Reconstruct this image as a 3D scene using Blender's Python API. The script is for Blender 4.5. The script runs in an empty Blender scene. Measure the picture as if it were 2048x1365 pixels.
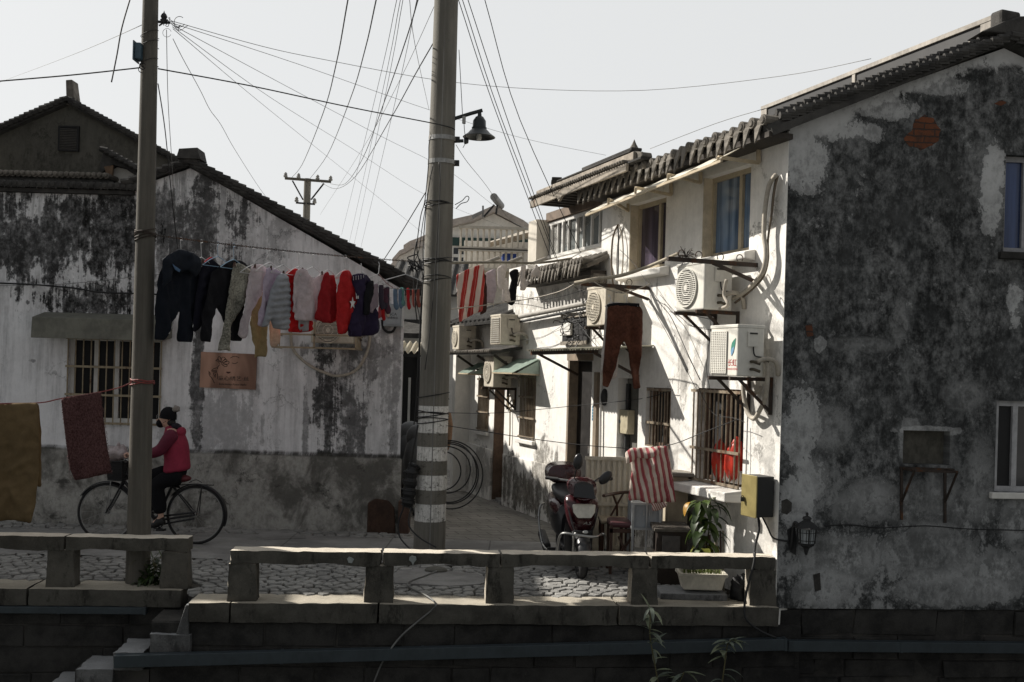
import bpy, math, random
from mathutils import Vector as V, Matrix, noise as mnoise
from mathutils.geometry import tessellate_polygon, delaunay_2d_cdt
R = random.Random(11)
PI = math.pi
SC = bpy.context.scene
COL = SC.collection
# ---------------------------------------------------------------- camera model (world: +Y into the picture, +Z up, metres)
F = 2048.0; ROLL = .028; HV = -60.0; H = 2.1
cr, sr = math.cos(ROLL), math.sin(ROLL)
CAM = V((0, 0, H))
def ray(x, y):
    u = x-1024.0; v = 682.5-y
    return V(((u*cr-v*sr)/F, 1.0, (u*sr+v*cr-HV)/F))
def at(x, y, Y): return CAM+ray(x, y)*Y
def gz(x, y, z=0.0):
    r = ray(x, y); return CAM+r*((z-H)/r.z)
class Plane:
    def __init__(s, o, u, n): s.o = V((o[0], o[1], 0)); s.u = V((u[0], u[1], 0)).normalized(); s.n = V((n[0], n[1], 0)).normalized()
    def p(s, u, n, z): q = s.o+s.u*u+s.n*n; return V((q.x, q.y, z))
    def hit(s, x, y, n=0.0):
        r = ray(x, y); o = s.o+s.n*n
        t = (o-CAM).dot(s.n)/r.dot(s.n)
        q = CAM+r*t
        return (q-s.o).dot(s.u), q.z
    def w(s, x, y, n=0.0): u, z = s.hit(x, y, n); return s.p(u, n, z)
    def rect(s, x0, y0, x1, y1, n=0.0):
        xm, ym = (x0+x1)/2, (y0+y1)/2
        return s.hit(x0, ym, n)[0], s.hit(xm, y1, n)[1], s.hit(x1, ym, n)[0], s.hit(xm, y0, n)[1]
LW = Plane((0, 13.05), (1, 0), (0, -1))                 # front wall of the left house
FC = Plane((2.5, 9.45), (.3552, -.9348), (-.9348, -.3552))   # alley facade on the right
GB = Plane((2.5, 9.45), (.996, .0896), (.0896, -.996))  # dark gable wall over the canal
BACK = V((-.3552, .9348, 0))                            # direction of the alley
# ---------------------------------------------------------------- node material helper
class S:
    def __init__(s, g, o): s.g = g; s.o = o
    def _b(s, op, a, b): return s.g.m(op, a, b)
    def __add__(s, b): return s._b('ADD', s, b)
    __radd__ = __add__
    def __mul__(s, b): return s._b('MULTIPLY', s, b)
    __rmul__ = __mul__
    def __sub__(s, b): return s._b('SUBTRACT', s, b)
    def __rsub__(s, b): return s._b('SUBTRACT', b, s)
    def __truediv__(s, b): return s._b('DIVIDE', s, b)
    def mx(s, b): return s._b('MAXIMUM', s, b)
    def mn(s, b): return s._b('MINIMUM', s, b)
    def pw(s, b): return s._b('POWER', s, b)
    def ss(s, a, b): return s.g.ss(s, a, b)
class G:
    def __init__(s, name, rough=.85, spec=.3, metal=0.0):
        s.mat = bpy.data.materials.new(name); s.mat.use_nodes = True
        s.nt = s.mat.node_tree; s.b = s.nt.nodes['Principled BSDF']
        s.b.inputs['Roughness'].default_value = rough
        s.b.inputs['Specular IOR Level'].default_value = spec
        s.b.inputs['Metallic'].default_value = metal
        s.x = s.y = s.z = None
    def n(s, t): return s.nt.nodes.new(t)
    def put(s, sock, v):
        if isinstance(v, S): s.nt.links.new(v.o, sock)
        elif isinstance(v, (tuple, list)): sock.default_value = tuple(v)+((1,) if len(v) == 3 and sock.type == 'RGBA' else ())
        else: sock.default_value = v
    def m(s, op, a, b=0.0, c=None, clamp=False):
        k = s.n('ShaderNodeMath'); k.operation = op; k.use_clamp = clamp
        s.put(k.inputs[0], a); s.put(k.inputs[1], b)
        if c is not None: s.put(k.inputs[2], c)
        return S(s, k.outputs[0])
    def ss(s, v, a, b):
        k = s.n('ShaderNodeMapRange'); k.interpolation_type = 'SMOOTHSTEP'
        flip = a > b
        s.put(k.inputs[0], v); k.inputs[1].default_value = min(a, b); k.inputs[2].default_value = max(a, b)
        k.inputs[3].default_value = 1.0 if flip else 0.0; k.inputs[4].default_value = 0.0 if flip else 1.0
        return S(s, k.outputs[0])
    def pos(s):
        if s.x is None:
            gn = s.n('ShaderNodeNewGeometry'); sp = s.n('ShaderNodeSeparateXYZ')
            s.nt.links.new(gn.outputs['Position'], sp.inputs[0])
            s.x, s.y, s.z = (S(s, sp.outputs[i]) for i in range(3))
        return s.x, s.y, s.z
    def vec(s, a, b, c):
        k = s.n('ShaderNodeCombineXYZ')
        for i, v in enumerate((a, b, c)): s.put(k.inputs[i], v)
        return S(s, k.outputs[0])
    def noise(s, v, scale=1.0, det=6, rough=.6, dist=0.0):
        k = s.n('ShaderNodeTexNoise'); s.put(k.inputs['Vector'], v)
        k.inputs['Scale'].default_value = scale; k.inputs['Detail'].default_value = det
        k.inputs['Roughness'].default_value = rough; k.inputs['Distortion'].default_value = dist
        return S(s, k.outputs[0])
    def noise3(s, sx, sy, sz, det=6, rough=.6, dist=0.0, off=0.0):
        x, y, z = s.pos()
        return s.noise(s.vec(x*sx+off, y*sy+off*.7, z*sz), 1.0, det, rough, dist)
    def vor(s, v, scale=1.0, feat='F1', out=0, rnd=1.0):
        k = s.n('ShaderNodeTexVoronoi'); k.feature = feat; s.put(k.inputs['Vector'], v); k.inputs['Scale'].default_value = scale
        k.inputs['Randomness'].default_value = rnd
        return S(s, k.outputs[out])
    def mix(s, f, a, b, mode='MIX'):
        k = s.n('ShaderNodeMix'); k.data_type = 'RGBA'; k.blend_type = mode; k.clamp_factor = True
        s.put(k.inputs[0], f); s.put(k.inputs[6], a); s.put(k.inputs[7], b)
        return S(s, k.outputs[2])
    def col(s, c): s.put(s.b.inputs['Base Color'], c)
    def bump(s, h, dist=.01, strength=.6):
        k = s.n('ShaderNodeBump'); k.inputs['Strength'].default_value = strength; k.inputs['Distance'].default_value = dist
        s.put(k.inputs['Height'], h); s.nt.links.new(k.outputs[0], s.b.inputs['Normal'])
_mc = {}
def M(name, c, rough=.7, metal=0.0, var=.18, sc=9.0, spec=.4, rust=0.0, alpha=None, trans=0.0, bump=0.0):
    """a simple worn material: base colour broken by noise, grime and optional rust"""
    if name in _mc: return _mc[name]
    g = G(name, rough, spec, metal)
    n1 = g.noise3(sc, sc, sc, 5, .65); n2 = g.noise3(sc*5, sc*5, sc*2.5, 4, .7, off=3.3)
    f = (n1*.65+n2*.35).ss(.32, .68)
    dk = tuple(max(0, v*(1-var*1.4)) for v in c); lt = tuple(min(1, v*(1+var*.55)) for v in c)
    cc = g.mix(f, dk, lt)
    if rust:
        r = g.noise3(sc*.9, sc*.9, sc*.35, 7, .75, off=8.1).ss(.62-rust*.3, .72-rust*.25)
        cc = g.mix(r*.9, cc, (.13, .06, .03))
        g.put(g.b.inputs['Roughness'], r*.3+rough)
    else:
        g.put(g.b.inputs['Roughness'], n1*.25+(rough-.12))
    g.col(cc)
    if bump: g.bump(n2+n1, bump, .7)
    if trans:
        # thin cloth or sheet that lets light through
        t = g.n('ShaderNodeBsdfTranslucent'); g.put(t.inputs[0], cc)
        mx = g.n('ShaderNodeMixShader'); mx.inputs[0].default_value = trans
        out = g.nt.nodes['Material Output']
        g.nt.links.new(g.b.outputs[0], mx.inputs[1]); g.nt.links.new(t.outputs[0], mx.inputs[2]); g.nt.links.new(mx.outputs[0], out.inputs[0])
    if alpha is not None: g.b.inputs['Alpha'].default_value = alpha
    _mc[name] = g.mat
    return g.mat
# ---------------------------------------------------------------- mesh helpers
WL = {}
class MB:
    def __init__(s): s.v = []; s.f = []
    def add(s, vs, fs):
        o = len(s.v); s.v += [V(p) for p in vs]; s.f += [tuple(i+o for i in f) for f in fs]; return s
    def hexa(s, b, t):   # bottom 4, top 4 (same winding)
        return s.add(list(b)+list(t), [(3, 2, 1, 0), (4, 5, 6, 7), (0, 1, 5, 4), (1, 2, 6, 5), (2, 3, 7, 6), (3, 0, 4, 7)])
    def box(s, x0, x1, y0, y1, z0, z1):
        return s.hexa([(x0, y0, z0), (x1, y0, z0), (x1, y1, z0), (x0, y1, z0)], [(x0, y0, z1), (x1, y0, z1), (x1, y1, z1), (x0, y1, z1)])
    def pbox(s, pl, u0, u1, n0, n1, z0, z1):
        q = lambda u, n, z: pl.p(u, n, z)
        return s.hexa([q(u0, n1, z0), q(u1, n1, z0), q(u1, n0, z0), q(u0, n0, z0)], [q(u0, n1, z1), q(u1, n1, z1), q(u1, n0, z1), q(u0, n0, z1)])
    def rough(s, pl, u0, u1, n0, n1, z0, z1, amp=.006, step=.05, under=0.0, taper=0.0):
        """hewn stone: a block whose faces waver; under lets the lower face dip between its ends"""
        def ax(a, b): k = max(2, int(round((b-a)/step))); return [a+(b-a)*i/k for i in range(k+1)]
        us, ns, zs = ax(u0, u1), ax(n0, n1), ax(z0, z1); ids = {}; vs = []; fs = []
        def vid(i, j, k):
            if (i, j, k) not in ids:
                u, n, z = us[i], ns[j], zs[k]
                eu = (i in (0, len(us)-1)); en = (j in (0, len(ns)-1)); ez = (k in (0, len(zs)-1)); e = eu+en+ez
                p = pl.p(u, n, z); q = p*7.0
                d = V((mnoise.noise(q), mnoise.noise(q+V((31, 7, 2))), mnoise.noise(q+V((5, 47, 9)))))*amp+V((mnoise.noise(q*4), mnoise.noise(q*4+V((3, 1, 8))), mnoise.noise(q*4+V((8, 4, 2)))))*amp*.45
                if e >= 2:
                    c = pl.p((u0+u1)/2, (n0+n1)/2, (z0+z1)/2); w = (c-p); w.normalize(); chip = max(0, mnoise.noise(q*1.7+V((9, 9, 9)))-.15)*amp*3
                    d += w*(amp*.9+chip)
                if k == 0 and under: f = (u-u0)/(u1-u0); d.z += under*(mnoise.noise(V((u*2.3, 3.1, z)))+.35*mnoise.noise(V((u*9, 1.1, z))))*min(1, f*6, (1-f)*6)
                if taper: p = p+pl.u*((u-(u0+u1)/2)*taper*((z1-z)/(z1-z0)))
                ids[(i, j, k)] = len(vs); vs.append(p+d)
            return ids[(i, j, k)]
        A, B, C = len(us)-1, len(ns)-1, len(zs)-1
        for i in range(A):
            for j in range(B):
                for k in (0, C): fs.append((vid(i, j, k), vid(i+1, j, k), vid(i+1, j+1, k), vid(i, j+1, k)))
        for i in range(A):
            for k in range(C):
                for j in (0, B): fs.append((vid(i, j, k), vid(i+1, j, k), vid(i+1, j, k+1), vid(i, j, k+1)))
        for j in range(B):
            for k in range(C):
                for i in (0, A): fs.append((vid(i, j, k), vid(i, j+1, k), vid(i, j+1, k+1), vid(i, j, k+1)))
        return s.add(vs, fs)
    def obox(s, c, ax, ay, az, hx, hy, hz):
        c = V(c); ax, ay, az = V(ax).normalized()*hx, V(ay).normalized()*hy, V(az).normalized()*hz
        return s.hexa([c-ax-ay-az, c+ax-ay-az, c+ax+ay-az, c-ax+ay-az], [c-ax-ay+az, c+ax-ay+az, c+ax+ay+az, c-ax+ay+az])
    def bar(s, a, b, w, h=None, up=(0, 0, 1)):
        a, b = V(a), V(b); d = (b-a); L = d.length
        if L < 1e-6: return s
        d /= L; up = V(up)
        if abs(d.dot(up)) > .98: up = V((0, 1, 0)) if abs(d.y) < .9 else V((1, 0, 0))
        r = d.cross(up).normalized(); u = r.cross(d)
        return s.obox((a+b)/2, d, r, u, L/2, w/2, (h or w)/2)
    def tube(s, pts, r, seg=8, caps=True):
        pts = [V(p) for p in pts]; n = len(pts); rs = r if isinstance(r, (list, tuple)) else [r]*n
        ring = []; up = None
        for i, p in enumerate(pts):
            d = (pts[min(i+1, n-1)]-pts[max(i-1, 0)]);
            d = d.normalized() if d.length > 1e-9 else V((0, 0, 1))
            if up is None:
                up = V((0, 0, 1)) if abs(d.z) < .9 else V((1, 0, 0))
            sd = d.cross(up)
            if sd.length < 1e-4: sd = d.cross(V((.3, .9, .2)))
            sd.normalize(); up = sd.cross(d).normalized()
            ring.append([p+(sd*math.cos(2*PI*k/seg)+up*math.sin(2*PI*k/seg))*rs[i] for k in range(seg)])
        vs = [q for rg in ring for q in rg]; fs = []
        for i in range(n-1):
            for k in range(seg):
                a = i*seg+k; b = i*seg+(k+1) % seg
                fs.append((a, b, b+seg, a+seg))
        if caps: fs += [tuple(range(seg))[::-1], tuple((n-1)*seg+k for k in range(seg))]
        return s.add(vs, fs)
    def lathe(s, c, prof, seg=16, axis=(0, 0, 1)):
        c = V(c); ax = V(axis).normalized(); e = V((1, 0, 0)) if abs(ax.x) < .9 else V((0, 1, 0))
        a = ax.cross(e).normalized(); b = ax.cross(a); vs = []; fs = []
        for (r, h) in prof:
            vs += [c+ax*h+(a*math.cos(2*PI*k/seg)+b*math.sin(2*PI*k/seg))*r for k in range(seg)]
        for i in range(len(prof)-1):
            for k in range(seg):
                p = i*seg+k; q = i*seg+(k+1) % seg
                fs.append((p, q, q+seg, p+seg))
        return s.add(vs, fs)
    def ell(s, c, rx, ry, rz, seg=14, rings=9, rot=None):
        c = V(c); vs = []; fs = []
        for i in range(rings+1):
            th = PI*i/rings
            for k in range(seg):
                p = V((rx*math.sin(th)*math.cos(2*PI*k/seg), ry*math.sin(th)*math.sin(2*PI*k/seg), rz*math.cos(th)))
                if rot is not None: p = rot @ p
                vs.append(c+p)
        for i in range(rings):
            for k in range(seg):
                a = i*seg+k; b = i*seg+(k+1) % seg
                fs.append((a, a+seg, b+seg, b))
        return s.add(vs, fs)
    def torus(s, c, ax, Rr, r, seg=40, sg=8, a0=0, a1=2*PI):
        c = V(c); ax = V(ax).normalized(); e = V((0, 0, 1)) if abs(ax.z) < .9 else V((1, 0, 0))
        a = ax.cross(e).normalized(); b = ax.cross(a); full = abs(a1-a0-2*PI) < 1e-6
        n = seg if full else seg+1; vs = []; fs = []
        for i in range(n):
            t = a0+(a1-a0)*i/seg; d = a*math.cos(t)+b*math.sin(t)
            vs += [c+d*(Rr+r*math.cos(2*PI*k/sg))+ax*(r*math.sin(2*PI*k/sg)) for k in range(sg)]
        for i in range(seg):
            j = (i+1) % n
            for k in range(sg):
                l = (k+1) % sg; fs.append((i*sg+k, j*sg+k, j*sg+l, i*sg+l))
        return s.add(vs, fs)
    def prism(s, poly, d):      # planar polygon (3D points) pushed along d
        poly = [V(p) for p in poly]; n = len(poly); d = V(d)
        tri = tessellate_polygon([poly])
        fs = [tuple(t) for t in tri]+[tuple(i+n for i in t)[::-1] for t in tri]
        fs += [(i, (i+1) % n, (i+1) % n+n, i+n) for i in range(n)]
        return s.add(poly+[p+d for p in poly], fs)
    def wall(s, pl, outline, holes, ext, reveal=.14, n0=0.0):
        """wall face in plane pl (u,z) with rectangular holes (u0,z0,u1,z1), reveals and the body pushed along ext"""
        out = [V((u, z, 0)) for u, z in outline]
        hs = [[V((a, b, 0)), V((a, d, 0)), V((c, d, 0)), V((c, b, 0))] for a, b, c, d in holes]
        allp = out+[p for h in hs for p in h]
        tri = tessellate_polygon([out]+hs)
        s.add([pl.p(p.x, n0, p.y) for p in allp], [tuple(t) for t in tri])
        n = len(out); ext = V(ext)
        fr = [pl.p(u, n0, z) for u, z in outline]
        s.add(fr+[p+ext for p in fr], [(i, (i+1) % n, (i+1) % n+n, i+n) for i in range(n)])
        t2 = tessellate_polygon([out]); s.add([p+ext for p in fr], [tuple(t) for t in t2])
        for h in hs:
            a = [pl.p(p.x, n0, p.y) for p in h]; b = [pl.p(p.x, n0-reveal, p.y) for p in h]
            s.add(a+b, [(i, (i+1) % 4, (i+1) % 4+4, i+4) for i in range(4)])
        return s
    def mesh(s, name, off):
        me = bpy.data.meshes.new(name); me.from_pydata([p-off for p in s.v], [], s.f); me.update(); return me
    def build(s, name, mat, parent=None, smooth=False, bevel=0.0, label=None, cat=None, group=None, kind=None, recalc=True, subsurf=0):
        if parent is not None: off = WL[parent.name]
        else:
            xs = [p.x for p in s.v]; ys = [p.y for p in s.v]; zs = [p.z for p in s.v]
            off = V(((min(xs)+max(xs))/2, (min(ys)+max(ys))/2, min(zs)))
        me = s.mesh(name, off)
        if recalc:
            import bmesh
            bm = bmesh.new(); bm.from_mesh(me)
            bmesh.ops.remove_doubles(bm, verts=bm.verts, dist=1e-5)
            bmesh.ops.recalc_face_normals(bm, faces=bm.faces); bm.to_mesh(me); bm.free()
        o = bpy.data.objects.new(name, me); COL.objects.link(o)
        me.materials.append(mat)
        if smooth:
            for p in me.polygons: p.use_smooth = True
            if smooth == 2: me.set_sharp_from_angle(angle=math.radians(38))
        if bevel:
            b = o.modifiers.new('bevel', 'BEVEL'); b.width = bevel; b.segments = 2; b.limit_method = 'ANGLE'
        if subsurf:
            b = o.modifiers.new('sub', 'SUBSURF'); b.levels = subsurf; b.render_levels = subsurf
        if parent is not None: o.parent = parent
        else: o.location = off
        WL[o.name] = off
        if label: o['label'] = label
        if cat: o['category'] = cat
        if group: o['group'] = group
        if kind: o['kind'] = kind
        return o
def thing(name, label, cat, loc, group=None):
    o = bpy.data.objects.new(name, None); COL.objects.link(o); o.location = V(loc); o.empty_display_size = .2
    WL[o.name] = V(loc); o['label'] = label; o['category'] = cat
    if group: o['group'] = group
    return o
def struct(mb, name, mat, **k): return mb.build(name, mat, kind='structure', **k)
def text(body, pl, u, z, n, size, mat, parent, sx=1.0, align='CENTER', name='lettering', shear=0.0):
    cu = bpy.data.curves.new('t', 'FONT'); cu.body = body; cu.size = size; cu.align_x = align; cu.shear = shear
    ob = bpy.data.objects.new('t', cu); COL.objects.link(ob)
    bpy.context.view_layer.update()
    me = bpy.data.meshes.new_from_object(ob.evaluated_get(bpy.context.evaluated_depsgraph_get()))
    bpy.data.objects.remove(ob)
    mb = MB(); mb.add([pl.p(u+v.co.x*sx, n, z+v.co.y) for v in me.vertices], [tuple(p.vertices) for p in me.polygons])
    return mb.build(name, mat, parent, recalc=False)
def sag(a, b, k, n=14, jit=0.0):
    a, b = V(a), V(b)
    return [a.lerp(b, i/n)+V((R.uniform(-jit, jit), R.uniform(-jit, jit), -k*4*(i/n)*(1-i/n)+R.uniform(-jit, jit))) for i in range(n+1)]
def smoothpts(pts, sub=4):
    pts = [V(p) for p in pts]; out = []
    for i in range(len(pts)-1):
        p0 = pts[max(i-1, 0)]; p1 = pts[i]; p2 = pts[i+1]; p3 = pts[min(i+2, len(pts)-1)]
        for k in range(sub):
            t = k/sub
            out.append(.5*((2*p1)+(p2-p0)*t+(2*p0-5*p1+4*p2-p3)*t*t+(3*p1-p0-3*p2+p3)*t**3))
    out.append(pts[-1]); return out
# ================================================================ camera, light, sky
cam = bpy.data.objects.new('camera', bpy.data.cameras.new('camera')); COL.objects.link(cam)
cam.data.sensor_width = 36; cam.data.lens = 36; cam.data.clip_end = 3000; cam.data.clip_start = .05
cam.matrix_world = Matrix(((cr, -sr, 0, 0), (0, 0, -1, 0), (sr, cr, 0, H), (0, 0, 0, 1)))
cam.data.shift_y = -HV*cr/F; cam.data.shift_x = -HV*sr/F
SC.camera = cam
AZ, EL = math.radians(25), math.radians(37)
sun_to = V((-math.cos(AZ)*math.cos(EL), math.sin(AZ)*math.cos(EL), math.sin(EL)))
sl = bpy.data.lights.new('sun', 'SUN'); sl.energy = 5.0; sl.angle = math.radians(.5); sl.color = (1, .945, .86)
so = bpy.data.objects.new('sun', sl); COL.objects.link(so); so.rotation_euler = sun_to.to_track_quat('Z', 'Y').to_euler(); so.location = (-20, 20, 30)
w = bpy.data.worlds.new('World'); SC.world = w; w.use_nodes = True
wn = w.node_tree; bg = wn.nodes['Background']
sk = wn.nodes.new('ShaderNodeTexSky'); sk.sky_type = 'NISHITA'; sk.sun_disc = False
sk.sun_elevation = EL; sk.sun_rotation = math.atan2(sun_to.x, sun_to.y)
sk.air_density = 1.0; sk.dust_density = 3.0; sk.ozone_density = 1.0; sk.altitude = 0
hs = wn.nodes.new('ShaderNodeHueSaturation'); hs.inputs['Saturation'].default_value = .25
wn.links.new(sk.outputs[0], hs.inputs['Color'])
tcw = wn.nodes.new('ShaderNodeTexCoord'); sx_ = wn.nodes.new('ShaderNodeSeparateXYZ'); wn.links.new(tcw.outputs['Generated'], sx_.inputs[0])
def wmap(o, a, b, c, d):
    k = wn.nodes.new('ShaderNodeMapRange'); k.interpolation_type = 'SMOOTHSTEP'; wn.links.new(o, k.inputs[0])
    for i, v_ in enumerate((a, b, c, d)): k.inputs[i+1].default_value = v_
    return k.outputs[0]
hz = wn.nodes.new('ShaderNodeMix'); hz.data_type = 'RGBA'   # milky winter haze, brighter ahead of the camera, dimmed behind to deepen shade
hz.inputs[6].default_value = (2.0, 2.06, 2.1, 1); hz.inputs[7].default_value = (5.35, 5.42, 5.42, 1)
wn.links.new(wmap(sx_.outputs[1], -.35, .5, 0, 1), hz.inputs[0])
ad = wn.nodes.new('ShaderNodeMix'); ad.data_type = 'RGBA'; ad.inputs[0].default_value = .14
wn.links.new(hz.outputs[2], ad.inputs[6]); wn.links.new(hs.outputs[0], ad.inputs[7]); wn.links.new(ad.outputs[2], bg.inputs[0])
bg.inputs[1].default_value = .1
SC.view_settings.view_transform = 'Standard'; SC.view_settings.look = 'None'
SC.view_settings.exposure = .6; SC.view_settings.gamma = 1.0
# ================================================================ surface materials
def plaster(name, pl, base, dark, blobs, lights=(), streak=.35, cover=.0, tone=None, dado=None, fine=1.0, drip=None, cloud=None, verge=False):
    g = G(name, .95, .12)
    x, y, z = g.pos()
    U = (x-pl.o.x)*pl.u.x+(y-pl.o.y)*pl.u.y
    big = g.noise(g.vec(U*1.1, z*.9, 3.1), 1, 5, .6)
    n1 = g.noise(g.vec(U*3.2, z*2.4, .5), 1, 8, .68, .4)
    n2 = g.noise(g.vec(U*15*fine, z*10*fine, 1.5), 1, 7, .75)
    st = g.noise(g.vec(U*9.0, z*.55, 2.5), 1, 6, .7, .2)
    wob = (n1-.5)*4.2+(n2-.5)*3.0+(st-.5)*5.5+(big-.5)*2.5
    D = (st*.75+big*.45+n1*.25).ss(.66, .9)*streak
    def mask(b, hi=1.35, lo=.5):
        cx, cy, rx, ry, s_ = b
        cu, cz = pl.hit(cx, cy); ru = max(.02, abs(pl.hit(cx+rx, cy)[0]-pl.hit(cx-rx, cy)[0])/2); rz = max(.02, abs(pl.hit(cx, cy-ry)[1]-cz))
        a = (U-cu)*(1/ru); b_ = (z-cz)*(1/rz)
        return (a*a+b_*b_+wob).ss(hi, lo)*s_
    for b in blobs: D = D.mx(mask(b))
    if drip: D = D.mx((st*.8+n1*.3).ss(.54, .66)*z.ss(drip[0], drip[1])*drip[2])
    if cover: D = D.mx((n1*.5+big*.4+st*.2).ss(.36, .54)*cover*.11+cover*.89)
    if cloud: D = D*(1-(n1*.5+big*.25+n2*.4).ss(.575, .635)*z.ss(cloud[0], cloud[1])*cloud[2])
    lk = (n1*.45+n2*.65).ss(.42, .6); wob0 = wob; wob = (n1-.5)*5.5+(n2-.5)*4.5+(big-.5)*3.0
    for b in lights: D = D*(1-mask(b, 1.12, .78)*(lk*.45+.55))
    if verge:     # a paler strip follows the sloping eave of the gable
        vl = z-U*.41-4.46; D = D*(1-(vl+(n1-.5)*.55+(n2-.5)*.25).ss(-.19, -.13)*(lk*.3+.6))
        dr_ = (U*-.41+4.95-z)  # right half
        D = D*(1-(z+U*.41-6.16+(n1-.5)*.5).ss(-.19, -.13)*.8)
    grit = (n2*.55+n1*.45)
    D = D*(grit.ss(.72, .42)*.45+.55)
    flake = (g.noise(g.vec(U*6, z*5, 7.7), 1, 9, .8)).ss(.58, .70)
    D = D*(1-flake*.65)
    bcol = g.mix(grit.ss(.3, .7), tuple(c*.80 for c in base), base)
    if tone: bcol = g.mix(big.ss(.4, .62)*.7, bcol, tone)
    c = g.mix(D, bcol, g.mix((n2*.6+st*.4).ss(.34, .66), tuple(v*.4 for v in dark), tuple(min(1, v*2.3) for v in dark)))
    if dado:
        zt, dc, dl = dado
        k = (z+(n1-.5)*.12+(n2-.5)*.05).ss(zt+.02, zt-.02)
        dd = g.mix((n1*.6+big*.4).ss(.41, .55), dc, dl)
        dd = g.mix(g.noise(g.vec(U*2, z*2.6, 9.0), 1, 8, .7).ss(.56, .66)*.9, dd, tuple(v*.35 for v in dc))
        dd = g.mix(n2.ss(.35, .7)*.5, dd, tuple(v*.6 for v in dc))
        dd = g.mix(flake*.75*big.ss(.42, .6), dd, tuple(min(1, v*1.25) for v in dl)); c = g.mix(k, c, dd); lip_shade = (z+(n1-.5)*.06).ss(zt-.035, zt-.005)*(z+(n1-.5)*.06).ss(zt+.05, zt+.01); c = g.mix(lip_shade*(st.ss(.4, .55)*.5+.4), c, tuple(v*.3 for v in dc))  # lip line: ledge shade painted dark along the dado top
    # hairline cracks
    ck = g.vor(g.vec(U*1.3+(n1-.5)*1.2, z*1.1+(n2-.5)*.5, 0), 1, 'DISTANCE_TO_EDGE').ss(.012, .0)*(big.ss(.5, .6))
    c = g.mix(ck*.7, c, tuple(v*.4 for v in dark))
    g.col(c); g.bump(n1*.5+n2*.5-D*.25+flake*.2, .02, .55)
    return g.mat
left_blobs = [(60, 480, 190, 100, .97), (230, 480, 70, 115, 1), (185, 600, 115, 46, 1), (400, 455, 110, 100, .92), (335, 430, 50, 75, .85), (450, 560, 60, 60, .6), (330, 560, 50, 90, .75),
  (470, 500, 60, 60, .5), (560, 470, 26, 60, .45), (393, 810, 13, 130, .9), (505, 790, 12, 60, .5), (450, 850, 70, 70, .45), (652, 790, 36, 110, .95), (704, 830, 34, 130, .85), (690, 750, 60, 50, .7),
  (735, 760, 16, 110, .7), (612, 830, 7, 110, .65), (770, 760, 14, 120, .55), (470, 938, 130, 12, .95), (230, 938, 200, 8, .5), (725, 930, 26, 50, .85), (790, 800, 9, 220, .6),
  (690, 700, 110, 16, .75), (110, 745, 7, 5, .5), (65, 722, 8, 4, .6), (55, 605, 5, 5, .8), (690, 590, 60, 26, .35), (345, 880, 25, 60, .35)]
left_lights = [(500, 640, 40, 60, .4)]
m_left = plaster('stained plaster', LW, (.84, .84, .855), (.022, .022, .022), left_blobs, left_lights, streak=.42, drip=(2.6, 4.5, .7), dado=(.965, (.15, .145, .132), (.44, .43, .40)))
gb_lights = [(1660, 860, 40, 50, .45), (1600, 1010, 36, 60, .75), (1720, 1010, 60, 40, .45), (1900, 1180, 120, 30, .6), (1650, 1180, 60, 40, .6), (1985, 380, 24, 90, .8), (2030, 1040, 30, 60, .5), (1890, 950, 30, 60, .35), (1610, 315, 45, 62, .85), (1598, 260, 30, 40, .7), (1680, 262, 75, 22, .8), (1780, 218, 60, 22, .75), (1650, 240, 60, 20, .8), (1880, 172, 70, 20, .6), (1975, 118, 60, 22, .6), (1985, 330, 22, 60, .75),
  (1600, 850, 38, 85, .72), (1625, 960, 40, 50, .6), (1680, 1120, 90, 55, .55), (1850, 1110, 110, 50, .5), (1990, 1150, 70, 50, .55), (1820, 880, 22, 40, .6), (1800, 640, 20, 60, .3),
  (1740, 980, 50, 26, .4), (1930, 790, 40, 30, .3), (2030, 600, 16, 50, .8), (1960, 950, 30, 70, .35), (1860, 862, 60, 8, .8), (1850, 1010, 160, 40, .3), (1640, 690, 12, 16, .6), (1730, 690, 70, 16, .3)]
gb_lights = [(x, y, rx, ry, s_*(.68 if y > 650 and x > 1640 else 1)) for x, y, rx, ry, s_ in gb_lights]
m_gable = plaster('blackened plaster', GB, (.54, .545, .545), (.022, .0235, .024), [], gb_lights, streak=.2, cover=.98, cloud=(1.7, .4, .34), verge=True)
fc_blobs = [(1372, 620, 10, 40, .4), (1365, 760, 12, 110, .55), (1392, 800, 8, 120, .45), (1345, 850, 30, 90, .25), (1535, 880, 16, 140, .4), (1510, 820, 10, 80, .4), (1545, 620, 18, 100, .3), (1450, 1030, 60, 26, .3),
  (1330, 1060, 60, 90, .75), (1050, 985, 60, 40, .93), (1090, 960, 22, 70, .8), (1020, 965, 18, 50, .8), (965, 945, 40, 40, .6), (1180, 640, 40, 20, .3), (1320, 950, 60, 40, .35), (1120, 600, 120, 22, .5), (1000, 640, 60, 18, .4),
  (1375, 545, 8, 10, .4), (1560, 420, 10, 40, .2), (1480, 980, 30, 14, .4), (1410, 720, 6, 60, .3), (1530, 1080, 20, 60, .4)]
m_facade = plaster('sunlit whitewash', FC, (.84, .82, .78), (.10, .09, .075), fc_blobs, streak=.14)
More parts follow.
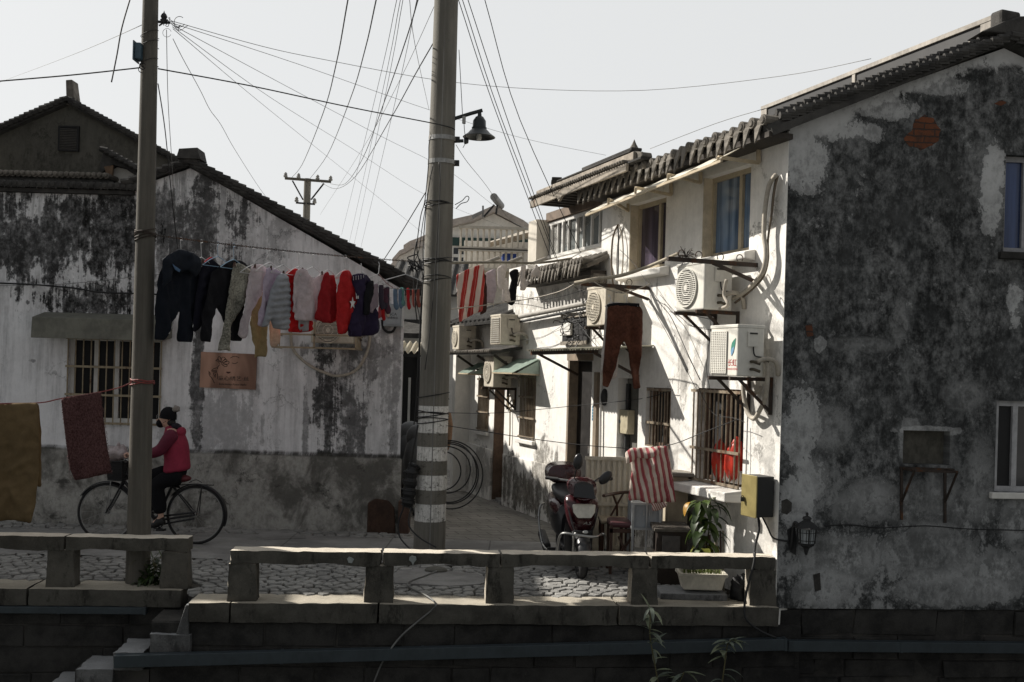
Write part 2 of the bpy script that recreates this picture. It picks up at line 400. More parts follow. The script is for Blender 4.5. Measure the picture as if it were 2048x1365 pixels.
def stone(name, c, c2, sc=1.0, top=None):
    g = G(name, .9, .2)
    n1 = g.noise3(5*sc, 5*sc, 5*sc, 7, .65); n2 = g.noise3(70*sc, 70*sc, 70*sc, 3, .8); n3 = g.noise3(1.3, 1.3, 1.3, 4, .6, off=5)
    c_ = g.mix((n1*.6+n3*.4).ss(.38, .62), c, c2)
    c_ = g.mix(n2.ss(.55, .75)*.5, c_, tuple(v*.45 for v in c)); c_ = g.mix(n2.ss(.42, .3)*.4, c_, tuple(min(1, v*1.5) for v in c2))
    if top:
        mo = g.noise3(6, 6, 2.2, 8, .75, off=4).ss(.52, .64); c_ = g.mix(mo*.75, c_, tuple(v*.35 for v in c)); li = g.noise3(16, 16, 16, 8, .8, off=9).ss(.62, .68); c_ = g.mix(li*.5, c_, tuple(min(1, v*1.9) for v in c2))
    if top:      # sunlight painted in: upper and left-facing sides take a paler colour
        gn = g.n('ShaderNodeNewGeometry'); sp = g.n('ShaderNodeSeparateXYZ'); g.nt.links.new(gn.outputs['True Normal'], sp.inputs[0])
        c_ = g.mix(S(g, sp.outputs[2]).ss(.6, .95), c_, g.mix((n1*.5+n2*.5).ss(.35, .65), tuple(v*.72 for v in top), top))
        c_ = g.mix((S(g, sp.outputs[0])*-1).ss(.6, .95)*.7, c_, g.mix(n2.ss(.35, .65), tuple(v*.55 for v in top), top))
    g.col(c_); g.bump(n2*.5+n1, .012, .8); return g.mat
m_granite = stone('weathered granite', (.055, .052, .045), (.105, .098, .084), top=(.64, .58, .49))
m_ledge = stone('kerb granite', (.05, .047, .041), (.095, .09, .078), top=(.44, .40, .33))  # same stone, painted sun on top kept dimmer for the shaded kerb
m_granite_dark = stone('damp granite', (.02, .0195, .019), (.05, .048, .045))
m_cobble = stone('cobble stone', (.19, .187, .18), (.33, .325, .31), 1.5)
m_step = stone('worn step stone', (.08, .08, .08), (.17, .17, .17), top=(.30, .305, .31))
def paving():
    g = G('brick paving', .85, .25)
    x, y, z = g.pos()
    br = g.n('ShaderNodeTexBrick'); br.inputs['Scale'].default_value = 1.0
    br.inputs['Brick Width'].default_value = .42; br.inputs['Row Height'].default_value = .2; br.inputs['Mortar Size'].default_value = .008
    wb = g.noise3(2, 2, 2, 3, .5)
    g.put(br.inputs['Vector'], g.vec(x+y*.38+(wb-.5)*.04, y+(wb-.5)*.04, 0))
    br.inputs[1].default_value = (.22, .21, .19, 1); br.inputs[2].default_value = (.28, .265, .24, 1); br.inputs[3].default_value = (.07, .066, .06, 1)
    c = S(g, br.outputs[0]); n1 = g.noise3(1.6, 1.6, 1, 7, .7); n2 = g.noise3(22, 22, 5, 5, .75)
    c = g.mix(n1.ss(.42, .66)*.6, c, (.12, .112, .10)); c = g.mix(n2.ss(.5, .75)*.45, c, (.09, .085, .078))
    g.col(c); g.bump(S(g, br.outputs[1])*-.7+n2*.5, .012, .7); return g.mat
m_paving = paving()
def concrete_road():
    g = G('worn concrete', .88, .25); x, y, z = g.pos()
    n1 = g.noise3(1.1, 1.6, 1, 7, .7); n2 = g.noise3(30, 30, 9, 5, .75)
    j = g.m('PINGPONG', x+.2, .6).ss(.012, .004)
    c = g.mix(n1.ss(.35, .68), (.17, .165, .16), (.30, .295, .285)); c = g.mix(n2.ss(.5, .78)*.5, c, (.10, .097, .092)); c = g.mix(j*.55, c, (.06, .058, .055))
    g.col(c); g.bump(n2-j, .008, .6); return g.mat
m_concrete = concrete_road()
m_soil = stone('dark soil joint', (.045, .04, .034), (.08, .072, .062), 2)
m_rubble = stone('rubble masonry', (.028, .027, .026), (.07, .066, .06))
# ================================================================ the ground, the water, the canal walls
b = MB(); b.prism([V((x, y, -.02)) for x, y in [(-400, 9.5), (-2.8, 9.62), (-2.8, 9.2), (2.5, 9.62), (400, 45), (400, 900), (-400, 900)]], V((0, 0, -.28))); struct(b, 'ground', m_paving)
b = MB(); b.add([(-40, 10.95, 0.004), (40, 10.95, .004), (40, 12.62, .004), (-40, 12.62, .004)], [(0, 1, 2, 3)]); struct(b, 'street', m_concrete)
b = MB(); b.box(-400, 400, -400, 1.6, -2.2, .35); struct(b, 'near_bank', m_concrete)
def canal_water():
    g = G('canal water', .06, .5); x, y, z = g.pos(); g.col((.012, .018, .014)); g.bump(g.noise3(3, 5, 1, 3), .02, .4); return g.mat
b = MB(); b.add([(-400, 1.5, -1.35), (400, 1.5, -1.35), (400, 11, -1.35), (-400, 11, -1.35)], [(0, 1, 2, 3)]); struct(b, 'water', canal_water())
RL = Plane((0, 9.21), (.996, .0865), (.0865, -.996))    # front line of the right railing
LL = Plane((-4.07, 9.37), (.997, .07), (.07, -.997))    # front line of the left railing
# quay wall below the walk: stepped face, courses of stone blocks
def jbox(k, pl, a, c, n0, n1, z0, z1, j=.012):
    r = lambda: R.uniform(-j, j)*.8
    q = pl.p
    k.hexa([q(a+r(), n1+r(), z0+r()), q(c+r(), n1+r(), z0+r()), q(c, n0, z0), q(a, n0, z0)], [q(a+r(), n1+r(), z1+r()), q(c+r(), n1+r(), z1+r()), q(c, n0, z1), q(a, n0, z1)])
def quay(pl, u0, u1, z0, z1, n, dep, name, label):
    t = MB(); t.pbox(pl, u0, u1, -dep, n-.03, z0, z1)
    o = t.build(name, m_rubble, label=label, cat='canal wall')
    k = MB(); z = z1
    while z > z0:
        hgt = R.uniform(.17, .25); u = u0-R.uniform(0, .3)
        while u < u1:
            wd = R.uniform(.35, 1.05)
            a, c = max(u, u0)+.006, min(u+wd, u1)-.006
            if c-a > .05: jbox(k, pl, a, c, n-.05, n-R.uniform(0, .025), max(z-hgt, z0)+.006, z-.006)
            u += wd
        z -= hgt
    k.build('stone_course', m_granite_dark, o, bevel=.01)
    return o
# cobbles: irregular flat stones, every one a real raised cell
def cobbles(x0, x1, y0, y1, step, name, mask, zt=.012):
    pts = []
    ny = int((y1-y0)/(step*.72)); nx = int((x1-x0)/step)
    for j in range(-1, ny+2):
        for i in range(-1, nx+2):
            pts.append((x0+(i+.5*(j % 2)+R.uniform(-.36, .36))*step, y0+(j+R.uniform(-.36, .36))*step*.72))
    from collections import defaultdict
    gr = defaultdict(list)
    for i, p in enumerate(pts): gr[(int(p[0]//step), int(p[1]//step))].append(i)
    k = MB()
    for i, p in enumerate(pts):
        if not (x0 < p[0] < x1 and y0 < p[1] < y1) or not mask(p[0], p[1]): continue
        cell = [V((p[0]-step, p[1]-step)), V((p[0]+step, p[1]-step)), V((p[0]+step, p[1]+step)), V((p[0]-step, p[1]+step))]
        gx, gy = int(p[0]//step), int(p[1]//step)
        for a in range(-2, 3):
            for c in range(-2, 3):
                for q in gr[(gx+a, gy+c)]:
                    if q == i: continue
                    m = (V(p)+V(pts[q]))/2; d = V(pts[q])-V(p); L = d.length; d = d/L; gap = .007+R.random()*.007
                    new = []
                    for e in range(len(cell)):
                        A, B = cell[e], cell[(e+1) % len(cell)]
                        da, db = (A-m).dot(d)+gap, (B-m).dot(d)+gap
                        if da <= 0: new.append(A)
                        if da*db < 0: new.append(A.lerp(B, da/(da-db)))
                    cell = new
                    if len(cell) < 3: break
                if len(cell) < 3: break
            if len(cell) < 3: break
        if len(cell) < 3: continue
        cc = sum(cell, V((0, 0)))/len(cell); h = zt+R.uniform(-.006, .008); tx, ty = R.uniform(-.03, .03), R.uniform(-.03, .03); n = len(cell)
        bot = [V((q.x, q.y, -.02)) for q in cell]
        mid = [V((q.x, q.y, h-.008+(q.x-cc.x)*tx+(q.y-cc.y)*ty)) for q in [c_+(cc-c_)*.02 for c_ in cell]]
        top = [V((q.x, q.y, h+(q.x-cc.x)*tx+(q.y-cc.y)*ty)) for q in [c_+(cc-c_)*.13 for c_ in cell]]
        k.add(bot+mid+top, [(e, (e+1) % n, (e+1) % n+n, e+n) for e in range(n)]+[(e+n, (e+1) % n+n, (e+1) % n+2*n, e+2*n) for e in range(n)]+[tuple(range(2*n, 3*n))])
    return k.build(name, m_cobble, kind='stuff', recalc=False, label='irregular grey cobblestones with dark joints')
b = MB(); b.add([(-14, 9.5, -.012), (-2.8, 9.6, -.012), (-2.8, 9.16, -.012), (2.5, 9.6, -.012), (2.5, 10.95, -.012), (-14, 10.95, -.012)], [(0, 1, 2, 3, 4, 5)]); struct(b, 'soil_bed', m_soil)
cobbles(-6.4, 3.0, 9.2, 10.95, .135, 'cobblestones', lambda x, y: x < 2.5-.38*(y-9.45)-.05 and y > (9.68+.07*(x+4.07) if x < -2.9 else 9.21+.087*x+.32))
cobbles(-7.2, -1.2, 12.62, 13.1, .15, 'cobblestones', lambda x, y: True, .006)
# ================================================================ railings of granite on the quay edge
def rail(pl, u_posts, joints, u0, u1, zt, zb, name, label, group, dep=.2, pw=.27):
    t = thing(name, label, 'stone railing', pl.p((u0+u1)/2, 0, 0), group)
    for a, c in zip(joints[:-1], joints[1:]):
        k = MB(); k.rough(pl, a+.004, c-.004, -dep, 0, zb, zt, .007, .045, .03)
        # hewn underside: lower face wavers between the posts
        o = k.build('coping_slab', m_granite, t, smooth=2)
    for u in u_posts:
        k = MB(); hw = pw/2-.014; k.rough(pl, u-hw, u+hw, -dep+.02, -.008, -.002, zb+.006, .008, .04, 0, .10)
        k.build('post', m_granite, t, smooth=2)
    return t
def ru(x, y=1160): return RL.hit(x, y)[0]
def lu(x, y=1130): return LL.hit(x, y)[0]
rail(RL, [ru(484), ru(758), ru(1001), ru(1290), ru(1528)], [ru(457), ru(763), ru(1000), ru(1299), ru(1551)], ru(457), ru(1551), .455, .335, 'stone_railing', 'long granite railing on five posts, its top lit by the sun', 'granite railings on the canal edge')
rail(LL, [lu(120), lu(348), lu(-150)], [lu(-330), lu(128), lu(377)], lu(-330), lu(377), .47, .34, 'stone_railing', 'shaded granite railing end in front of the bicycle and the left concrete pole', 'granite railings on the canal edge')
for pts in ([(694, 1118), (698, 1114), (704, 1116), (708, 1119), (704, 1127), (697, 1126)], [(819, 1115), (824, 1112), (832, 1114), (833, 1120), (828, 1126), (826, 1132), (823, 1125), (818, 1121)]):
    k = MB(); k.prism([RL.w(x, y, .016) for x, y in pts], RL.n*-.008); k.build('paint_splash', M('pale splash', (.30, .32, .31), .9), bpy.data.objects['stone_railing'])
# ledges under the railings
def ledge(pl, joints, z0, z1, n0, n1, name, label):
    t = thing(name, label, 'stone ledge', pl.p((joints[0]+joints[-1])/2, 0, z0), 'granite ledges under the railings')
    for a, c in zip(joints[:-1], joints[1:]):
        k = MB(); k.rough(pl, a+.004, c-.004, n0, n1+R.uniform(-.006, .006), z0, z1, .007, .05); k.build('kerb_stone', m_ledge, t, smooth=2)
    return t
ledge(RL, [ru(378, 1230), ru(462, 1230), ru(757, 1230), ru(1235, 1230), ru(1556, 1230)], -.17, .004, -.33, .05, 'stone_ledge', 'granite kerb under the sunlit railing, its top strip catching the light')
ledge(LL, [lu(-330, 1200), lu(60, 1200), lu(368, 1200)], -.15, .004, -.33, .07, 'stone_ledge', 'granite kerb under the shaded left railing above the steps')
quay(RL, ru(300, 1300), ru(1600, 1300), -2.2, -.174, 0.01, 1.5, 'canal_wall', 'dark canal wall of granite blocks under the long railing')
quay(LL, lu(-900, 1300), lu(420, 1300), -2.2, -.154, .0, 1.0, 'canal_wall', 'dark canal wall behind the stone steps at lower left')
# steps down to the water
t = thing('stone_steps', 'worn stone steps going down to the water beside the left canal wall', 'stone steps', RL.p(ru(250, 1330), -.1, -1.3))
for (x0, x1, yf, ztop) in [(300, 378, 1270, -.275), (229, 283, 1305, -.43), (152, 220, 1341, -.585), (94, 146, 1378, -.73), (30, 88, 1400, -.88), (-60, 24, 1400, -1.03)]:
    k = MB(); a, c = ru(x0, yf), ru(x1, yf)
    k.rough(RL, a, c+.03, -.42, R.uniform(.03, .06), ztop-.16, ztop, .011, .05); k.build('step', m_step, t, smooth=2)
k = MB(); q = RL.p
k.hexa([q(ru(352, 1240), -.33, -.3), q(ru(379, 1240), -.33, -.3), q(ru(379, 1250), .03, -.3), q(ru(352, 1250), .03, -.3)], [q(ru(372, 1240), -.36, -.02), q(ru(379, 1240), -.36, -.02), q(ru(379, 1240), .03, -.02), q(ru(372, 1240), .03, -.02)])
k.build('side_stone', m_step, t, bevel=.01)
k = MB(); k.pbox(RL, ru(300, 1300), ru(380, 1300), -.4, -.02, -2.2, -.44); k.pbox(RL, ru(150, 1300), ru(298, 1300), -.4, -.02, -2.2, -.6); k.build('core', m_rubble, t)
# cable duct along the canal wall
m_duct = M('blue grey painted steel', (.04, .052, .06), .5, .1, .2, 4)
def duct(pts, hgt, label, pl=RL, n=.06):
    t = thing('cable_duct', label, 'cable duct', pl.w(pts[0][0], pts[0][1], n), 'steel cable ducts')
    P = [pl.w(x, y, n+.04) for x, y in pts]; P = [V((p.x, p.y, P[0].z+(P[-1].z-P[0].z)*(p.x-P[0].x)/(P[-1].x-P[0].x))) for p in P]
    for a, c in zip(P[:-1], P[1:]):
        d = (c-a).normalized()*.004; k = MB(); k.bar(a+d, c-d, .08, hgt); k.build('duct_section', m_duct, t, bevel=.004)
        k = MB(); k.bar(c-d*3, c+d*3, .086, hgt+.006); k.build('joint_collar', m_duct, t)
duct([(229+(1569-229)*f_, 1322-34*f_) for f_ in (0, .25, .46, .71, 1)], .105, 'long blue grey steel duct running along the canal wall under the railing')
duct([(-300, 1216), (120, 1219), (291, 1221)], .06, 'short dark steel duct under the left ledge above the steps', LL, .02)
duct([(1573, 1291), (1800, 1293), (2200, 1297)], .095, 'dark steel duct along the foot of the black gable wall', GB, .02)
# patch of concrete and foot mound at the second pole
k = MB(); pts = [(783, 1150), (800, 1140), (850, 1136), (900, 1142), (955, 1148), (985, 1160), (960, 1168), (900, 1172), (830, 1168), (790, 1166)]
k.prism([gz(x, y, .022) for x, y in pts], V((0, 0, -.05))); struct(k, 'concrete_patch', m_concrete)
k = MB(); pts = [(520, 1062), (585, 1061), (612, 1076), (512, 1080)]
k.prism([gz(x, y, .012) for x, y in pts], V((0, 0, -.03))); struct(k, 'drain_cover', m_concrete)
# ================================================================ roofs and houses
m_tile = stone('dark clay roof tile', (.035, .034, .033), (.075, .072, .068), 1.3)
m_tile_lit = stone('clay tile with painted sun', (.10, .092, .08), (.22, .20, .175), 1.3)  # paler copy of the roof tile, sunlight put into its colour
m_wood_dark = M('dark weathered timber', (.05, .042, .035), .8, 0, .3, 6)
m_fascia = M('bleached grey timber', (.32, .28, .23), .85, 0, .35, 5, rust=.12)
m_cream = M('aged cream plaster', (.50, .44, .34), .9, 0, .22, 4)
m_white = M('white painted plaster', (.72, .70, .66), .9, 0, .12, 3)
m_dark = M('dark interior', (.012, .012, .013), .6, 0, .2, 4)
m_black = M('black rubber', (.013, .013, .014), .55, 0, .2, 12)
m_steel = M('galvanised steel', (.34, .34, .33), .45, .6, .25, 8, rust=.1)
m_rust = M('rusty dark iron', (.055, .042, .035), .75, .3, .35, 9, rust=.35)
m_iron = M('dark iron', (.03, .03, .031), .6, .3, .25, 9)
m_alu = M('white aluminium frame', (.62, .61, .58), .45, .0, .1, 6)
def glass(name, c, rough=.06):
    g = G(name, rough, .6); x, y, z = g.pos(); n = g.noise3(.8, .8, .8, 4); g.col(g.mix(n.ss(.3, .7), tuple(v*.6 for v in c), c)); return g.mat
m_glass = glass('dark window glass', (.03, .034, .04))
m_pane_black = M('unlit window glass', (.008, .008, .009), .35, 0, .3, 4, .15)
m_glass_pale = glass('pale window glass', (.22, .24, .24))
def tiled_slab(mb_s, mb_t, a, b, up, ext, pitch=.17, th=.05, r=.055):
    """roof plane from eave a-b going up by vector up; slab into mb_s and ribs of cover tiles into mb_t"""
    a, b, up = V(a), V(b), V(up); nrm = (b-a).cross(up).normalized()
    if nrm.z < 0: nrm = -nrm
    mb_s.hexa([a-nrm*th, b-nrm*th, b+up-nrm*th, a+up-nrm*th], [a, b, b+up, a+up])
    L = (b-a).length; n = max(1, int(L/pitch)); d = (b-a)/L
    for i in range(n):
        p = a+d*(i+.5)*L/n
        ring = []
        for e in (p, p+up):
            ring += [e+d*(r*math.cos(PI*k/5))+nrm*(r*math.sin(PI*k/5)) for k in range(6)]
        mb_t.add(ring, [(k, k+1, k+7, k+6) for k in range(5)]+[(5, 4, 3, 2, 1, 0)])
def drip_row(mb, a, b, out, n, r=.06, dl=.15, L=.16, jit=.006):
    """round cover-tile ends with pointed drip tiles between them along an eave"""
    a, b, out = V(a), V(b), V(out).normalized(); d = (b-a).normalized(); st = (b-a).length/n; up = V((0, 0, 1))
    for i in range(n):
        p = a+d*(i+.5)*st+V((0, 0, R.uniform(-jit, jit)))+out*R.uniform(-jit, jit)
        mb.tube([p-out*L, p+out*.01], r*R.uniform(.95, 1.08), 10)
        mb.lathe(p+out*.01, [(r*.75, 0), (r*.6, .012), (.0, .014)], 10, out)
        q = p+d*st*.5; w_ = st*.5*.78
        tri = [q-d*w_+up*r*.25, q-d*w_*.85-up*r*.5, q-d*w_*.35-up*dl*.62, q-up*dl*R.uniform(.92, 1.08), q+d*w_*.35-up*dl*.62, q+d*w_*.85-up*r*.5, q+d*w_+up*r*.25]
        tri = [t+out*(.0+.18*max(0, -(t-q).z)) for t in tri]
        mb.prism(tri, -out*.018)
        mb.prism([q-d*w_-up*r*.3-out*.02, q-up*r*.6-out*.02, q+d*w_-up*r*.3-out*.02, q+d*w_+up*.0-out*.02, q-d*w_+up*.0-out*.02], -out*L)
def verge_row(mb, a, b, out, n, w=.15, th=.035):
    """overlapping tiles stepping up a gable edge from a to b"""
    a, b, out = V(a), V(b), V(out).normalized(); d = (b-a).normalized(); st = (b-a).length/n; up = out.cross(d)
    if up.z < 0: up = -up
    for i in range(n):
        p = a+d*st*i; q = p+d*st*1.35
        j = R.uniform(-.012, .012)
        mb.hexa([p+out*(w+j)-up*.0, q+out*(w+j)-up*.03, q-out*.08-up*.03, p-out*.08-up*.0], [p+out*(w+j)+up*th, q+out*(w+j)+up*(th-.03), q-out*.08+up*(th-.03), p-out*.08+up*th])
        if i % 1 == 0: mb.tube([p+out*(w+j)*.9+up*(th+.005), q+out*(w+j)*.9+up*(th-.025)], .035, 7)
def grille(pl, u0, z0, u1, z1, n, nb, rails, mat, parent, r=.009, name='security_bars', flat=.0):
    k = MB()
    for i in range(nb+1):
        u = u0+(u1-u0)*i/nb; k.tube([pl.p(u, n, z0), pl.p(u, n, z1)], r, 6)
    for f in rails:
        z = z0+(z1-z0)*f; k.pbox(pl, u0-.02, u1+.02, n+r+.002, n+r+.016, z-.014, z+.014)
    return k.build(name, mat, parent)
def window(pl, rc, parent, mframe, mglass, divs=(0, .5, 1), n=-.09, fw=.045, sill=None, msill=None, hdivs=(), name='window'):
    """frame + panes standing in a wall opening; divs are fractions where mullions stand"""
    u0, z0, u1, z1 = rc; k = MB(); d0, d1 = n-.05, n
    k.pbox(pl, u0, u1, d0, d1, z0, z0+fw); k.pbox(pl, u0, u1, d0, d1, z1-fw, z1)
    for f in divs:
        u = u0+(u1-u0)*f; a = max(u0, u-fw/2) if f < 1 else u1-fw; c = a+fw
        k.pbox(pl, a, c, d0-.001, d1+.002, z0+fw, z1-fw)
    for f in hdivs: z = z0+(z1-z0)*f; k.pbox(pl, u0+fw, u1-fw, d0+.004, d1-.004, z-fw*.4, z+fw*.4)
    fr = k.build(name, mframe, parent)
    for i in range(len(divs)-1):
        a, c = u0+(u1-u0)*divs[i]+fw*.4, u0+(u1-u0)*divs[i+1]-fw*.4
        g = MB(); g.pbox(pl, a, c, d0+.012, d0+.02, z0+fw*.6, z1-fw*.6); g.build('pane', mglass if not isinstance(mglass, (list, tuple)) else mglass[i], fr)
    if sill:
        s_ = MB(); s_.pbox(pl, u0-sill[0], u1+sill[0], n, sill[1], z0-sill[2], z0-.003); s_.build('sill', msill, fr, bevel=.006)
    return fr
# ---------------------------------------------------------------- LEFT HOUSE
X0, XR = -6.86, LW.hit(803, 820)[0]
zlow = LW.hit(120, 388)[1]; xg = LW.hit(268, 372)[0]
apx = LW.hit(384, 336); eave = LW.hit(838, 583)
BD = BACK*2.7
win = LW.rect(135, 674, 324, 846)
outl = [(X0, -.3), (XR, -.3), (XR, eave[1]-.02), (XR, eave[1]), apx, (xg, LW.hit(268, 376)[1]), (xg-.001, zlow), (X0, zlow)]
hl = thing('white_house', 'mould-stained white gable house with a barred window, left of the alley', 'house', (-4, 13.05, 0))
k = MB(); k.wall(LW, outl, [win], BD, .13); k.build('wall', m_left, hl)
k = MB(); zd = .965
pts = [(X0, -.3), (XR+.02, -.3), (XR+.02, zd-.02), (XR-.4, zd), (XR-1.1, zd+.012), (XR-2.2, zd-.008), (XR-3.3, zd+.01), (X0, zd+.02)]
k.prism([LW.p(u, .035, z) for u, z in pts], -LW.n*.033); k.build('plinth', m_left, hl, bevel=.01)
ww = window(LW, win, hl, m_alu, m_pane_black, (0, .28, .5, .74, 1), n=-.06, fw=.055)
k = MB(); k.pbox(LW, win[0]-.02, win[2]+.02, -.125, -.129, win[1], win[3]); k.build('curtain', m_dark, ww)  # black sheet behind the panes, the unlit room painted as colour
m_cage = M('pale bronze steel bars', (.30, .25, .17), .5, .3, .25, 9, rust=.2)
grille(LW, win[0]+.01, win[1]-.03, win[2]-.01, win[3]-.01, .03, 12, (.02, .34, .66, .98), m_cage, ww, .0085)
sb = LW.rect(88, 634, 345, 678); k = MB(); q = LW.p
k.hexa([q(sb[0], .36, sb[1]-.02), q(sb[2], .36, sb[1]-.02), q(sb[2], .002, sb[1]+.03), q(sb[0], .002, sb[1]+.03)], [q(sb[0], .34, sb[3]-.04), q(sb[2], .34, sb[3]-.04), q(sb[2], .002, sb[3]+.04), q(sb[0], .002, sb[3]+.04)])
k.build('window_hood', M('grey green render', (.16, .16, .135), .9, 0, .25, 4), hl, bevel=.008)
# gable roof and its verge
rf = MB(); rt = MB()
pA, pE = LW.p(apx[0], 0, apx[1]), LW.p(eave[0], 0, eave[1]); pG = LW.p(xg-.05, 0, LW.hit(262, 378)[1])
o_ = -LW.n*-.14
e1 = BD+BACK*.05
def slope(mb1, mb2, ap, en):       # slab laid on a gable edge, running back with the house
    st = ap-LW.n*-.12; en_ = en-LW.n*-.12; n_ = (en_-st).cross(BACK).normalized()
    if n_.z < 0: n_ = -n_
    lift = n_*.06
    tiled_slab(mb1, mb2, en_+lift, en_+lift+e1, st-en_, 0, .19, .055, .05)
slope(rf, rt, pA+V((0, 0, .0)), pE+V((.05, 0, -.02))); slope(rf, rt, pA, pG)
ro = rf.build('roof', m_tile, hl); rt.build('cover_tiles', m_tile, ro)
vg = MB(); verge_row(vg, pE+V((.06, 0, .02)), pA+V((0, 0, .05)), LW.n, 30, .15, .05); verge_row(vg, pG+V((-.05, 0, .03)), pA+V((0, 0, .05)), LW.n, 8, .15)
vg.build('verge_tiles', m_tile, ro)
k = MB(); k.hexa([pA+V((-.14, -.2, .08)), pA+V((.16, -.2, .08)), pA+V((.16, .1, .08)), pA+V((-.14, .1, .08))], [pA+V((-.11, -.19, .2)), pA+V((.12, -.19, .22)), pA+V((.12, .12, .22)), pA+V((-.11, .12, .2))]); k.tube([pA+V((0, .1, .10)), pA+V((0, .1, .10))+BD], .06, 10); k.build('ridge_end', m_tile, ro)
# low wall coping with two rows of tiles
k = MB(); zc = zlow
k.box(X0, xg+.02, 12.97, 13.4, zc+.002, zc+.05); dr = MB()
lo = k.build('low_roof', m_tile, hl)
drip = MB(); drip_row(drip, (X0, 12.93, zc+.10), (xg+.12, 12.93, zc+.10), (0, -1, 0), 26, .045, .06, .4); drip.build('eave_tiles', m_tile, lo)
k = MB(); zt = LW.hit(100, 350)[1]; k.hexa([(X0, 13.2, zc+.05), (LW.hit(200, 350)[0], 13.2, zc+.05), (LW.hit(200, 350)[0], 16.5, zc+.05), (X0, 16.5, zc+.05)], [(X0, 13.35, zt+.03), (LW.hit(202, 350)[0], 13.35, zt+.03), (LW.hit(202, 350)[0], 16.5, zt+.03), (X0, 16.5, zt+.03)]); k.build('parapet', m_tile, lo)
top = MB()
xe = LW.hit(203, 350)[0]; nn = 22
for i in range(nn):
    xx = X0+(xe-X0)*(i+.5)/nn; top.tube([(xx, 13.28, zt+.05), (xx+.01, 13.75, zt+.06)], .042, 8); top.ell((xx-.01, 13.27, zt+.055), .035, .03, .035, 8, 5)
top.build('coping_tiles', m_tile_lit, lo)
# small ridge piece behind the pole
rp = [at(x, y, 13.6) for x, y in [(222, 332), (238, 330), (276, 352), (276, 366), (222, 366)]]
k = MB(); k.prism(rp, V((0, .9, 0))); k.build('dormer_wall', m_white, hl)
sl_ = [at(x, y, 13.45) for x, y in [(205, 305), (216, 301), (232, 308), (286, 340), (286, 362), (248, 336), (226, 330), (204, 346), (198, 340)]]
k = MB(); k.prism(sl_, V((0, 1.1, 0))); d_ = k.build('dormer_roof', m_tile, hl, bevel=.01)
k = MB(); verge_row(k, at(286, 346, 13.43), at(208, 303, 13.43), (0, -1, 0), 8, .08, .03); k.build('verge_tiles', m_tile, d_)
k = MB(); k.prism([at(x, y, 13.40) for x, y in [(208, 334), (226, 331), (224, 360), (212, 346)]], V((0, .04, 0))); k.build('bargeboard', M('split brown timber', (.16, .10, .06), .8, 0, .35, 8), d_)
# corner post stone and buttress
k = MB(); k.prism([LW.p(u, .04, z) for u, z in [LW.hit(735, 1068), LW.hit(737, 1005), LW.hit(752, 996), LW.hit(778, 1000), LW.hit(790, 1014), LW.hit(792, 1068)]], LW.n*.05)
k.build('corner_stone', M('reddish brown stone', (.07, .04, .028), .9, 0, .35, 5, bump=.02), hl, bevel=.02)
k = MB(); k.box(XR+.0, XR+.14, 12.96, 13.2, -.05, LW.hit(800, 1000)[1]); k.build('corner_guard', M('brown clay block', (.10, .06, .045), .9, 0, .3, 6, bump=.015), hl, bevel=.02)
# ---------------------------------------------------------------- GREY GABLE HOUSE behind
PG = Plane((0, 17.0), (1, 0), (0, -1))
gp = [PG.hit(x, y) for x, y in [(-120, 352), (-120, 322), (140, 210), (385, 345), (404, 356)]]
gh = thing('grey_house', 'taller grey rendered gable house with a louvred vent rising behind the mouldy white wall', 'house', PG.p(gp[2][0], 0, 0))
m_grey = plaster('grey render', PG, (.125, .12, .105), (.05, .048, .042), [(100, 330, 120, 26, .6), (60, 280, 40, 40, .4), (250, 300, 60, 30, .4)], streak=.5)
k = MB(); ol = [(gp[0][0], 0), (gp[4][0], 0), gp[4], gp[3], gp[2], gp[1]]
k.wall(PG, ol, [], V((0, 6, 0))); k.build('wall', m_grey, gh)
rs = MB(); rts = MB()
for en in (gp[1], gp[4]):
    a = PG.p(en[0], .12, en[1]+.06); ap_ = PG.p(gp[2][0], .12, gp[2][1]+.06)
    tiled_slab(rs, rts, a, a+V((0, 6.1, 0)), ap_-a, 0, .22, .06, .05)
ro = rs.build('roof', m_tile, gh); rts.build('cover_tiles', m_tile, ro)
k = MB(); verge_row(k, PG.p(gp[1][0], 0, gp[1][1]+.05), PG.p(gp[2][0], 0, gp[2][1]+.05), PG.n, 26, .17, .04); verge_row(k, PG.p(gp[4][0], 0, gp[4][1]+.05), PG.p(gp[2][0], 0, gp[2][1]+.05), PG.n, 30, .17, .04); k.build('verge_tiles', m_tile, ro)
k = MB(); k.prism([PG.w(x, y, .1) for x, y in [(123, 208), (124, 195), (150, 200), (156, 211)]], V((0, .35, 0))); k.prism([PG.w(x, y, .06) for x, y in [(132, 197), (131, 160), (144, 159), (146, 176), (149, 198)]], V((0, .25, 0))); k.build('ridge_ornament', m_tile_lit, ro, bevel=.015)
v = PG.rect(122, 257, 156, 300); k = MB(); fr = MB()
for i in range(13):
    z = v[1]+(v[3]-v[1])*(i+.5)/13; k.obox(PG.p((v[0]+v[2])/2, .03, z), (1, 0, 0), (0, -1, -.6), (0, -.6, 1), (v[2]-v[0])/2, .025, .006)
fr.pbox(PG, v[0]-.03, v[2]+.03, .0, .012, v[1]-.03, v[3]+.03)
for a in (v[0]-.03, v[2]): fr.pbox(PG, a, a+.03, .012, .05, v[1]-.03, v[3]+.03)
fr.pbox(PG, v[0], v[2], .012, .05, v[1]-.03, v[1]); fr.pbox(PG, v[0], v[2], .012, .05, v[3], v[3]+.03)
vf = fr.build('vent', m_dark, gh); k.build('louvre_slats', M('grey brown slats', (.09, .085, .08), .8), vf)
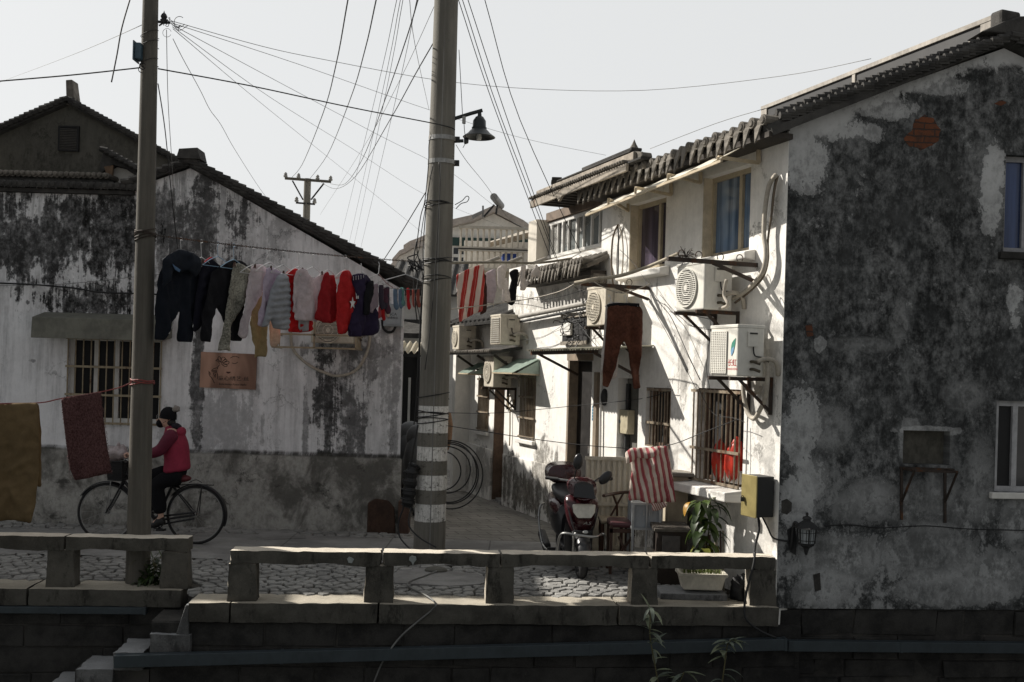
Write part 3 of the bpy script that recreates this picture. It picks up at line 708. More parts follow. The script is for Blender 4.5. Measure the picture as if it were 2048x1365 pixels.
# ---------------------------------------------------------------- unseen houses added to the row, heights set for their shade
hz_ = [('unseen two storey house added left of the mouldy house for its shade', -9.9, X0-.06, 6.05), ('unseen taller house added at the far left for its shade', -19, -10.0, 6.7)]
for lab, xa, xb, hh in hz_:
    t = thing('row_house', lab, 'house', ((xa+xb)/2, 13.1, 0), 'houses further left along the street')
    k = MB(); wns = [(xa+1+i*1.7, zz, xa+1.9+i*1.7, zz+1.2) for i in range(int((xb-xa-1)/1.7)) for zz in (1.0, 3.6)]
    k.wall(LW, [(xa, -.2), (xb, -.2), (xb, hh), (xa, hh)], wns, V((-1.9, 3.6, 0)), .1); k.build('wall', m_white, t)
    for rc in wns: window(LW, rc, t, m_alu, m_glass)
    a_, b_ = MB(), MB(); tiled_slab(a_, b_, (xa-.1, 12.75, hh-.05), (xb+.1, 12.75, hh-.05), V((-1.1, 2.1, .85)), 0, .25); tiled_slab(a_, b_, (xa-2.3, 16.9, hh-.05), (xb-2.1, 16.9, hh-.05), V((1.1, -2.05, .85)), 0, .25)
    r_ = a_.build('roof', m_tile, t); b_.build('cover_tiles', m_tile, r_)
# ================================================================ RIGHT HOUSES along the alley
NI = -FC.n       # into the houses
def fu(x, y, n=0.0): return FC.hit(x, y, n)[0]
def fz(x, y, n=0.0): return FC.hit(x, y, n)[1]
# ---- house A: dark gable on the canal, white facade on the alley
ha = thing('two_storey_house', 'two storey house with black weathered gable over the canal and sunlit white alley front', 'house', (2.5, 9.45, 0))
zc = fz(1579, 262); sA = fu(1205, 420)
hb = FC.rect(1405, 342, 1500, 508); hp = FC.rect(1259, 400, 1331, 538)
b1 = FC.rect(1395, 778, 1487, 968); b2 = FC.rect(1291, 776, 1341, 896); al = FC.rect(1234, 757, 1276, 930)
k = MB(); k.wall(FC, [(sA, -.3), (0, -.3), (0, zc), (sA, zc)], [hb, hp, b1, b2, al], NI*.32, .14); k.build('alley_wall', m_facade, ha)
ap = GB.hit(2008, 97); ez = GB.hit(1582, 250)[1]
w1 = GB.rect(2009, 312, 2110, 506); w2 = GB.rect(1991, 803, 2095, 985); nc = GB.rect(1806, 862, 1900, 930)
k = MB(); k.wall(GB, [(.006, -.02), (4.5, -.02), (4.5, 4.3), (ap[0], ap[1]), (.006, ez)], [w1, w2, nc], BACK*.34, .12); k.build('gable_wall', m_gable, ha)
k = MB(); k.pbox(GB, nc[0]-.02, nc[2]+.02, -.125, -.121, nc[1]-.02, nc[3]+.02); k.build('niche_back', M('niche plaster', (.10, .095, .08), .95, 0, .4, 5), ha)
k = MB(); k.pbox(GB, .004, 4.5, -.3, -.035, -2.3, -.024); fd = k.build('foundation', m_rubble, ha)
k = MB(); z = -.03
while z > -1.2:
    hgt = R.uniform(.12, .25); u = R.uniform(-.0, .02)
    while u < 4.4:
        wd = R.uniform(.22, .85)
        jbox(k, GB, u+.008, min(u+wd, 4.45)-.008, -.05, R.uniform(-.035, .01), z-hgt+.007, z-.007, .022); u += wd
    z -= hgt
k.build('foundation_stones', m_granite_dark, fd, bevel=.014)
k = MB()      # horizontal crack ledge where the plaster changes
pp = smoothpts([GB.w(x, y, .004) for x, y in [(1648, 1052), (1700, 1050), (1760, 1056), (1850, 1052), (1930, 1058), (2000, 1060), (2080, 1062)]], 4)
k.tube(pp, .0045, 5); k.build('plaster_ridge', m_dark, ha)
# exposed brick where plaster fell off
g = G('exposed red brick', .9, .1); x, y, z = g.pos(); U = (x-2.5)*.996+(y-9.45)*.0896
br = g.n('ShaderNodeTexBrick'); g.put(br.inputs['Vector'], g.vec(U+(g.noise3(14, 14, 14, 3)-.5)*.03, z+(g.noise3(14, 14, 14, 3, off=4)-.5)*.03, 0)); br.inputs['Scale'].default_value = 1
br.inputs['Brick Width'].default_value = .2; br.inputs['Row Height'].default_value = .062; br.inputs['Mortar Size'].default_value = .006
br.inputs[1].default_value = (.17, .065, .035, 1); br.inputs[2].default_value = (.11, .05, .032, 1); br.inputs[3].default_value = (.06, .045, .04, 1)
n1 = g.noise3(12, 12, 12, 6, .7); g.col(g.mix(n1.ss(.5, .7)*.7, S(g, br.outputs[0]), (.05, .04, .035))); g.bump(n1-S(g, br.outputs[1]), .02, 1.0); m_brick = g.mat
for pts in ([(1806, 278), (1822, 262), (1830, 240), (1848, 232), (1868, 238), (1880, 256), (1880, 276), (1866, 292), (1842, 300), (1820, 292)], [(1611, 652), (1624, 648), (1627, 672), (1614, 674)], [(1988, 208), (2004, 200), (2014, 206), (2002, 212)]):
    n_ = len(pts); dn_ = [(pts[i][0]+(pts[(i+1) % n_][0]-pts[i][0])*f+R.uniform(-2.6, 2.6), pts[i][1]+(pts[(i+1) % n_][1]-pts[i][1])*f+R.uniform(-2.6, 2.6)) for i in range(n_) for f in (0, .33, .66)] if n_ > 6 else pts
    c_ = [GB.w(x, y, .004) for x, y in dn_]; k = MB(); k.prism(c_, -GB.n*.002); k.build('bare_brick', m_brick, ha)
for nm, pts in (('missing_plaster', [(1563, 1002), (1574, 998), (1584, 1006), (1583, 1022), (1574, 1030), (1563, 1026)]), ('missing_plaster', [(1626, 1150), (1640, 1146), (1642, 1180), (1630, 1184)])):
    k = MB(); k.prism([GB.w(x, y, .003) for x, y in pts], -GB.n*.002); k.build(nm, m_rubble, ha)
# gable windows
def curtain_glass(name, c, c2):
    g = G(name, .06, .5); x, y, z = g.pos(); n = g.noise(g.vec(x*9, y*9, z*.5), 1, 4, .6); n2 = g.noise3(1.5, 1.5, 1.5, 3, .5)
    g.col(g.mix(n.ss(.36, .64), tuple(v*.45 for v in c), g.mix(n2.ss(.4, .6), c, c2))); return g.mat
m_blue = curtain_glass('blue curtained glass', (.05, .08, .19), (.09, .13, .24))
wf = window(GB, w1, ha, M('grey frame', (.30, .30, .31), .5), m_blue, (0, .5, 1), n=-.08, fw=.05, sill=(.05, .05, .07), msill=m_granite_dark)
wf = window(GB, w2, ha, M('weathered white frame', (.42, .42, .43), .6, 0, .25, 6), [m_dark, m_glass], (0, .42, 1), n=-.05, fw=.05, sill=(.05, .05, .06), msill=m_white)
# iron bracket shelf under the niche
t = thing('iron_shelf_frame', 'empty rusty iron bracket frame under the niche on the black gable wall', 'bracket', GB.w(1850, 1000))
k = MB()
for a, c in [((1800, 936), (1908, 940)), ((1803, 938), (1803, 1040)), ((1890, 940), (1890, 1046))]: k.bar(GB.w(*a, .02), GB.w(*c, .02), .022)
k.build('frame', m_rust, t)
k = MB(); q0, q1 = GB.w(1806, 937, .02), GB.w(1890, 940, .02)
k.bar(q0+GB.n*.22, q1+GB.n*.22, .02); k.bar(q0, q0+GB.n*.22, .02); k.bar(q1, q1+GB.n*.22, .02); k.bar(q1+GB.n*.22, GB.w(1890, 1005, .02), .016); k.bar(q0+GB.n*.22, GB.w(1803, 1005, .02), .016); k.build('shelf_arm', m_rust, t)
# ---- windows of the alley front
m_cream2 = M('cream window render', (.52, .45, .34), .85, 0, .2, 5)
def reveal_box(pl, rc, n, parent):
    k = MB(); k.pbox(pl, rc[0]+.003, rc[2]-.003, n-.12, n-.1, rc[1]+.003, rc[3]-.003); return k.build('backing', m_dark, parent)
m_pane_blue = curtain_glass('window glass over blue curtain', (.13, .20, .31), (.26, .32, .39)); m_pane_purple = curtain_glass('window glass over purple curtain', (.085, .07, .10), (.2, .19, .21))
m_fr = M('champagne aluminium', (.42, .36, .26), .45, .1, .15, 6)
fA = window(FC, hb, ha, m_fr, m_pane_blue, (0, .62, 1), n=-.11, fw=.05); fB = window(FC, hp, ha, m_fr, m_pane_purple, (0, .62, 1), n=-.11, fw=.05)
for rc, f_ in ((hb, fA), (hp, fB)):
    k = MB()
    k.pbox(FC, rc[0]+.002, rc[0]+.012, -.108, -.004, rc[1]+.006, rc[3]-.004); k.build('jamb_lining', m_cream2, f_)
    k = MB(); q = FC.p; a, c, zz = rc[0]-.12, rc[2]+.12, rc[1]
    k.hexa([q(a, .12, zz-.10), q(c, .12, zz-.10), q(c, .002, zz-.12), q(a, .002, zz-.12)], [q(a, .13, zz-.035), q(c, .13, zz-.035), q(c, .002, zz-.004), q(a, .002, zz-.004)]); k.build('sill', m_white, f_, bevel=.012)
m_bar = M('old painted window bars', (.27, .22, .16), .6, .2, .3, 9, rust=.3)
for rc, lab, nb, rl in ((b1, 1, 11, (.02, .36, .98)), (b2, 0, 9, (.02, .42, .98))):
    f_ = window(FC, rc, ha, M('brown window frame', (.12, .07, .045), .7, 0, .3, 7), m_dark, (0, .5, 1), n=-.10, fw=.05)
    grille(FC, rc[0]-.01, rc[1]-.01, rc[2]+.01, rc[3]-.01, .05 if lab else -.03, nb, rl, m_bar, f_, .009)
    if lab:
        k = MB(); q = FC.p; a, c, zz = rc[0]-.12, rc[2]+.10, rc[1]; k.hexa([q(a, .26, zz-.12), q(c, .26, zz-.12), q(c, .002, zz-.14), q(a, .002, zz-.14)], [q(a, .26, zz-.03), q(c, .26, zz-.03), q(c, .002, zz-.008), q(a, .002, zz-.008)]); k.build('sill', m_facade, f_, bevel=.012)
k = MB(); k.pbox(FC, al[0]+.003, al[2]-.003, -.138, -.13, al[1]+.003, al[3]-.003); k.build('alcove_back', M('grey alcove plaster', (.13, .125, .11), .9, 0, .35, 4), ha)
# roof of house A
ra, rb = MB(), MB()
E0, E1 = FC.p(.10, .26, zc-.02), FC.p(sA-.02, .26, zc-.02); rdg = GB.p(ap[0], .10, ap[1]+.10)
upv = rdg-E0; tiled_slab(ra, rb, E0, E1, upv, 0, .16, .07, .05)
R2 = GB.p(4.7, .10, 4.32); tiled_slab(ra, rb, R2, R2+(E1-E0), rdg-R2, 0, .2, .07, .05)
roA = ra.build('roof', m_tile, ha); rb.build('cover_tiles', m_tile, roA)
k = MB(); drip_row(k, FC.p(.10, .30, zc+.06), FC.p(sA-.05, .30, zc+.06), FC.n, 25, .05, .21, .3, .01); k.build('eave_tiles', m_tile_lit, roA)
k = MB(); k.bar(FC.p(.08, .14, zc-.07), FC.p(sA, .14, zc-.07), .26, .05); k.build('eave_board', m_wood_dark, roA)
k = MB(); verge_row(k, GB.p(-.12, 0, ez-.0), GB.p(ap[0], 0, ap[1]+.05), GB.n, 34, .15, .045); verge_row(k, GB.p(4.6, 0, 4.35), GB.p(ap[0], 0, ap[1]+.05), GB.n, 34, .15, .045)
for j in range(1):
    verge_row(k, GB.p(-.12, -.1, ez+.06+j*.05), GB.p(ap[0], -.1, ap[1]+.11+j*.05), GB.n, 34, .13-j*.05, .04)
k.build('verge_tiles', m_tile, roA)
# ridge: white-edged black band running back along the alley
rz0, rz1 = ap[1]+.13, ap[1]+.27
K0 = GB.p(ap[0]-.02, -.02, 0); Lr = 3.75
def rbox(mb, t0, t1, w_, z0, z1):
    a = K0+BACK*t0; c = K0+BACK*t1; sd = V((.9348, .3552, 0))*w_
    mb.hexa([V((p.x, p.y, z0)) for p in (a-sd, a+sd, c+sd, c-sd)], [V((p.x, p.y, z1)) for p in (a-sd, a+sd, c+sd, c-sd)])
k = MB(); rbox(k, .15, Lr-.1, .08, rz0, rz1); rg = k.build('ridge_band', m_dark, roA)
m_rw = M('weathered ridge plaster', (.40, .37, .33), .9, 0, .3, 5)
k = MB(); rbox(k, .0, Lr, .11, rz0-.05, rz0+.005); rbox(k, .0, Lr, .10, rz1-.004, rz1+.04)
for a, c in ((.0, .16), (Lr*.52, Lr*.52+.05), (Lr-.12, Lr)): rbox(k, a, c, .095, rz0+.003, rz1-.003)
k.build('ridge_edging', m_rw, rg)
k = MB(); rbox(k, -.12, .03, .12, rz0-.0, rz1+.06); k.build('ridge_block', m_tile, rg, bevel=.03)
k = MB(); aa = GB.p(ap[0]+.02, .02, ap[1]+.16); k.prism([GB.p(ap[0]+dx, .14, ap[1]+dz) for dx, dz in [(-.30, .10), (-.1, .2), (.06, .26), (.2, .27), (.24, .2), (.17, .15), (.2, .06), (.1, .08)]], -GB.n*.3); k.build('gable_finial', m_tile, rg, bevel=.02)
# ---- long awning over the upper windows of house A
aw = thing('awning', 'long pale sheet awning on steel brackets over the blue and purple windows', 'awning', FC.w(1350, 380))
o0, o1 = FC.w(1172, 428, .62), FC.w(1443, 318, .50); i0, i1 = FC.w(1212, 408, .02), FC.w(1520, 279, .02)
m_aw = M('sun bleached awning sheet', (.78, .74, .64), .6, 0, .1, 4, trans=.25)
k = MB(); N = 24
for i in range(N+1):
    f = i/N; wv = .012*math.sin(f*40); a = o0.lerp(o1, f)+V((0, 0, wv)); c = i0.lerp(i1, f)
    k.v += [a, c+V((0, 0, wv)), a+V((0, 0, .006)), c+V((0, 0, wv+.006))]
for i in range(N):
    j = i*4; k.f += [(j, j+4, j+5, j+1), (j+2, j+3, j+7, j+6), (j, j+2, j+6, j+4), (j+1, j+5, j+7, j+3)]
k.build('awning_sheet', m_aw, aw)
m_br = M('cream painted steel', (.48, .40, .28), .5, .1, .2, 8)
for f, x_, yt, yb in ((.98, 1517, 284, 326), (.66, 1401, 345, 366), (.42, 1342, 362, 390), (.2, 1256, 408, 422)):
    k = MB(); a = FC.w(x_, yt, .03); c = FC.w(x_, yb, .03); e = o0.lerp(o1, f)
    k.bar(a, c, .035); k.bar(c, V((e.x, e.y, c.z)), .03); k.bar(V((e.x, e.y, c.z)), e, .025); k.build('bracket', m_br, aw)
k = MB(); k.bar(o0+V((0, 0, -.02)), o1+V((0, 0, -.02)), .025); k.build('front_rail', m_br, aw)
# ---- house B
hB = thing('narrow_house', 'narrow two storey house with a glazed balcony over a small tiled pent roof', 'house', FC.w(1140, 1020))
uB0, uB1 = sA-.004, fu(1058, 430); zt = fz(1215, 400, -.2)-.02
gl = [FC.hit(1092, 485, -.2)[0], (fz(1093, 519, -.2)+fz(1218, 491, -.2))/2, FC.hit(1217, 450, -.2)[0], (fz(1091, 450, -.2)+fz(1217, 411, -.2))/2]
zp = gl[1]-.05
k = MB(); k.wall(FC, [(uB1+.36, zp), (uB0-.0, zp), (uB0, zt), (uB1+.36, zt)], [(gl[0], gl[1], gl[2], gl[3])], NI*.25, .06, n0=-.2); k.build('upper_wall', m_white, hB)
k = MB(); k.pbox(FC, uB1, uB1+.33, -.5, .0, zp-.3, zt); k.build('pier', M('shaded cream render', (.56, .52, .45), .9, 0, .12, 4), hB)
wnd = window(FC, gl, hB, m_alu, m_glass_pale, (0, .12, .32, .55, .78, 1), n=-.17, fw=.045)
for f in (.04, .24, .42, .66, .9):
    u = gl[0]+(gl[2]-gl[0])*f; k = MB(); k.pbox(FC, u-.012, u+.012, -.195, -.165, gl[1]+.05, gl[3]-.05); k.build('sash', m_alu, wnd)
dC = FC.rect(1134, 724, 1181, 985); dB = (dC[0], -.02, dC[2], fz(1158, 722))
d2 = (fu(987, 880), -.02, fu(1009, 880), fz(998, 778)); wC = FC.rect(1041, 751, 1071, 879)
uL = fu(985, 850)
zl = fz(1140, 575)
k = MB(); k.wall(FC, [(d2[2]+.0, -.3), (uB0, -.3), (uB0, zp-.02), (d2[2], zp-.02)], [dB, wC], NI*.3, .2); k.build('lower_wall', m_facade, hB)
k = MB(); k.prism([FC.p(u, .03, z) for u, z in [(d2[2]+.0, -.2), (dB[0]-.02, -.2), (dB[0]-.02, fz(1118, 935)), (d2[2], fz(1010, 908))]], -FC.n*.028); k.build('plinth', m_facade, hB, bevel=.012)
k = MB(); k.pbox(FC, dB[0]+.06, dB[2]-.01, -.16, -.12, 0, dB[3]-.01); dr = k.build('door', M('black wooden door', (.016, .014, .013), .5, 0, .3, 6), hB)
k = MB(); k.tube([FC.p(dB[2]-.16, -.11, 1.05), FC.p(dB[2]-.16, -.06, 1.05), FC.p(dB[2]-.16, -.06, 1.15)], .012, 6); k.build('handle', m_steel, dr)
k = MB(); k.pbox(FC, dB[0]-.0, dB[0]+.055, -.15, .012, 0, dB[3]); k.pbox(FC, dB[0]-.03, dB[2]+.03, -.15, .016, dB[3]+.002, dB[3]+.09); k.build('door_frame', M('stone door surround', (.24, .19, .14), .85, 0, .25, 6), dr)
f_ = window(FC, wC, hB, M('brown window frame', (.12, .07, .045)), m_dark, (0, .5, 1), n=-.1, fw=.04); grille(FC, wC[0]+.01, wC[1], wC[2]-.01, wC[3], .01, 10, (.03, .33, .66, .97), m_bar, f_, .009)
k = MB(); k.pbox(FC, wC[0]-.05, wC[2]+.05, .002, .06, wC[1]-.07, wC[1]-.01); k.build('sill', m_white, f_, bevel=.008)
# pent roof with drip tiles under the glazed balcony
pr = MB(); pt = MB(); o_ = fz(1120, 548, .28)+.05
uP0, uP1 = fu(1218, 510, 0), fu(1072, 550, 0)
tiled_slab(pr, pt, FC.p(uP0, .31, o_), FC.p(uP1, .31, o_), -FC.n*.51+V((0, 0, .24)), 0, .15, .05, .045)
p_ = pr.build('pent_roof', m_tile_lit, hB); pt.build('cover_tiles', m_tile_lit, p_)
k = MB(); drip_row(k, FC.p(uP0, .34, o_+.05), FC.p(uP1, .34, o_+.05), FC.n, 22, .042, .2, .22, .012); k.build('eave_tiles', m_tile_lit, p_)
k = MB(); k.pbox(FC, uP1, uP0-.05, .003, .22, o_-.12, o_-.06); k.build('eave_board', m_wood_dark, p_)
k = MB(); k.pbox(FC, uP0-.13, uP0-.02, .003, .2, o_-.30, o_-.10); k.build('corbel', m_tile_lit, p_, bevel=.03)
# roof edge of house B
uf0, uf1 = fu(1060, 420, .42), fu(1252, 320, .42)
zf = (fz(1060, 425, .42)+fz(1240, 336, .42))/2
q = FC.p
kk = MB(); kk.prism([q(uf0, .42, zf-.01), q(uf0+.95, .42, zf), q(uf0+1.0, .42, zf-.06), q(uf0+1.1, .42, zf), q(uf1, .42, zf+.01), q(uf1, .42, zf+.095), q(uf0, .42, zf+.095)], FC.n*-.035)
kr = kk.build('fascia', m_fascia, hB)
k = MB(); k.pbox(FC, uf0+.02, uf1+.3, -1.2, .39, zf+.097, zf+.118); rB = k.build('roof', m_tile, hB)
k = MB(); drip_row(k, q(uf1-.02, .43, zf+.125), q(uf0, .43, zf+.125), FC.n, 44, .02, .015, .12, .003); k.build('eave_tiles', m_tile_lit, rB)
k = MB(); k.pbox(FC, uf0+.01, uf1+.02, .18, .34, zf+.12, zf+.235); rp_ = k.build('parapet', m_fascia, rB, bevel=.01)
k = MB(); k.pbox(FC, uf0+.75, uf1-.05, .17, .35, zf+.237, zf+.262); k.pbox(FC, uf0+1.5, uf1-.05, .19, .33, zf+.264, zf+.30); k.build('parapet_cap', m_tile, rp_, bevel=.01)
for x_, y_, sz in ((1268, 304, .075), (1166, 350, .045)):
    c = FC.w(x_, y_, .26); k = MB(); k.lathe((c.x, c.y, c.z-.05), [(sz*.9, 0), (sz, sz*.5), (sz*.75, sz*1.1), (sz*.3, sz*1.9), (.0, sz*2.6)], 8); k.build('finial', m_tile_lit, rp_)
c = FC.w(1113, 372, .26); k = MB()
for i in range(4): k.box(c.x-.075+.008*(i % 2), c.x+.075-.008*(i % 2), c.y-.07, c.y+.07, c.z-.06+i*.042, c.z-.02+i*.042)
k.build('stacked_tiles', m_tile, rp_, bevel=.006)
k = MB(); k.prism([FC.w(x, y, .3) for x, y in [(1258, 302), (1282, 304), (1284, 312), (1270, 334), (1262, 320)]], -FC.n*.14); k.build('ridge_end', m_tile_lit, rp_, bevel=.015)
k = MB(); k.prism([FC.w(x, y, .05) for x, y in [(1261, 326), (1290, 340), (1262, 344)]], -FC.n*.5); k.build('side_gable', m_white, hB)
k = MB()
for i in range(15):
    u = uf0+.08+(uf1-uf0)*i/15; k.bar(q(u, .37, zf+.06), q(u, -.35, zf+.06), .05, .06)
k.build('rafters', m_wood_dark, kr)
k = MB(); k.pbox(FC, uB1+.34, uB0-.02, -.26, -.14, gl[3]+.02, zf+.06); k.build('wall_beam', M('brown timber beam', (.17, .13, .10), .85, 0, .35, 5), hB)
# ---- house C and D beyond
hC = thing('low_house', 'low whitewashed house further up the alley with a narrow barred window and brown doorway', 'house', FC.w(960, 980))
uC0 = fu(938, 850); zC = fz(1000, 642)
wCc = FC.rect(957, 756, 978, 862)
k = MB(); k.wall(FC, [(uC0, -.3), (d2[2]-.003, -.3), (d2[2]-.003, zC), (uC0, zC)], [(d2[0], d2[1], d2[2]-.04, d2[3]), wCc], NI*.3, .26); k.build('wall', m_facade, hC)
k = MB(); k.pbox(FC, d2[0]+.004, d2[0]+.016, -.255, .004, 0, d2[3]-.004); k.pbox(FC, d2[0]+.02, d2[2]-.042, -.25, -.23, 0, d2[3]-.004); k.build('door', M('brown door lining', (.16, .11, .08), .8, 0, .3, 6), hC)
f_ = window(FC, wCc, hC, M('brown window frame', (.12, .07, .045)), m_dark, (0, .5, 1), n=-.12, fw=.04); grille(FC, wCc[0]+.01, wCc[1], wCc[2]-.01, wCc[3], .01, 8, (.03, .35, .65, .97), m_bar, f_, .009)
k = MB(); k.pbox(FC, wCc[0]-.05, wCc[2]+.05, .002, .06, wCc[1]-.07, wCc[1]-.01); k.build('sill', m_white, f_, bevel=.008)
k = MB(); k.prism([FC.p(u, .04, z) for u, z in [(uC0, -.2), (d2[0]-.02, -.2), (d2[0]-.02, fz(985, 900)), (uC0, fz(940, 885))]], -FC.n*.038); k.build('plinth', m_facade, hC, bevel=.012)
a, b_ = MB(), MB(); tiled_slab(a, b_, FC.p(d2[2]+.3, .35, zC-.03), FC.p(uC0-.1, .35, zC-.03), -FC.n*2.4+V((0, 0, .95)), 0, .2); r_ = a.build('roof', m_tile, hC); b_.build('cover_tiles', m_tile, r_)
hD = thing('low_house', 'pale pillar-like house end past the low house, beside the green window hood', 'house', FC.w(915, 980))
uD = fu(905, 850, .25)
k = MB(); k.wall(FC, [(uD, -.3), (uC0-.004, -.3), (uC0-.004, zC-.1), (uD, zC-.1)], [], NI*.6, .15, n0=.27); k.build('wall', m_white, hD)
a, b_ = MB(), MB(); tiled_slab(a, b_, FC.p(uC0+.1, .6, zC-.1), FC.p(uD-.1, .6, zC-.1), -FC.n*2.4+V((0, 0, .95)), 0, .2); r_ = a.build('roof', m_tile, hD); b_.build('cover_tiles', m_tile, r_)
k = MB(); kp = smoothpts([gz(x, y, .03) for x, y in [(985, 990), (1002, 980), (1030, 992), (1032, 1000), (1000, 1004)]], 2); k.prism(kp, V((0, 0, -.06))); struct(k, 'doorstep', m_concrete)
# ================================================================ poles, lamp, wires
def pole_mat(name, c, bands=None):
    g = G(name, .85, .25); x, y, z = g.pos()
    n1 = g.noise(g.vec(x*4, y*4, z*.8), 1, 6, .65); n2 = g.noise3(40, 40, 25, 5, .75); st = g.noise(g.vec(x*30, y*30, z*.7), 1, 5, .7)
    cc = g.mix((n1*.6+st*.4).ss(.38, .64), tuple(v*.72 for v in c), tuple(v*1.15 for v in c)); cc = g.mix(n2.ss(.55, .75)*.4, cc, tuple(v*.5 for v in c))
    if bands:
        f = None
        for lo, hi in bands:
            k = (z+(n2-.5)*.012).ss(lo-.004, lo+.004)*(z+(n2-.5)*.012).ss(hi+.004, hi-.004); f = k if f is None else f.mx(k)
        chip = g.noise3(14, 14, 8, 9, .8).ss(.61, .66)
        f = f*(1-chip*.9); cc = g.mix(f, cc, g.mix((st*.5+n2*.5).ss(.3, .62), (.34, .33, .31), (.78, .77, .74)))
        zz = z.ss(bands[-1][0]-.02, bands[-1][0])*z.ss(bands[0][1]+.02, bands[0][1]); gr = g.noise3(11, 11, 16, 8, .8, off=3).ss(.53, .62)
        cc = g.mix(gr*zz*.8, cc, (.05, .045, .035))
    g.col(cc); g.bump(n2+n1*.4, .006, .6); return g.mat
P2 = V((-.892, 11.86, 0)); P1 = V((-3.475, 9.69, 0))
def z2(y, x=865, Y=11.7): return at(x, y, Y).z
ys = [(813, 867), (895, 923), (952, 981.5), (1010, 1045)]
m_pole1 = pole_mat('concrete pole', (.105, .097, .083)); m_pole2 = pole_mat('painted concrete pole', (.175, .166, .145), [(z2(b_), z2(a)) for a, b_ in ys])
def taper(mb, base, top, r0, r1, seg=28, n=12):
    base, top = V(base), V(top); mb.tube([base.lerp(top, i/n) for i in range(n+1)], [r0+(r1-r0)*i/n for i in range(n+1)], seg)
pa = thing('utility_pole', 'grey concrete utility pole standing behind the left railing in front of the cyclist', 'utility pole', P1, 'concrete utility poles')
k = MB(); taper(k, P1+V((0, 0, -.2)), P1+V((-.055, 0, 9.0)), .114, .045); k.build('shaft', m_pole1, pa, smooth=2)
pb = thing('utility_pole', 'concrete utility pole with white painted bands and a street lamp at the alley mouth', 'utility pole', P2, 'concrete utility poles')
k = MB(); taper(k, P2+V((0, 0, -.2)), P2+V((.03, 0, 9.5)), .186, .115); k.build('shaft', m_pole2, pb, smooth=2)
k = MB(); k.tube([P2+V((.02, -.187+i*.0073, i*.85)) for i in range(11)], .006, 5); k.build('seam', m_concrete, pb)
def clamp(par, c, r, mat, h=.05):
    k = MB(); k.lathe(c, [(r, -h/2), (r+.008, -h/2), (r+.008, h/2), (r, h/2)], 28); o = k.build('clamp_band', mat, par)
    k = MB(); k.box(c.x+r-.01, c.x+r+.05, c.y-.03, c.y+.03, c.z-h*.6, c.z+h*.6); k.build('clamp_bolt', m_iron, o)
def rp2(z): return .186-.071*(z+.2)/9.7
for y_ in (279, 326):
    z = z2(y_, 885, 11.86); clamp(pb, P2+V((.02, 0, z)), rp2(z)+.002, m_steel)
def winding(par, c, r, turns, mat, tr=.006, hgt=.06, name='wire_winding'):
    k = MB(); pts = []
    for i in range(int(turns*20)+1):
        t = i/20*2*PI; pts.append(c+V((math.cos(t)*(r+.006+R.uniform(0, .006)), math.sin(t)*(r+.006+R.uniform(0, .006)), hgt*(i/(turns*20)-.5)+.02*math.sin(t*1.3))))
    k.tube(pts, tr, 5); return k.build(name, mat, par)
for y_, tn in ((410, 3), (523, 4), (560, 2), (793, 1), (828, 3), (842, 2)):
    z = z2(y_, 870, 11.86); winding(pb, P2+V((.0, 0, z)), rp2(z), tn, m_black)
def rp1(z): return .114-.069*(z+.2)/9.2
for y_, tn in ((468, 4), (476, 2)): z = at(300, y_, 9.69).z; winding(pa, P1+V((-.02, 0, z)), rp1(z), tn, m_rust, .006)
for y_ in (72, 92, 128): z = at(300, y_, 9.69).z; winding(pa, P1+V((-.03, 0, z)), rp1(z), 1, m_iron, .003)
# blue box and insulator on the left pole
t = thing('junction_box', 'small blue grey box strapped to the left concrete pole up high', 'box', at(280, 105, 9.62))
c = at(280, 105, 9.62); k = MB(); k.box(c.x-.03, c.x+.025, c.y-.06, c.y+.06, c.z-.075, c.z+.075); k.build('case', M('blue grey plastic', (.05, .09, .12), .5), t, bevel=.006)
k = MB(); k.box(c.x-.042, c.x-.032, c.y-.075, c.y+.075, c.z-.09, c.z+.09); k.build('front_plate', M('grey blue metal', (.10, .14, .17), .45), t)
k = MB(); k.torus(c+V((.03, 0, -.13)), (0, 1, 0), .03, .006, 16, 6); k.torus(c+V((.02, 0, -.16)), (0, 1, .2), .03, .004, 16, 6); k.build('cable_loop', m_black, t)
t = thing('insulator_bracket', 'dark insulator with tangled wire ends near the top of the left pole', 'insulator', at(328, 38, 9.69))
c = at(328, 36, 9.66); k = MB(); k.lathe(c, [(.0, -.05), (.03, -.05), (.035, -.02), (.022, -.01), (.032, .01), (.02, .035), (.008, .045), (.0, .07)], 12); k.build('insulator', m_iron, t, smooth=2)
k = MB(); k.bar(at(316, 44, 9.66), at(340, 46, 9.66), .02); k.bar(at(318, 52, 9.66), at(336, 40, 9.66), .012); k.build('arm', m_iron, t)
k = MB()
for i in range(5):
    a = at(338, 44, 9.66); pts = [a]
    for j in range(5): pts.append(pts[-1]+V((R.uniform(-.03, .05), R.uniform(-.03, .03), R.uniform(-.06, .035))))
    k.tube(smoothpts(pts, 4), .003, 5)
k.build('wire_tangle', m_black, t)
k = MB(); k.torus(at(359, 44, 9.66), (0, 1, 0), .05, .003, 20, 5, .4, 5.4); k.torus(at(334, 66, 9.66), (0, 1, 0), .04, .002, 20, 5, .4, 6); k.build('wire_loop', m_black, t)
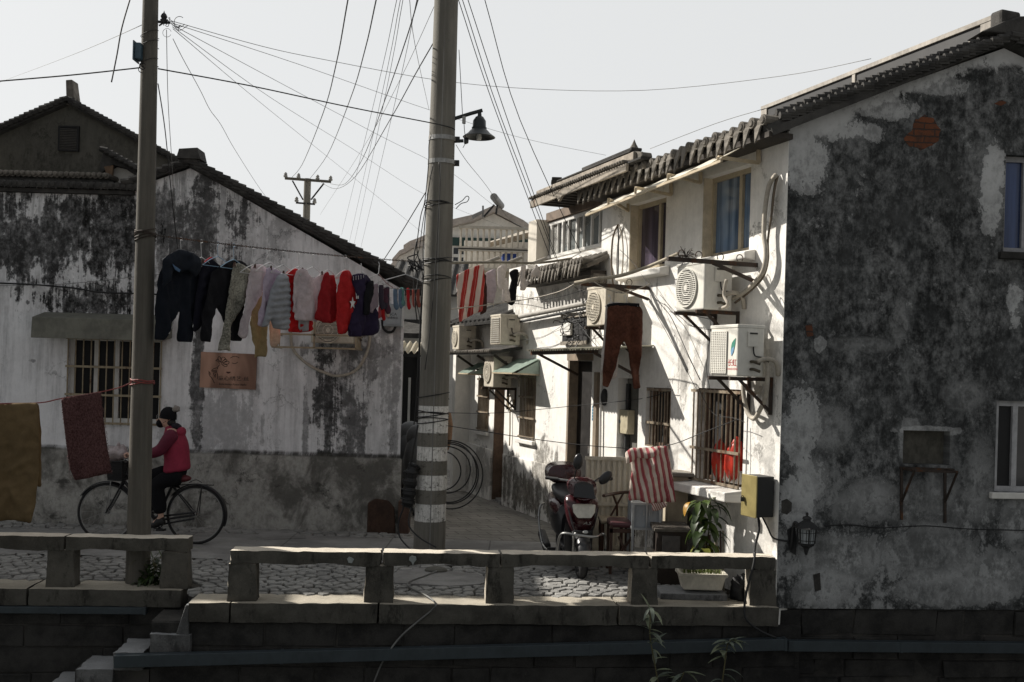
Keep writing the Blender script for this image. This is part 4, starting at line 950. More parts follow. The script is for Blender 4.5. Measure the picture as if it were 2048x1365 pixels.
# street lamp
t = thing('street_lamp', 'dark green bell shaped street lamp on an arm from the banded pole', 'street lamp', at(958, 270, 11.86))
m_lamp = M('dark painted lamp metal', (.035, .04, .042), .4, .4, .15, 6)
k = MB(); k.tube([at(908, 238, 11.86), at(940, 228, 11.86), at(965, 221, 11.86)], .022, 12); k.build('arm', m_lamp, t, smooth=2)
k = MB(); k.tube([at(910, 283, 11.86), at(927, 282, 11.86)], .02, 10); k.lathe(at(928, 282, 11.86), [(.0, 0), (.035, .0), (.042, .02), (.03, .05), (0, .055)], 12, (1, 0, .05)); k.build('lower_stub', m_lamp, t, smooth=2)
c = at(958, 275, 11.86); pr = [(0, .285), (.02, .285), (.025, .245), (.045, .235), (.075, .19), (.078, .115), (.088, .112), (.086, .09), (.105, .075), (.13, .045), (.175, .012), (.19, .0), (.182, -.003), (.12, .03), (.0, .06)]
k = MB(); k.lathe(c, pr, 28); k.build('shade', m_lamp, t, smooth=2)
k = MB(); k.tube([at(957, 222, 11.86), c+V((0, 0, .27))], .016, 10); k.build('neck', m_lamp, t)
k = MB(); k.lathe(c, [(0, .03), (.028, .03), (.03, -.01), (.026, -.03), (0, -.034)], 14); k.build('bulb', M('frosted lamp glass', (.6, .6, .58), .3), t, smooth=2)
k = MB(); cc = at(928, 240, 11.84); k.box(cc.x-.02, cc.x+.02, cc.y-.02, cc.y+.02, cc.z-.045, cc.z+.04); bx_ = k.build('junction', M('grey plastic', (.35, .35, .34)), t, bevel=.005)
k = MB(); k.tube([at(918, 100, 11.82), at(925, 230, 11.84), at(928, 246, 11.84), at(929, 262, 11.84), at(932, 285, 11.84), at(926, 296, 11.84)], .004, 5); k.build('feed_wire', m_black, t)
# far pole with crossarm
Y3 = 38
t = thing('utility_pole', 'distant concrete pole with a crossarm rising beyond the gable roof', 'utility pole', at(608, 742, Y3), 'concrete utility poles')
k = MB(); b_ = at(608, 560, Y3); taper(k, V((b_.x, Y3, 0)), V((b_.x+.03, Y3, at(613, 358, Y3).z)), .17, .13, 16, 4); k.build('shaft', m_pole2, t, smooth=2)
k = MB(); k.bar(at(570, 357, Y3-.15), at(662, 364, Y3-.15), .08, .09); ca = k.build('crossarm', m_pole1, t)
k = MB(); k.bar(at(585, 362, Y3-.15), at(606, 400, Y3-.15), .05); k.bar(at(648, 367, Y3-.15), at(622, 400, Y3-.15), .05); k.bar(at(592, 406, Y3-.1), at(630, 409, Y3-.1), .06); k.build('brace', m_iron, t)
for x_, y_ in ((571, 356), (597, 358), (635, 361), (661, 363), (593, 405), (629, 408)):
    k = MB(); c = at(x_, y_, Y3-.15); k.lathe(c, [(0, 0), (.07, .02), (.08, .08), (.05, .11), (.07, .14), (.03, .2), (0, .21)], 10); k.build('insulator', M('grey porcelain', (.22, .22, .21), .3), ca)
# ---------------------------------------------------------------- wires
m_wire = M('black cable sheath', (.018, .018, .019), .6); m_wire_pale = M('grey weathered wire', (.16, .16, .155), .6)
WG = 'overhead wires and cables'
def wire(pts, r, label, mat=None, cat='wire', sub=5, group=WG, name='overhead_wire'):
    P = [at(*p) for p in pts]
    if pts[-1][1] < 0: P.append(P[-1]+(P[-1]-P[-2])*1.4)
    if pts[0][1] < 0: P.insert(0, P[0]+(P[0]-P[1])*.9)
    k = MB(); k.tube(smoothpts(P, sub) if len(P) > 2 else sag(P[0], P[1], .0, 8), r, 5)
    return k.build(name, mat or m_wire, label=label, cat=cat, group=group, smooth=True)
HV_ = .0068; TH = .0034
wire([(-40, 166, 9.2), (140, 151, 9.4), (280, 136, 9.62)], HV_, 'black cable running from the left edge to the blue box on the pole')
wire([(316, 138, 9.6), (500, 172, 10.3), (700, 215, 11.1), (880, 250, 11.66), (910, 260, 11.75)], HV_, 'black cable strung between the two concrete poles high up')
wire([(-20, 172, 30), (140, 112, 17), (287, 49, 9.65)], TH, 'thin wire rising from the left edge to the top of the left pole', m_wire_pale)
wire([(264, -14, 9.3), (244, 55, 9.3), (234, 110, 9.3), (223, 165, 9.3)], HV_, 'loose cut cable end hanging in the sky left of the pole')
fan = [([(342, 42, 9.66), (520, 92, 11), (640, 118, 12), (870, 160, 13.5), (1060, 178, 14), (1290, 181, 13), (1560, 153, 11.5), (1742, 118, 10.2)], 'long sagging wire from the left pole across the sky to the right ridge'),
 ([(342, 46, 9.66), (600, 130, 13), (870, 224, 17), (1050, 278, 20), (1212, 311, 22)], 'second thin wire fanning from the left pole towards the balcony roof'),
 ([(344, 50, 9.66), (560, 166, 14), (760, 272, 19), (900, 344, 22), (1000, 420, 25), (1070, 452, 27)], 'third thin wire fanning from the left pole behind the banded pole'),
 ([(345, 54, 9.66), (540, 195, 15), (700, 295, 22), (860, 395, 28), (1010, 455, 32)], 'fourth thin wire fanning steeply down from the left pole'),
 ([(346, 58, 9.66), (520, 205, 17), (700, 350, 26), (850, 470, 34)], 'lowest thin wire fanning from the left pole over the gable roof'),
 ([(346, 78, 9.66), (366, 118, 10), (400, 180, 11), (420, 220, 12), (442, 250, 13), (470, 300, 15), (520, 378, 19), (556, 425, 22)], 'kinked slack wire drooping from the left pole to the gable roof')]
for p_, l_ in fan: wire(p_, TH, l_, m_wire_pale)
wire([(583, 356, Y3-.2), (604, 330, 30), (645, 230, 19), (672, 130, 13.5), (698, -12, 10)], HV_*1.15, 'heavy curved cable rising from the crossarm, leftmost of the pair')
wire([(618, 360, Y3-.2), (655, 310, 30), (700, 200, 19), (730, 100, 13.5), (755, -12, 10)], HV_*1.15, 'heavy curved cable rising from the crossarm, right of the pair')
wire([(661, 368, Y3-.2), (690, 368, 34), (725, 318, 26), (770, 200, 17), (812, 80, 12.5), (840, -14, 10)], HV_*1.1, 'heavy cable curving up from the crossarm end to the top of the photo')
wire([(640, 364, Y3-.2), (672, 378, 34), (712, 352, 28), (780, 240, 18), (830, 150, 14), (868, 84, 12)], HV_*1.1, 'heavy cable curving from the crossarm to the banded pole')
wire([(640, 430, 34), (730, 290, 22), (800, 160, 15), (868, 14, 11.9)], TH, 'thin wire slanting up to the top of the banded pole', m_wire_pale)
for i, (a, c) in enumerate([((796, -12, 9.5), (683, 470, 40)), ((803, -12, 9.5), (697, 492, 40)), ((808, -12, 9.6), (706, 500, 40)), ((836, -12, 9.6), (716, 520, 40))]):
    wire([a, ((a[0]*.55+c[0]*.45)+3, (a[1]*.55+c[1]*.45), 16), c], TH, 'thin wire falling from the top of the photo to behind the gable roof')
wire([(818, -12, 9.8), (830, 90, 12), (858, 220, 20)], TH, 'thin wire slanting right into the banded pole', m_wire_pale)
wire([(852, 384, 11.8), (800, 470, 13), (758, 535, 13.3), (752, 548, 13.3)], HV_*.9, 'black cable slanting down left from the banded pole behind the laundry')
for i, (a, m_, c) in enumerate([((915, -6, 11.7), (985, 205, 13), (1112, 545, 14.8)), ((923, -6, 11.7), (1002, 235, 13), (1128, 560, 14.8)), ((934, -6, 11.7), (1022, 260, 13), (1140, 590, 14.7)), ((968, -6, 11.5), (1040, 240, 13), (1180, 545, 14))]):
    wire([a, m_, c], HV_*.75, ['black service cable falling to the glazed balcony, leftmost of four', 'black service cable falling to the glazed balcony, second of four', 'black service cable falling to the glazed balcony, third of four', 'black service cable falling to the pent roof, rightmost of four'][i])
wire([(912, 290, 11.8), (935, 325, 13), (975, 375, 17), (1020, 440, 22), (1085, 470, 15.6)], TH, 'slack thin wire from the lamp pole to the pier of the narrow house')
wire([(1300, 298, 12.6), (1430, 248, 11.2), (1536, 216, 10.3)], TH, 'thin wire running just above the eave of the right house', m_wire_pale)
wire([(316, 168, 9.6), (330, 260, 10.5), (342, 380, 12), (352, 470, 12.8), (358, 520, 12.95)], HV_*.8, 'black cable dropping from the left pole down to the gable wall')
wire([(333, 60, 9.66), (336, 200, 10.4), (344, 330, 11.6), (350, 440, 12.8)], TH, 'thin wire dropping beside the left pole', m_wire_pale)
wire([(-20, 566, 12.98), (70, 570, 12.98), (150, 577, 12.98), (200, 585, 12.98), (280, 588, 12.98), (330, 590, 12.98)], .011, 'bundle of black cables fixed along the mouldy wall above the window', group='cables on the white house')
wire([(-20, 572, 12.95), (100, 570, 12.95), (200, 562, 12.95), (280, 553, 12.95), (360, 545, 12.95)], TH, 'thin grey wire crossing the mouldy wall behind the left pole', m_wire_pale, group='cables on the white house')
# cables hanging down the banded pole
for i, (pts, r) in enumerate([([(862, 272), (858, 290), (857, 330), (850, 400), (842, 430), (836, 470), (834, 500), (840, 530), (846, 560), (842, 640), (840, 700), (838, 780), (834, 830)], .006), ([(866, 330), (860, 360), (852, 420), (846, 500), (848, 545), (843, 600), (838, 690), (832, 800), (828, 850)], .006),
   ([(878, 325), (880, 370), (876, 440), (872, 520), (866, 600), (858, 680), (850, 740)], .005), ([(852, 410), (845, 450), (838, 500), (826, 540), (832, 600), (840, 650), (836, 760)], .005), ([(834, 480), (828, 520), (836, 560), (830, 600), (834, 640)], .008)]):
    wire([(x, y, 11.64) for x, y in pts], r, ['black cable running down the left side of the banded pole from the clamp', 'second black cable running down the banded pole to the winding', 'black cable down the middle of the banded pole front', 'slack black cable bowing out left of the banded pole', 'short thick black cable end beside the banded pole'][i], group='cables on the banded pole')
wire([(910, 410, 11.8), (924, 402, 11.8), (933, 393, 11.8), (938, 396, 11.8), (934, 404, 11.8), (922, 408, 11.8), (912, 418, 11.8)], .005, 'small black wire loop sticking out right of the banded pole', group='cables on the banded pole')
k = MB()
for i in range(12):
    a = at(830+R.uniform(-8, 10), 528+R.uniform(-10, 12), 11.62); k.tube(smoothpts([a, a+V((R.uniform(-.05, .05), R.uniform(-.04, .04), R.uniform(-.07, .07))), a+V((R.uniform(-.06, .06), 0, R.uniform(-.1, .1)))], 4), .007, 5)
k.build('wire_knot', m_black, label='dark knot of wire where the clothes chain meets the banded pole', cat='wire knot')
# coil of cable and black roll tied to the banded pole
t = thing('cable_coil', 'big loose coil of black cable hung on the right of the banded pole', 'cable coil', at(920, 1015, 11.75))
for i, (cx, cy, rx) in enumerate([(893, 940, 48), (897, 948, 60), (900, 950, 66), (886, 942, 36), (899, 945, 55)]):
    k = MB(); c = at(cx, cy, 11.95+.015*i); Rr = rx/2048*11.9
    pts = [c+V((Rr*math.cos(a)*1.0, .02*math.sin(3*a+i), Rr*math.sin(a)*(.98+.03*i)-.0)) for a in [2*PI*j/40 for j in range(41)]]
    k.tube(pts, .0085, 6); k.build('cable_turn', m_black, t)
t = thing('fabric_roll', 'black bundled roll tied to the left side of the banded pole', 'bundle', at(820, 1012, 11.7))
k = MB(); k.tube(smoothpts([at(830, 928, 11.72), at(824, 945, 11.7), at(820, 975, 11.7), at(816, 1005, 11.7), at(813, 1015, 11.7)], 5), [.03]+[.07+.01*math.sin(i*1.9) for i in range(18)]+[.06, .03], 12); k.build('roll', m_black, t)
k = MB()
for y_ in (945, 962, 980, 998): k.torus(at(822-(y_-940)*.12, y_, 11.7), (.1, 0, 1), .082, .006, 20, 5)
k.build('lashing', m_iron, t)
wire([(836, 850, 11.68), (826, 905, 11.66), (815, 950, 11.66), (808, 1010, 11.66), (797, 1045, 11.66), (800, 1075, 11.6), (820, 1098, 11.2), (832, 1104, 10.9)], .010, 'black cable falling from the bundle to the ground at the pole foot', group='cables on the banded pole')
wire([(822, 1015, 11.62), (818, 1050, 11.5), (838, 1075, 11.3), (872, 1095, 11.0)], .009, 'black cable curling to the road in front of the pole foot', group='cables on the banded pole')
# cable across the quay, over the ledge and down to the duct
P = [gz(885, 1138, .04), gz(850, 1152, .03), gz(817, 1165, .03), gz(822, 1176, .03), gz(850, 1190, .03), gz(868, 1203, .02), gz(871, 1212, .02), RL.w(862, 1222, .07), RL.w(830, 1248, .06), RL.w(800, 1275, .07), RL.w(775, 1308, .13), RL.w(760, 1335, .06), RL.w(748, 1365, .05)]
k = MB(); k.tube(smoothpts(P, 5), .008, 6); k.build('ground_cable', m_wire_pale, label='cable crossing the cobbles and hanging over the canal ledge', cat='cable')
k = MB(); k.ell(gz(872, 1141, .03), .12, .08, .04, 12, 7); k.build('rag', M('dirty grey cloth', (.12, .115, .10), .95), label='dirty crumpled rag on the concrete patch behind the railing', cat='rag')
# ================================================================ laundry
def cloth_mat(name, c, trans=.0, sc=30, stripes=None, rough=.9, var=.12):
    if name in _mc: return _mc[name]
    g = G(name, rough, .15)
    x, y, z = g.pos(); n1 = g.noise3(sc, sc, sc, 4, .7); n2 = g.noise3(3, 3, 3, 5, .6, off=2)
    cc = g.mix((n1*.5+n2*.5).ss(.35, .65), tuple(v*(1-var*1.6) for v in c), tuple(min(1, v*(1+var)) for v in c))
    if stripes:
        fr, thr, c2, ang = stripes
        a = g.m('FRACT', (x*ang[0]+y*ang[1]+z*ang[2]+(n2-.5)*.03)*fr); b_ = g.m('FRACT', (x*ang[0]+y*ang[1]+z*ang[2])*fr*3.0)
        cc = g.mix(a.ss(thr-.02, thr+.02), cc, c2); cc = g.mix(b_.ss(.9, .93)*.7, cc, tuple(min(1, (u+v)*.6+.1) for u, v in zip(c, c2)))
    g.col(cc); g.bump(n1, .004, .5)
    if trans:
        t = g.n('ShaderNodeBsdfTranslucent'); g.put(t.inputs[0], cc); mx = g.n('ShaderNodeMixShader'); mx.inputs[0].default_value = trans
        g.nt.links.new(g.b.outputs[0], mx.inputs[1]); g.nt.links.new(t.outputs[0], mx.inputs[2]); g.nt.links.new(mx.outputs[0], g.nt.nodes['Material Output'].inputs[0])
    _mc[name] = g.mat; return g.mat
def cloth(poly, Y, m=0.0, th=.022, fold=.02, step=.018, ff=26.0, seam=None, hang=True):
    """a hanging piece of cloth: px outline set on an upright plane through depth Y (slope m), given a front and a back, thickness and folds"""
    cx = sum(p[0] for p in poly)/len(poly); cy = sum(p[1] for p in poly)/len(poly)
    c = at(cx, cy, Y); d = V((1, m, 0)).normalized(); pl = Plane((c.x, c.y), d, (d.y, -d.x))
    uv = [V(pl.hit(x, y)) for x, y in poly]
    # densify the outline and round it a little
    out = []
    for i, p in enumerate(uv):
        q = uv[(i+1) % len(uv)]; n = max(1, int((q-p).length/(step*1.0)))
        out += [p.lerp(q, k/n) for k in range(n)]
    for _ in range(1): out = [(out[i-1]+out[i]*2+out[(i+1) % len(out)])/4 for i in range(len(out))]
    u0, u1 = min(p.x for p in out), max(p.x for p in out); z0, z1 = min(p.y for p in out), max(p.y for p in out)
    def inside(p):
        r = False; j = len(out)-1
        for i in range(len(out)):
            a, b_ = out[i], out[j]
            if (a.y > p.y) != (b_.y > p.y) and p.x < (b_.x-a.x)*(p.y-a.y)/(b_.y-a.y)+a.x: r = not r
            j = i
        return r
    def dist(p): return min((p-q).length for q in out)
    pts = list(out); ds = [0.0]*len(out); nb = len(out)
    y_ = z0+step*.5; row = 0
    while y_ < z1:
        x_ = u0+(row % 2)*step*.5
        while x_ < u1:
            p = V((x_, y_))
            if inside(p):
                dd = dist(p)
                if dd > step*.45: pts.append(p); ds.append(dd)
            x_ += step
        y_ += step; row += 1
    vs, _e, fs, *_r = delaunay_2d_cdt(pts, [], [list(range(nb))], 1, 1e-7)
    sd = R.uniform(0, 90); mb = MB(); N = len(vs)
    if N != len(pts): ds = [dist(p) for p in vs]
    F_, B_ = [], []
    for p, dd in zip(vs, ds):
        e = math.sqrt(min(1, dd/(th*.9+.004))); h = (z1-p.y)/(z1-z0+1e-6)
        wv = mnoise.noise(V((p.x*5, p.y*2.2, sd))); rg = 1-2.4*abs(mnoise.noise(V((p.x*11+p.y*2.5, p.y*3.2, sd+7))))
        f = fold*(.45+.8*h)*(.8*math.sin(p.x*ff+sd+3*wv)+.9*rg)+fold*.5*(1-2.4*abs(mnoise.noise(V((p.x*7-p.y*9, p.y*6+p.x*5, sd+3)))))
        f += (seam(p.x-u0, z1-p.y) if seam else 0)*e
        F_.append(pl.p(p.x, f+th*.5*e, p.y)); B_.append(pl.p(p.x, f-th*.5*e-.0015, p.y))
    mb.v = F_+B_; mb.f = [tuple(f) for f in fs]+[tuple(i+N for i in f)[::-1] for f in fs]+[(i, (i+1) % nb, (i+1) % nb+N, i+N) for i in range(nb)]
    return mb, pl
# the chain between the two poles
CA, CB = at(303, 470, 9.66), at(838, 524, 11.72)
def chain_Y(x): f = (x-303)/(838-303); return 9.66+(11.72-9.66)*(f/(1-.0+.0) if True else f)
def chainpt(f): return CA.lerp(CB, f)+V((0, 0, -.05*4*f*(1-f)*.5))
def chf(x):      # chain parameter seen at pixel column x
    lo, hi = 0., 1.
    for _ in range(30):
        md = (lo+hi)/2; p = chainpt(md)-CAM; u = p.x/p.y*F; v = p.z/p.y*F+HV; px = 1024+u*cr+v*sr
        if px < x: lo = md
        else: hi = md
    return lo
tch = thing('clothes_chain', 'sagging iron chain strung between the two poles for the laundry', 'chain', CA)
k = MB(); n = 150
for i in range(n):
    a, b_ = chainpt(i/n), chainpt((i+1)/n); d = (b_-a).normalized(); c = (a+b_)/2
    ax = V((0, 0, 1)) if i % 2 else d.cross(V((0, 0, 1)))
    s_ = d*.013; o_ = (d.cross(ax)).normalized()*.0065
    k.tube([c-s_+o_*.6, c-s_*.4+o_, c+s_*.4+o_, c+s_+o_*.6, c+s_*1.15, c+s_-o_*.6, c+s_*.4-o_, c-s_*.4-o_, c-s_-o_*.6, c-s_*1.15, c-s_+o_*.6], .0027, 4, False)
k.build('chain_links', m_rust, tch, recalc=False)
LG = 'clothes hung on the chain between the poles'
m_hang = M('pale wire hanger', (.45, .45, .46), .4, .3)
def hanger(x, y, w_, mat=None, label=None, dY=0.0, m=1.6, drop=None):
    """a hanger: hook over the chain, shoulders of width w_ (px) at pixel (x, y)"""
    p = chainpt(chf(x)); d = V((1, m, 0)).normalized(); nn = at(x, y, p.y+dY); z = nn.z
    t = thing('clothes_hanger', label, 'hanger', p, 'hangers on the chain')
    hw = w_/2048*p.y*.5*math.sqrt(1+m*m)/max(.6, 1+m*.15)
    top = V((nn.x, nn.y, z)); k = MB(); hk = []
    for i in range(9): a = -.6+i*.52; hk.append(p+d*(math.sin(a)*.018)+V((0, 0, .004+.016*math.cos(a)-.006)))
    k.tube(smoothpts([top, top.lerp(hk[-1], .6)]+hk[::-1], 3), .003, 5); k.build('hook', mat or m_hang, t)
    k = MB(); k.tube(smoothpts([top, top+d*hw*.5+V((0, 0, -hw*.22)), top+d*hw+V((0, 0, -hw*.55))], 3), .0045, 5); k.tube(smoothpts([top, top-d*hw*.5+V((0, 0, -hw*.22)), top-d*hw+V((0, 0, -hw*.55))], 3), .0045, 5)
    k.tube([top+d*hw+V((0, 0, -hw*.55)), top-d*hw+V((0, 0, -hw*.55))], .0035, 5); k.build('shoulder_wire', mat or m_hang, t)
def garm(name, label, cat, poly, mat, dY=0.0, m=1.6, xr=None, **kw):
    xs = [p[0] for p in poly]; x = xr or (min(xs)+max(xs))/2
    Y = chainpt(chf(x)).y+dY
    mb, pl = cloth(poly, Y, m, **kw)
    o = mb.build(name, mat, None, smooth=True, label=label, cat=cat, group=LG)
    return o, pl
c_navy = cloth_mat('dark denim', (.007, .009, .014)); c_black = cloth_mat('black cotton', (.009, .009, .011)); c_navy2 = cloth_mat('navy knit', (.008, .008, .014))
o, pl = garm('trousers', 'dark navy jeans hung first on the chain beside the left pole', 'trousers', [(326, 520), (345, 514), (372, 514), (396, 524), (400, 560), (394, 600), (389, 650), (385, 685), (356, 684), (357, 652), (358, 622), (346, 640), (338, 660), (330, 681), (308, 680), (310, 640), (314, 580)], c_navy, fold=.02)
k = MB(); a = [pl.w(x, y, .03) for x, y in [(338, 668), (341, 660), (345, 652), (349, 640)]]; k.tube(a, .004, 5); k.build('zip', m_hang, o)
mb, pl = cloth([(322, 520), (330, 512), (345, 505), (357, 498), (366, 499), (384, 506), (398, 514), (402, 528), (400, 545), (392, 556), (372, 540), (360, 547), (346, 540), (338, 560), (322, 580)], chainpt(chf(360)).y-.10, 1.6, th=.06, fold=.02)
jk = mb.build('denim_jacket', cloth_mat('blue black denim', (.010, .013, .019)), None, smooth=True, label='blue black denim jacket collar hung over the navy jeans nearest the left pole', cat='jacket', group=LG)
k = MB(); k.prism([pl.w(x, y, .055) for x, y in [(344, 528), (350, 533), (360, 540), (358, 545), (350, 540)]], pl.n*.008); k.build('lining', cloth_mat('denim lining', (.07, .12, .20)), jk)
o, pl = garm('sweater', 'navy sweater with a red collar trim, second on the chain', 'sweater', [(400, 534), (410, 524), (424, 518), (432, 528), (441, 533), (443, 560), (432, 618), (408, 640), (398, 660), (390, 666), (385, 660), (390, 600)], c_navy2, dY=.04)
k = MB(); k.tube(smoothpts([pl.w(x, y, .02) for x, y in [(409, 526), (414, 521), (422, 516), (426, 518)]], 4), .009, 6); k.build('collar', cloth_mat('red rib', (.28, .03, .04)), o)
garm('leggings', 'plain black leggings hanging left of the pale speckled leggings', 'leggings', [(437, 532), (450, 526), (464, 521), (482, 522), (500, 536), (495, 580), (484, 620), (484, 683), (456, 682), (446, 644), (435, 615), (424, 640), (418, 685), (402, 683), (402, 640), (412, 580), (424, 545)], c_black, dY=.03)
m_spk = cloth_mat('speckled beige jersey', (.27, .26, .22), .1, 55, var=.45)
garm('leggings', 'beige grey speckled leggings, one frayed leg reaching the copper sign', 'leggings', [(467, 530), (476, 526), (490, 533), (501, 540), (498, 565), (486, 610), (470, 637), (458, 655), (455, 690), (458, 704), (446, 700), (435, 703), (442, 670), (447, 640), (458, 565)], m_spk, fold=.018)
m_pink = cloth_mat('pale pink cotton', (.50, .44, .46), .25); m_lilac = cloth_mat('pale lilac cotton', (.43, .37, .45), .25)
garm('trousers', 'khaki trousers with glowing edges hanging below the pale pink long johns', 'trousers', [(508, 585), (522, 580), (534, 600), (532, 645), (531, 690), (526, 715), (516, 713), (508, 717), (503, 690), (497, 648)], cloth_mat('khaki cotton', (.27, .215, .12), .3), dY=.16)
garm('trousers', 'pale peach trouser leg peeking out under the lilac top', 'trousers', [(537, 640), (548, 645), (558, 650), (557, 680), (549, 695), (540, 694), (538, 670)], cloth_mat('peach cotton', (.5, .38, .30), .3), dY=.16)
garm('long_johns', 'pale pink long johns clipped to a hanger', 'long johns', [(503, 534), (512, 529), (523, 529), (534, 537), (530, 560), (520, 592), (505, 622), (496, 645), (490, 671), (484, 679), (475, 670), (480, 640), (490, 590)], m_pink)
garm('long_sleeve_top', 'lilac long sleeved top between pink long johns and grey puffer jacket', 'top', [(532, 538), (540, 534), (550, 537), (562, 548), (556, 580), (544, 620), (532, 650), (520, 655), (510, 651), (516, 620), (526, 570)], m_lilac, dY=-.02)
def puff(u, v): return .03*abs(math.sin(v*48+u*8))
garm('puffer_jacket', 'grey quilted puffer jacket with stitched bands', 'jacket', [(552, 553), (563, 546), (573, 549), (579, 575), (580, 620), (574, 661), (560, 660), (545, 657), (541, 640), (534, 654), (521, 655), (526, 635), (538, 592)], cloth_mat('silver grey nylon', (.23, .24, .26), 0, 20, None, .5), dY=-.05, th=.05, fold=.01, step=.016, seam=puff)
c_red = cloth_mat('bright red cloth', (.42, .018, .02), .2); c_red2 = cloth_mat('dark red cloth', (.26, .014, .018), .12)
garm('quilted_vest', 'bright red quilted vest behind the grey puffer jacket', 'vest', [(570, 549), (577, 541), (588, 537), (600, 541), (606, 560), (614, 600), (622, 662), (600, 666), (574, 664), (576, 610)], c_red, dY=.06, th=.05, seam=puff)
garm('undershirt', 'pale grey undershirt hem showing below the white blouse', 'undershirt', [(592, 630), (606, 632), (618, 636), (616, 662), (604, 664), (595, 661)], cloth_mat('grey cotton', (.27, .26, .27), .1), dY=.03)
garm('long_sleeve_top', 'white and pale pink wide necked blouse between the two red vests', 'top', [(592, 542), (602, 538), (612, 538), (617, 551), (627, 557), (635, 552), (639, 546), (647, 549), (643, 575), (637, 600), (634, 646), (625, 642), (605, 642), (590, 640), (593, 592), (590, 626), (582, 625), (585, 580)], cloth_mat('white pink cotton', (.54, .47, .49), .3), dY=-.02)
garm('vest', 'dark red sleeveless vest left of the red coat with a star', 'vest', [(646, 547), (655, 543), (660, 551), (668, 550), (671, 590), (669, 643), (660, 648), (645, 646), (631, 638), (635, 600), (641, 570)], c_red2, th=.035)
o, pl = garm('coat', 'red coat with a white star, brightest red on the chain', 'coat', [(679, 556), (684, 543), (692, 541), (700, 541), (705, 556), (710, 593), (711, 648), (700, 652), (692, 668), (673, 669), (672, 620), (671, 594)], cloth_mat('red wool', (.38, .02, .022), .15), dY=-.03, th=.04)
k = MB(); cx, cy = 710, 622; st = []
for i in range(10):
    a = PI/2+i*PI/5; r_ = 10 if i % 2 == 0 else 4.2; st.append(pl.w(705+r_*.62*math.cos(a), 607-r_*1.25*math.sin(a), .043))
k.prism(st, pl.n*.004); k.build('star_patch', cloth_mat('white felt', (.62, .6, .6)), o)
o, pl = garm('hoodie', 'dark purple hooded jacket beside the red coat', 'jacket', [(705, 550), (716, 547), (732, 549), (742, 560), (747, 600), (756, 640), (757, 661), (742, 671), (714, 674), (693, 674), (702, 640), (710, 600)], cloth_mat('deep purple fleece', (.022, .016, .038)), dY=.02, th=.05, fold=.028)
k = MB()
for i in range(5): k.tube(smoothpts([pl.w(707+i*5, 553-i*.8+j*4, .045) for j in range(3)], 3), .003, 5)
for i in range(3): k.prism([pl.w(712+i*3, 592, .042), pl.w(714+i*3, 592, .042), pl.w(714+i*3, 598, .042), pl.w(712+i*3, 598, .042)], pl.n*.003)
k.build('white_print', m_hang, o)
o, pl = garm('track_trousers', 'small black trousers with white side piping', 'trousers', [(735, 563), (745, 561), (745, 590), (736, 618), (733, 630), (723, 631), (727, 590)], c_black, dY=-.05)
garm('leggings', 'small mauve grey leggings hung right of the purple jacket', 'leggings', [(743, 571), (750, 568), (757, 567), (758, 590), (757, 614), (748, 618), (746, 626), (737, 626), (740, 600)], cloth_mat('mauve grey jersey', (.25, .20, .23), .15), dY=-.03)
def sock(x, y, s, lab, mat, flip=1, dY=0.0):
    p = [(0, 0), (8, 0), (8.5, 14), (8, 24), (12, 34), (10, 40), (5, 41), (1, 34), (0, 20)]
    garm('sock', lab, 'sock', [(x+a*s*flip, y+b_*s) for a, b_ in p], mat, dY=dY, m=.4, th=.022, fold=.006, step=.014)
c_bs = cloth_mat('slate blue knit', (.10, .14, .20)); c_ts = cloth_mat('teal knit', (.10, .20, .19)); c_ds = cloth_mat('charcoal and plum knit', (.04, .032, .045)); c_rs = cloth_mat('cherry red knit', (.38, .02, .025), .15); c_os = cloth_mat('terracotta knit', (.30, .09, .07), .1); c_cs = cloth_mat('cream sock', (.5, .42, .36), .2)
socks = [(757, 570, 1.25, 'charcoal sock nearest the mauve leggings', c_ds, 1), (767, 576, 1.3, 'plum and charcoal sock in the middle of the dark sock cluster', cloth_mat('plum knit', (.07, .03, .045)), 1), (779, 574, 1.15, 'charcoal sock turned the other way in the dark sock cluster', c_ds, -1), (786, 578, 1.05, 'slate blue sock, left one of the blue pair', c_bs, 1), (797, 578, 1.0, 'slate blue sock, right one of the blue pair', c_bs, .8),
  (800, 575, .95, 'teal green sock, left one of the teal pair', c_ts, 1), (809, 576, .9, 'teal green sock, right one of the teal pair', c_ts, -.7), (813, 576, 1.1, 'cherry red sock, longest near the banded pole', c_rs, .7), (824, 578, .95, 'terracotta sock, left one of the pair nearest the banded pole', c_os, .8), (833, 578, .95, 'terracotta sock, right one of the pair nearest the banded pole', c_os, .8),
  (762, 606, .9, 'bright red small sock hanging lowest under the dark socks', c_red, .9), (770, 604, .8, 'cream sock with dark toe beside the bright red sock', c_cs, 1)]
for i, (x, y, s_, l, m_, f) in enumerate(socks): sock(x, y, s_, l, m_, f, .01*(i % 3))
garm('underwear', 'small pink and red printed piece over the grey meter cabinet', 'underwear', [(757, 600), (768, 602), (775, 612), (771, 628), (760, 640), (758, 622)], cloth_mat('pink print', (.45, .15, .17), .25), dY=.06)
for i, (x, y, w_, l) in enumerate([(362, 500, 60, 'pale wire hanger holding the denim jacket'), (403, 515, 44, 'white plastic hanger behind the navy sweater'), (436, 513, 50, 'blue plastic hanger over the navy sweater'), (468, 519, 46, 'blue plastic hanger over the black leggings'), (506, 530, 44, 'wire hanger over the speckled leggings'), (540, 525, 50, 'white wire hanger over the lilac top'), (566, 530, 44, 'white hanger over the grey puffer jacket'), (598, 533, 46, 'wire hanger over the bright red vest'), (626, 534, 50, 'wire hanger over the white blouse'), (657, 540, 36, 'thin hanger over the dark red vest'), (691, 540, 40, 'thin hanger over the red star coat')]):
    hanger(x, y, w_, M('blue plastic hanger', (.16, .26, .36), .4) if 'blue' in l else None, l)
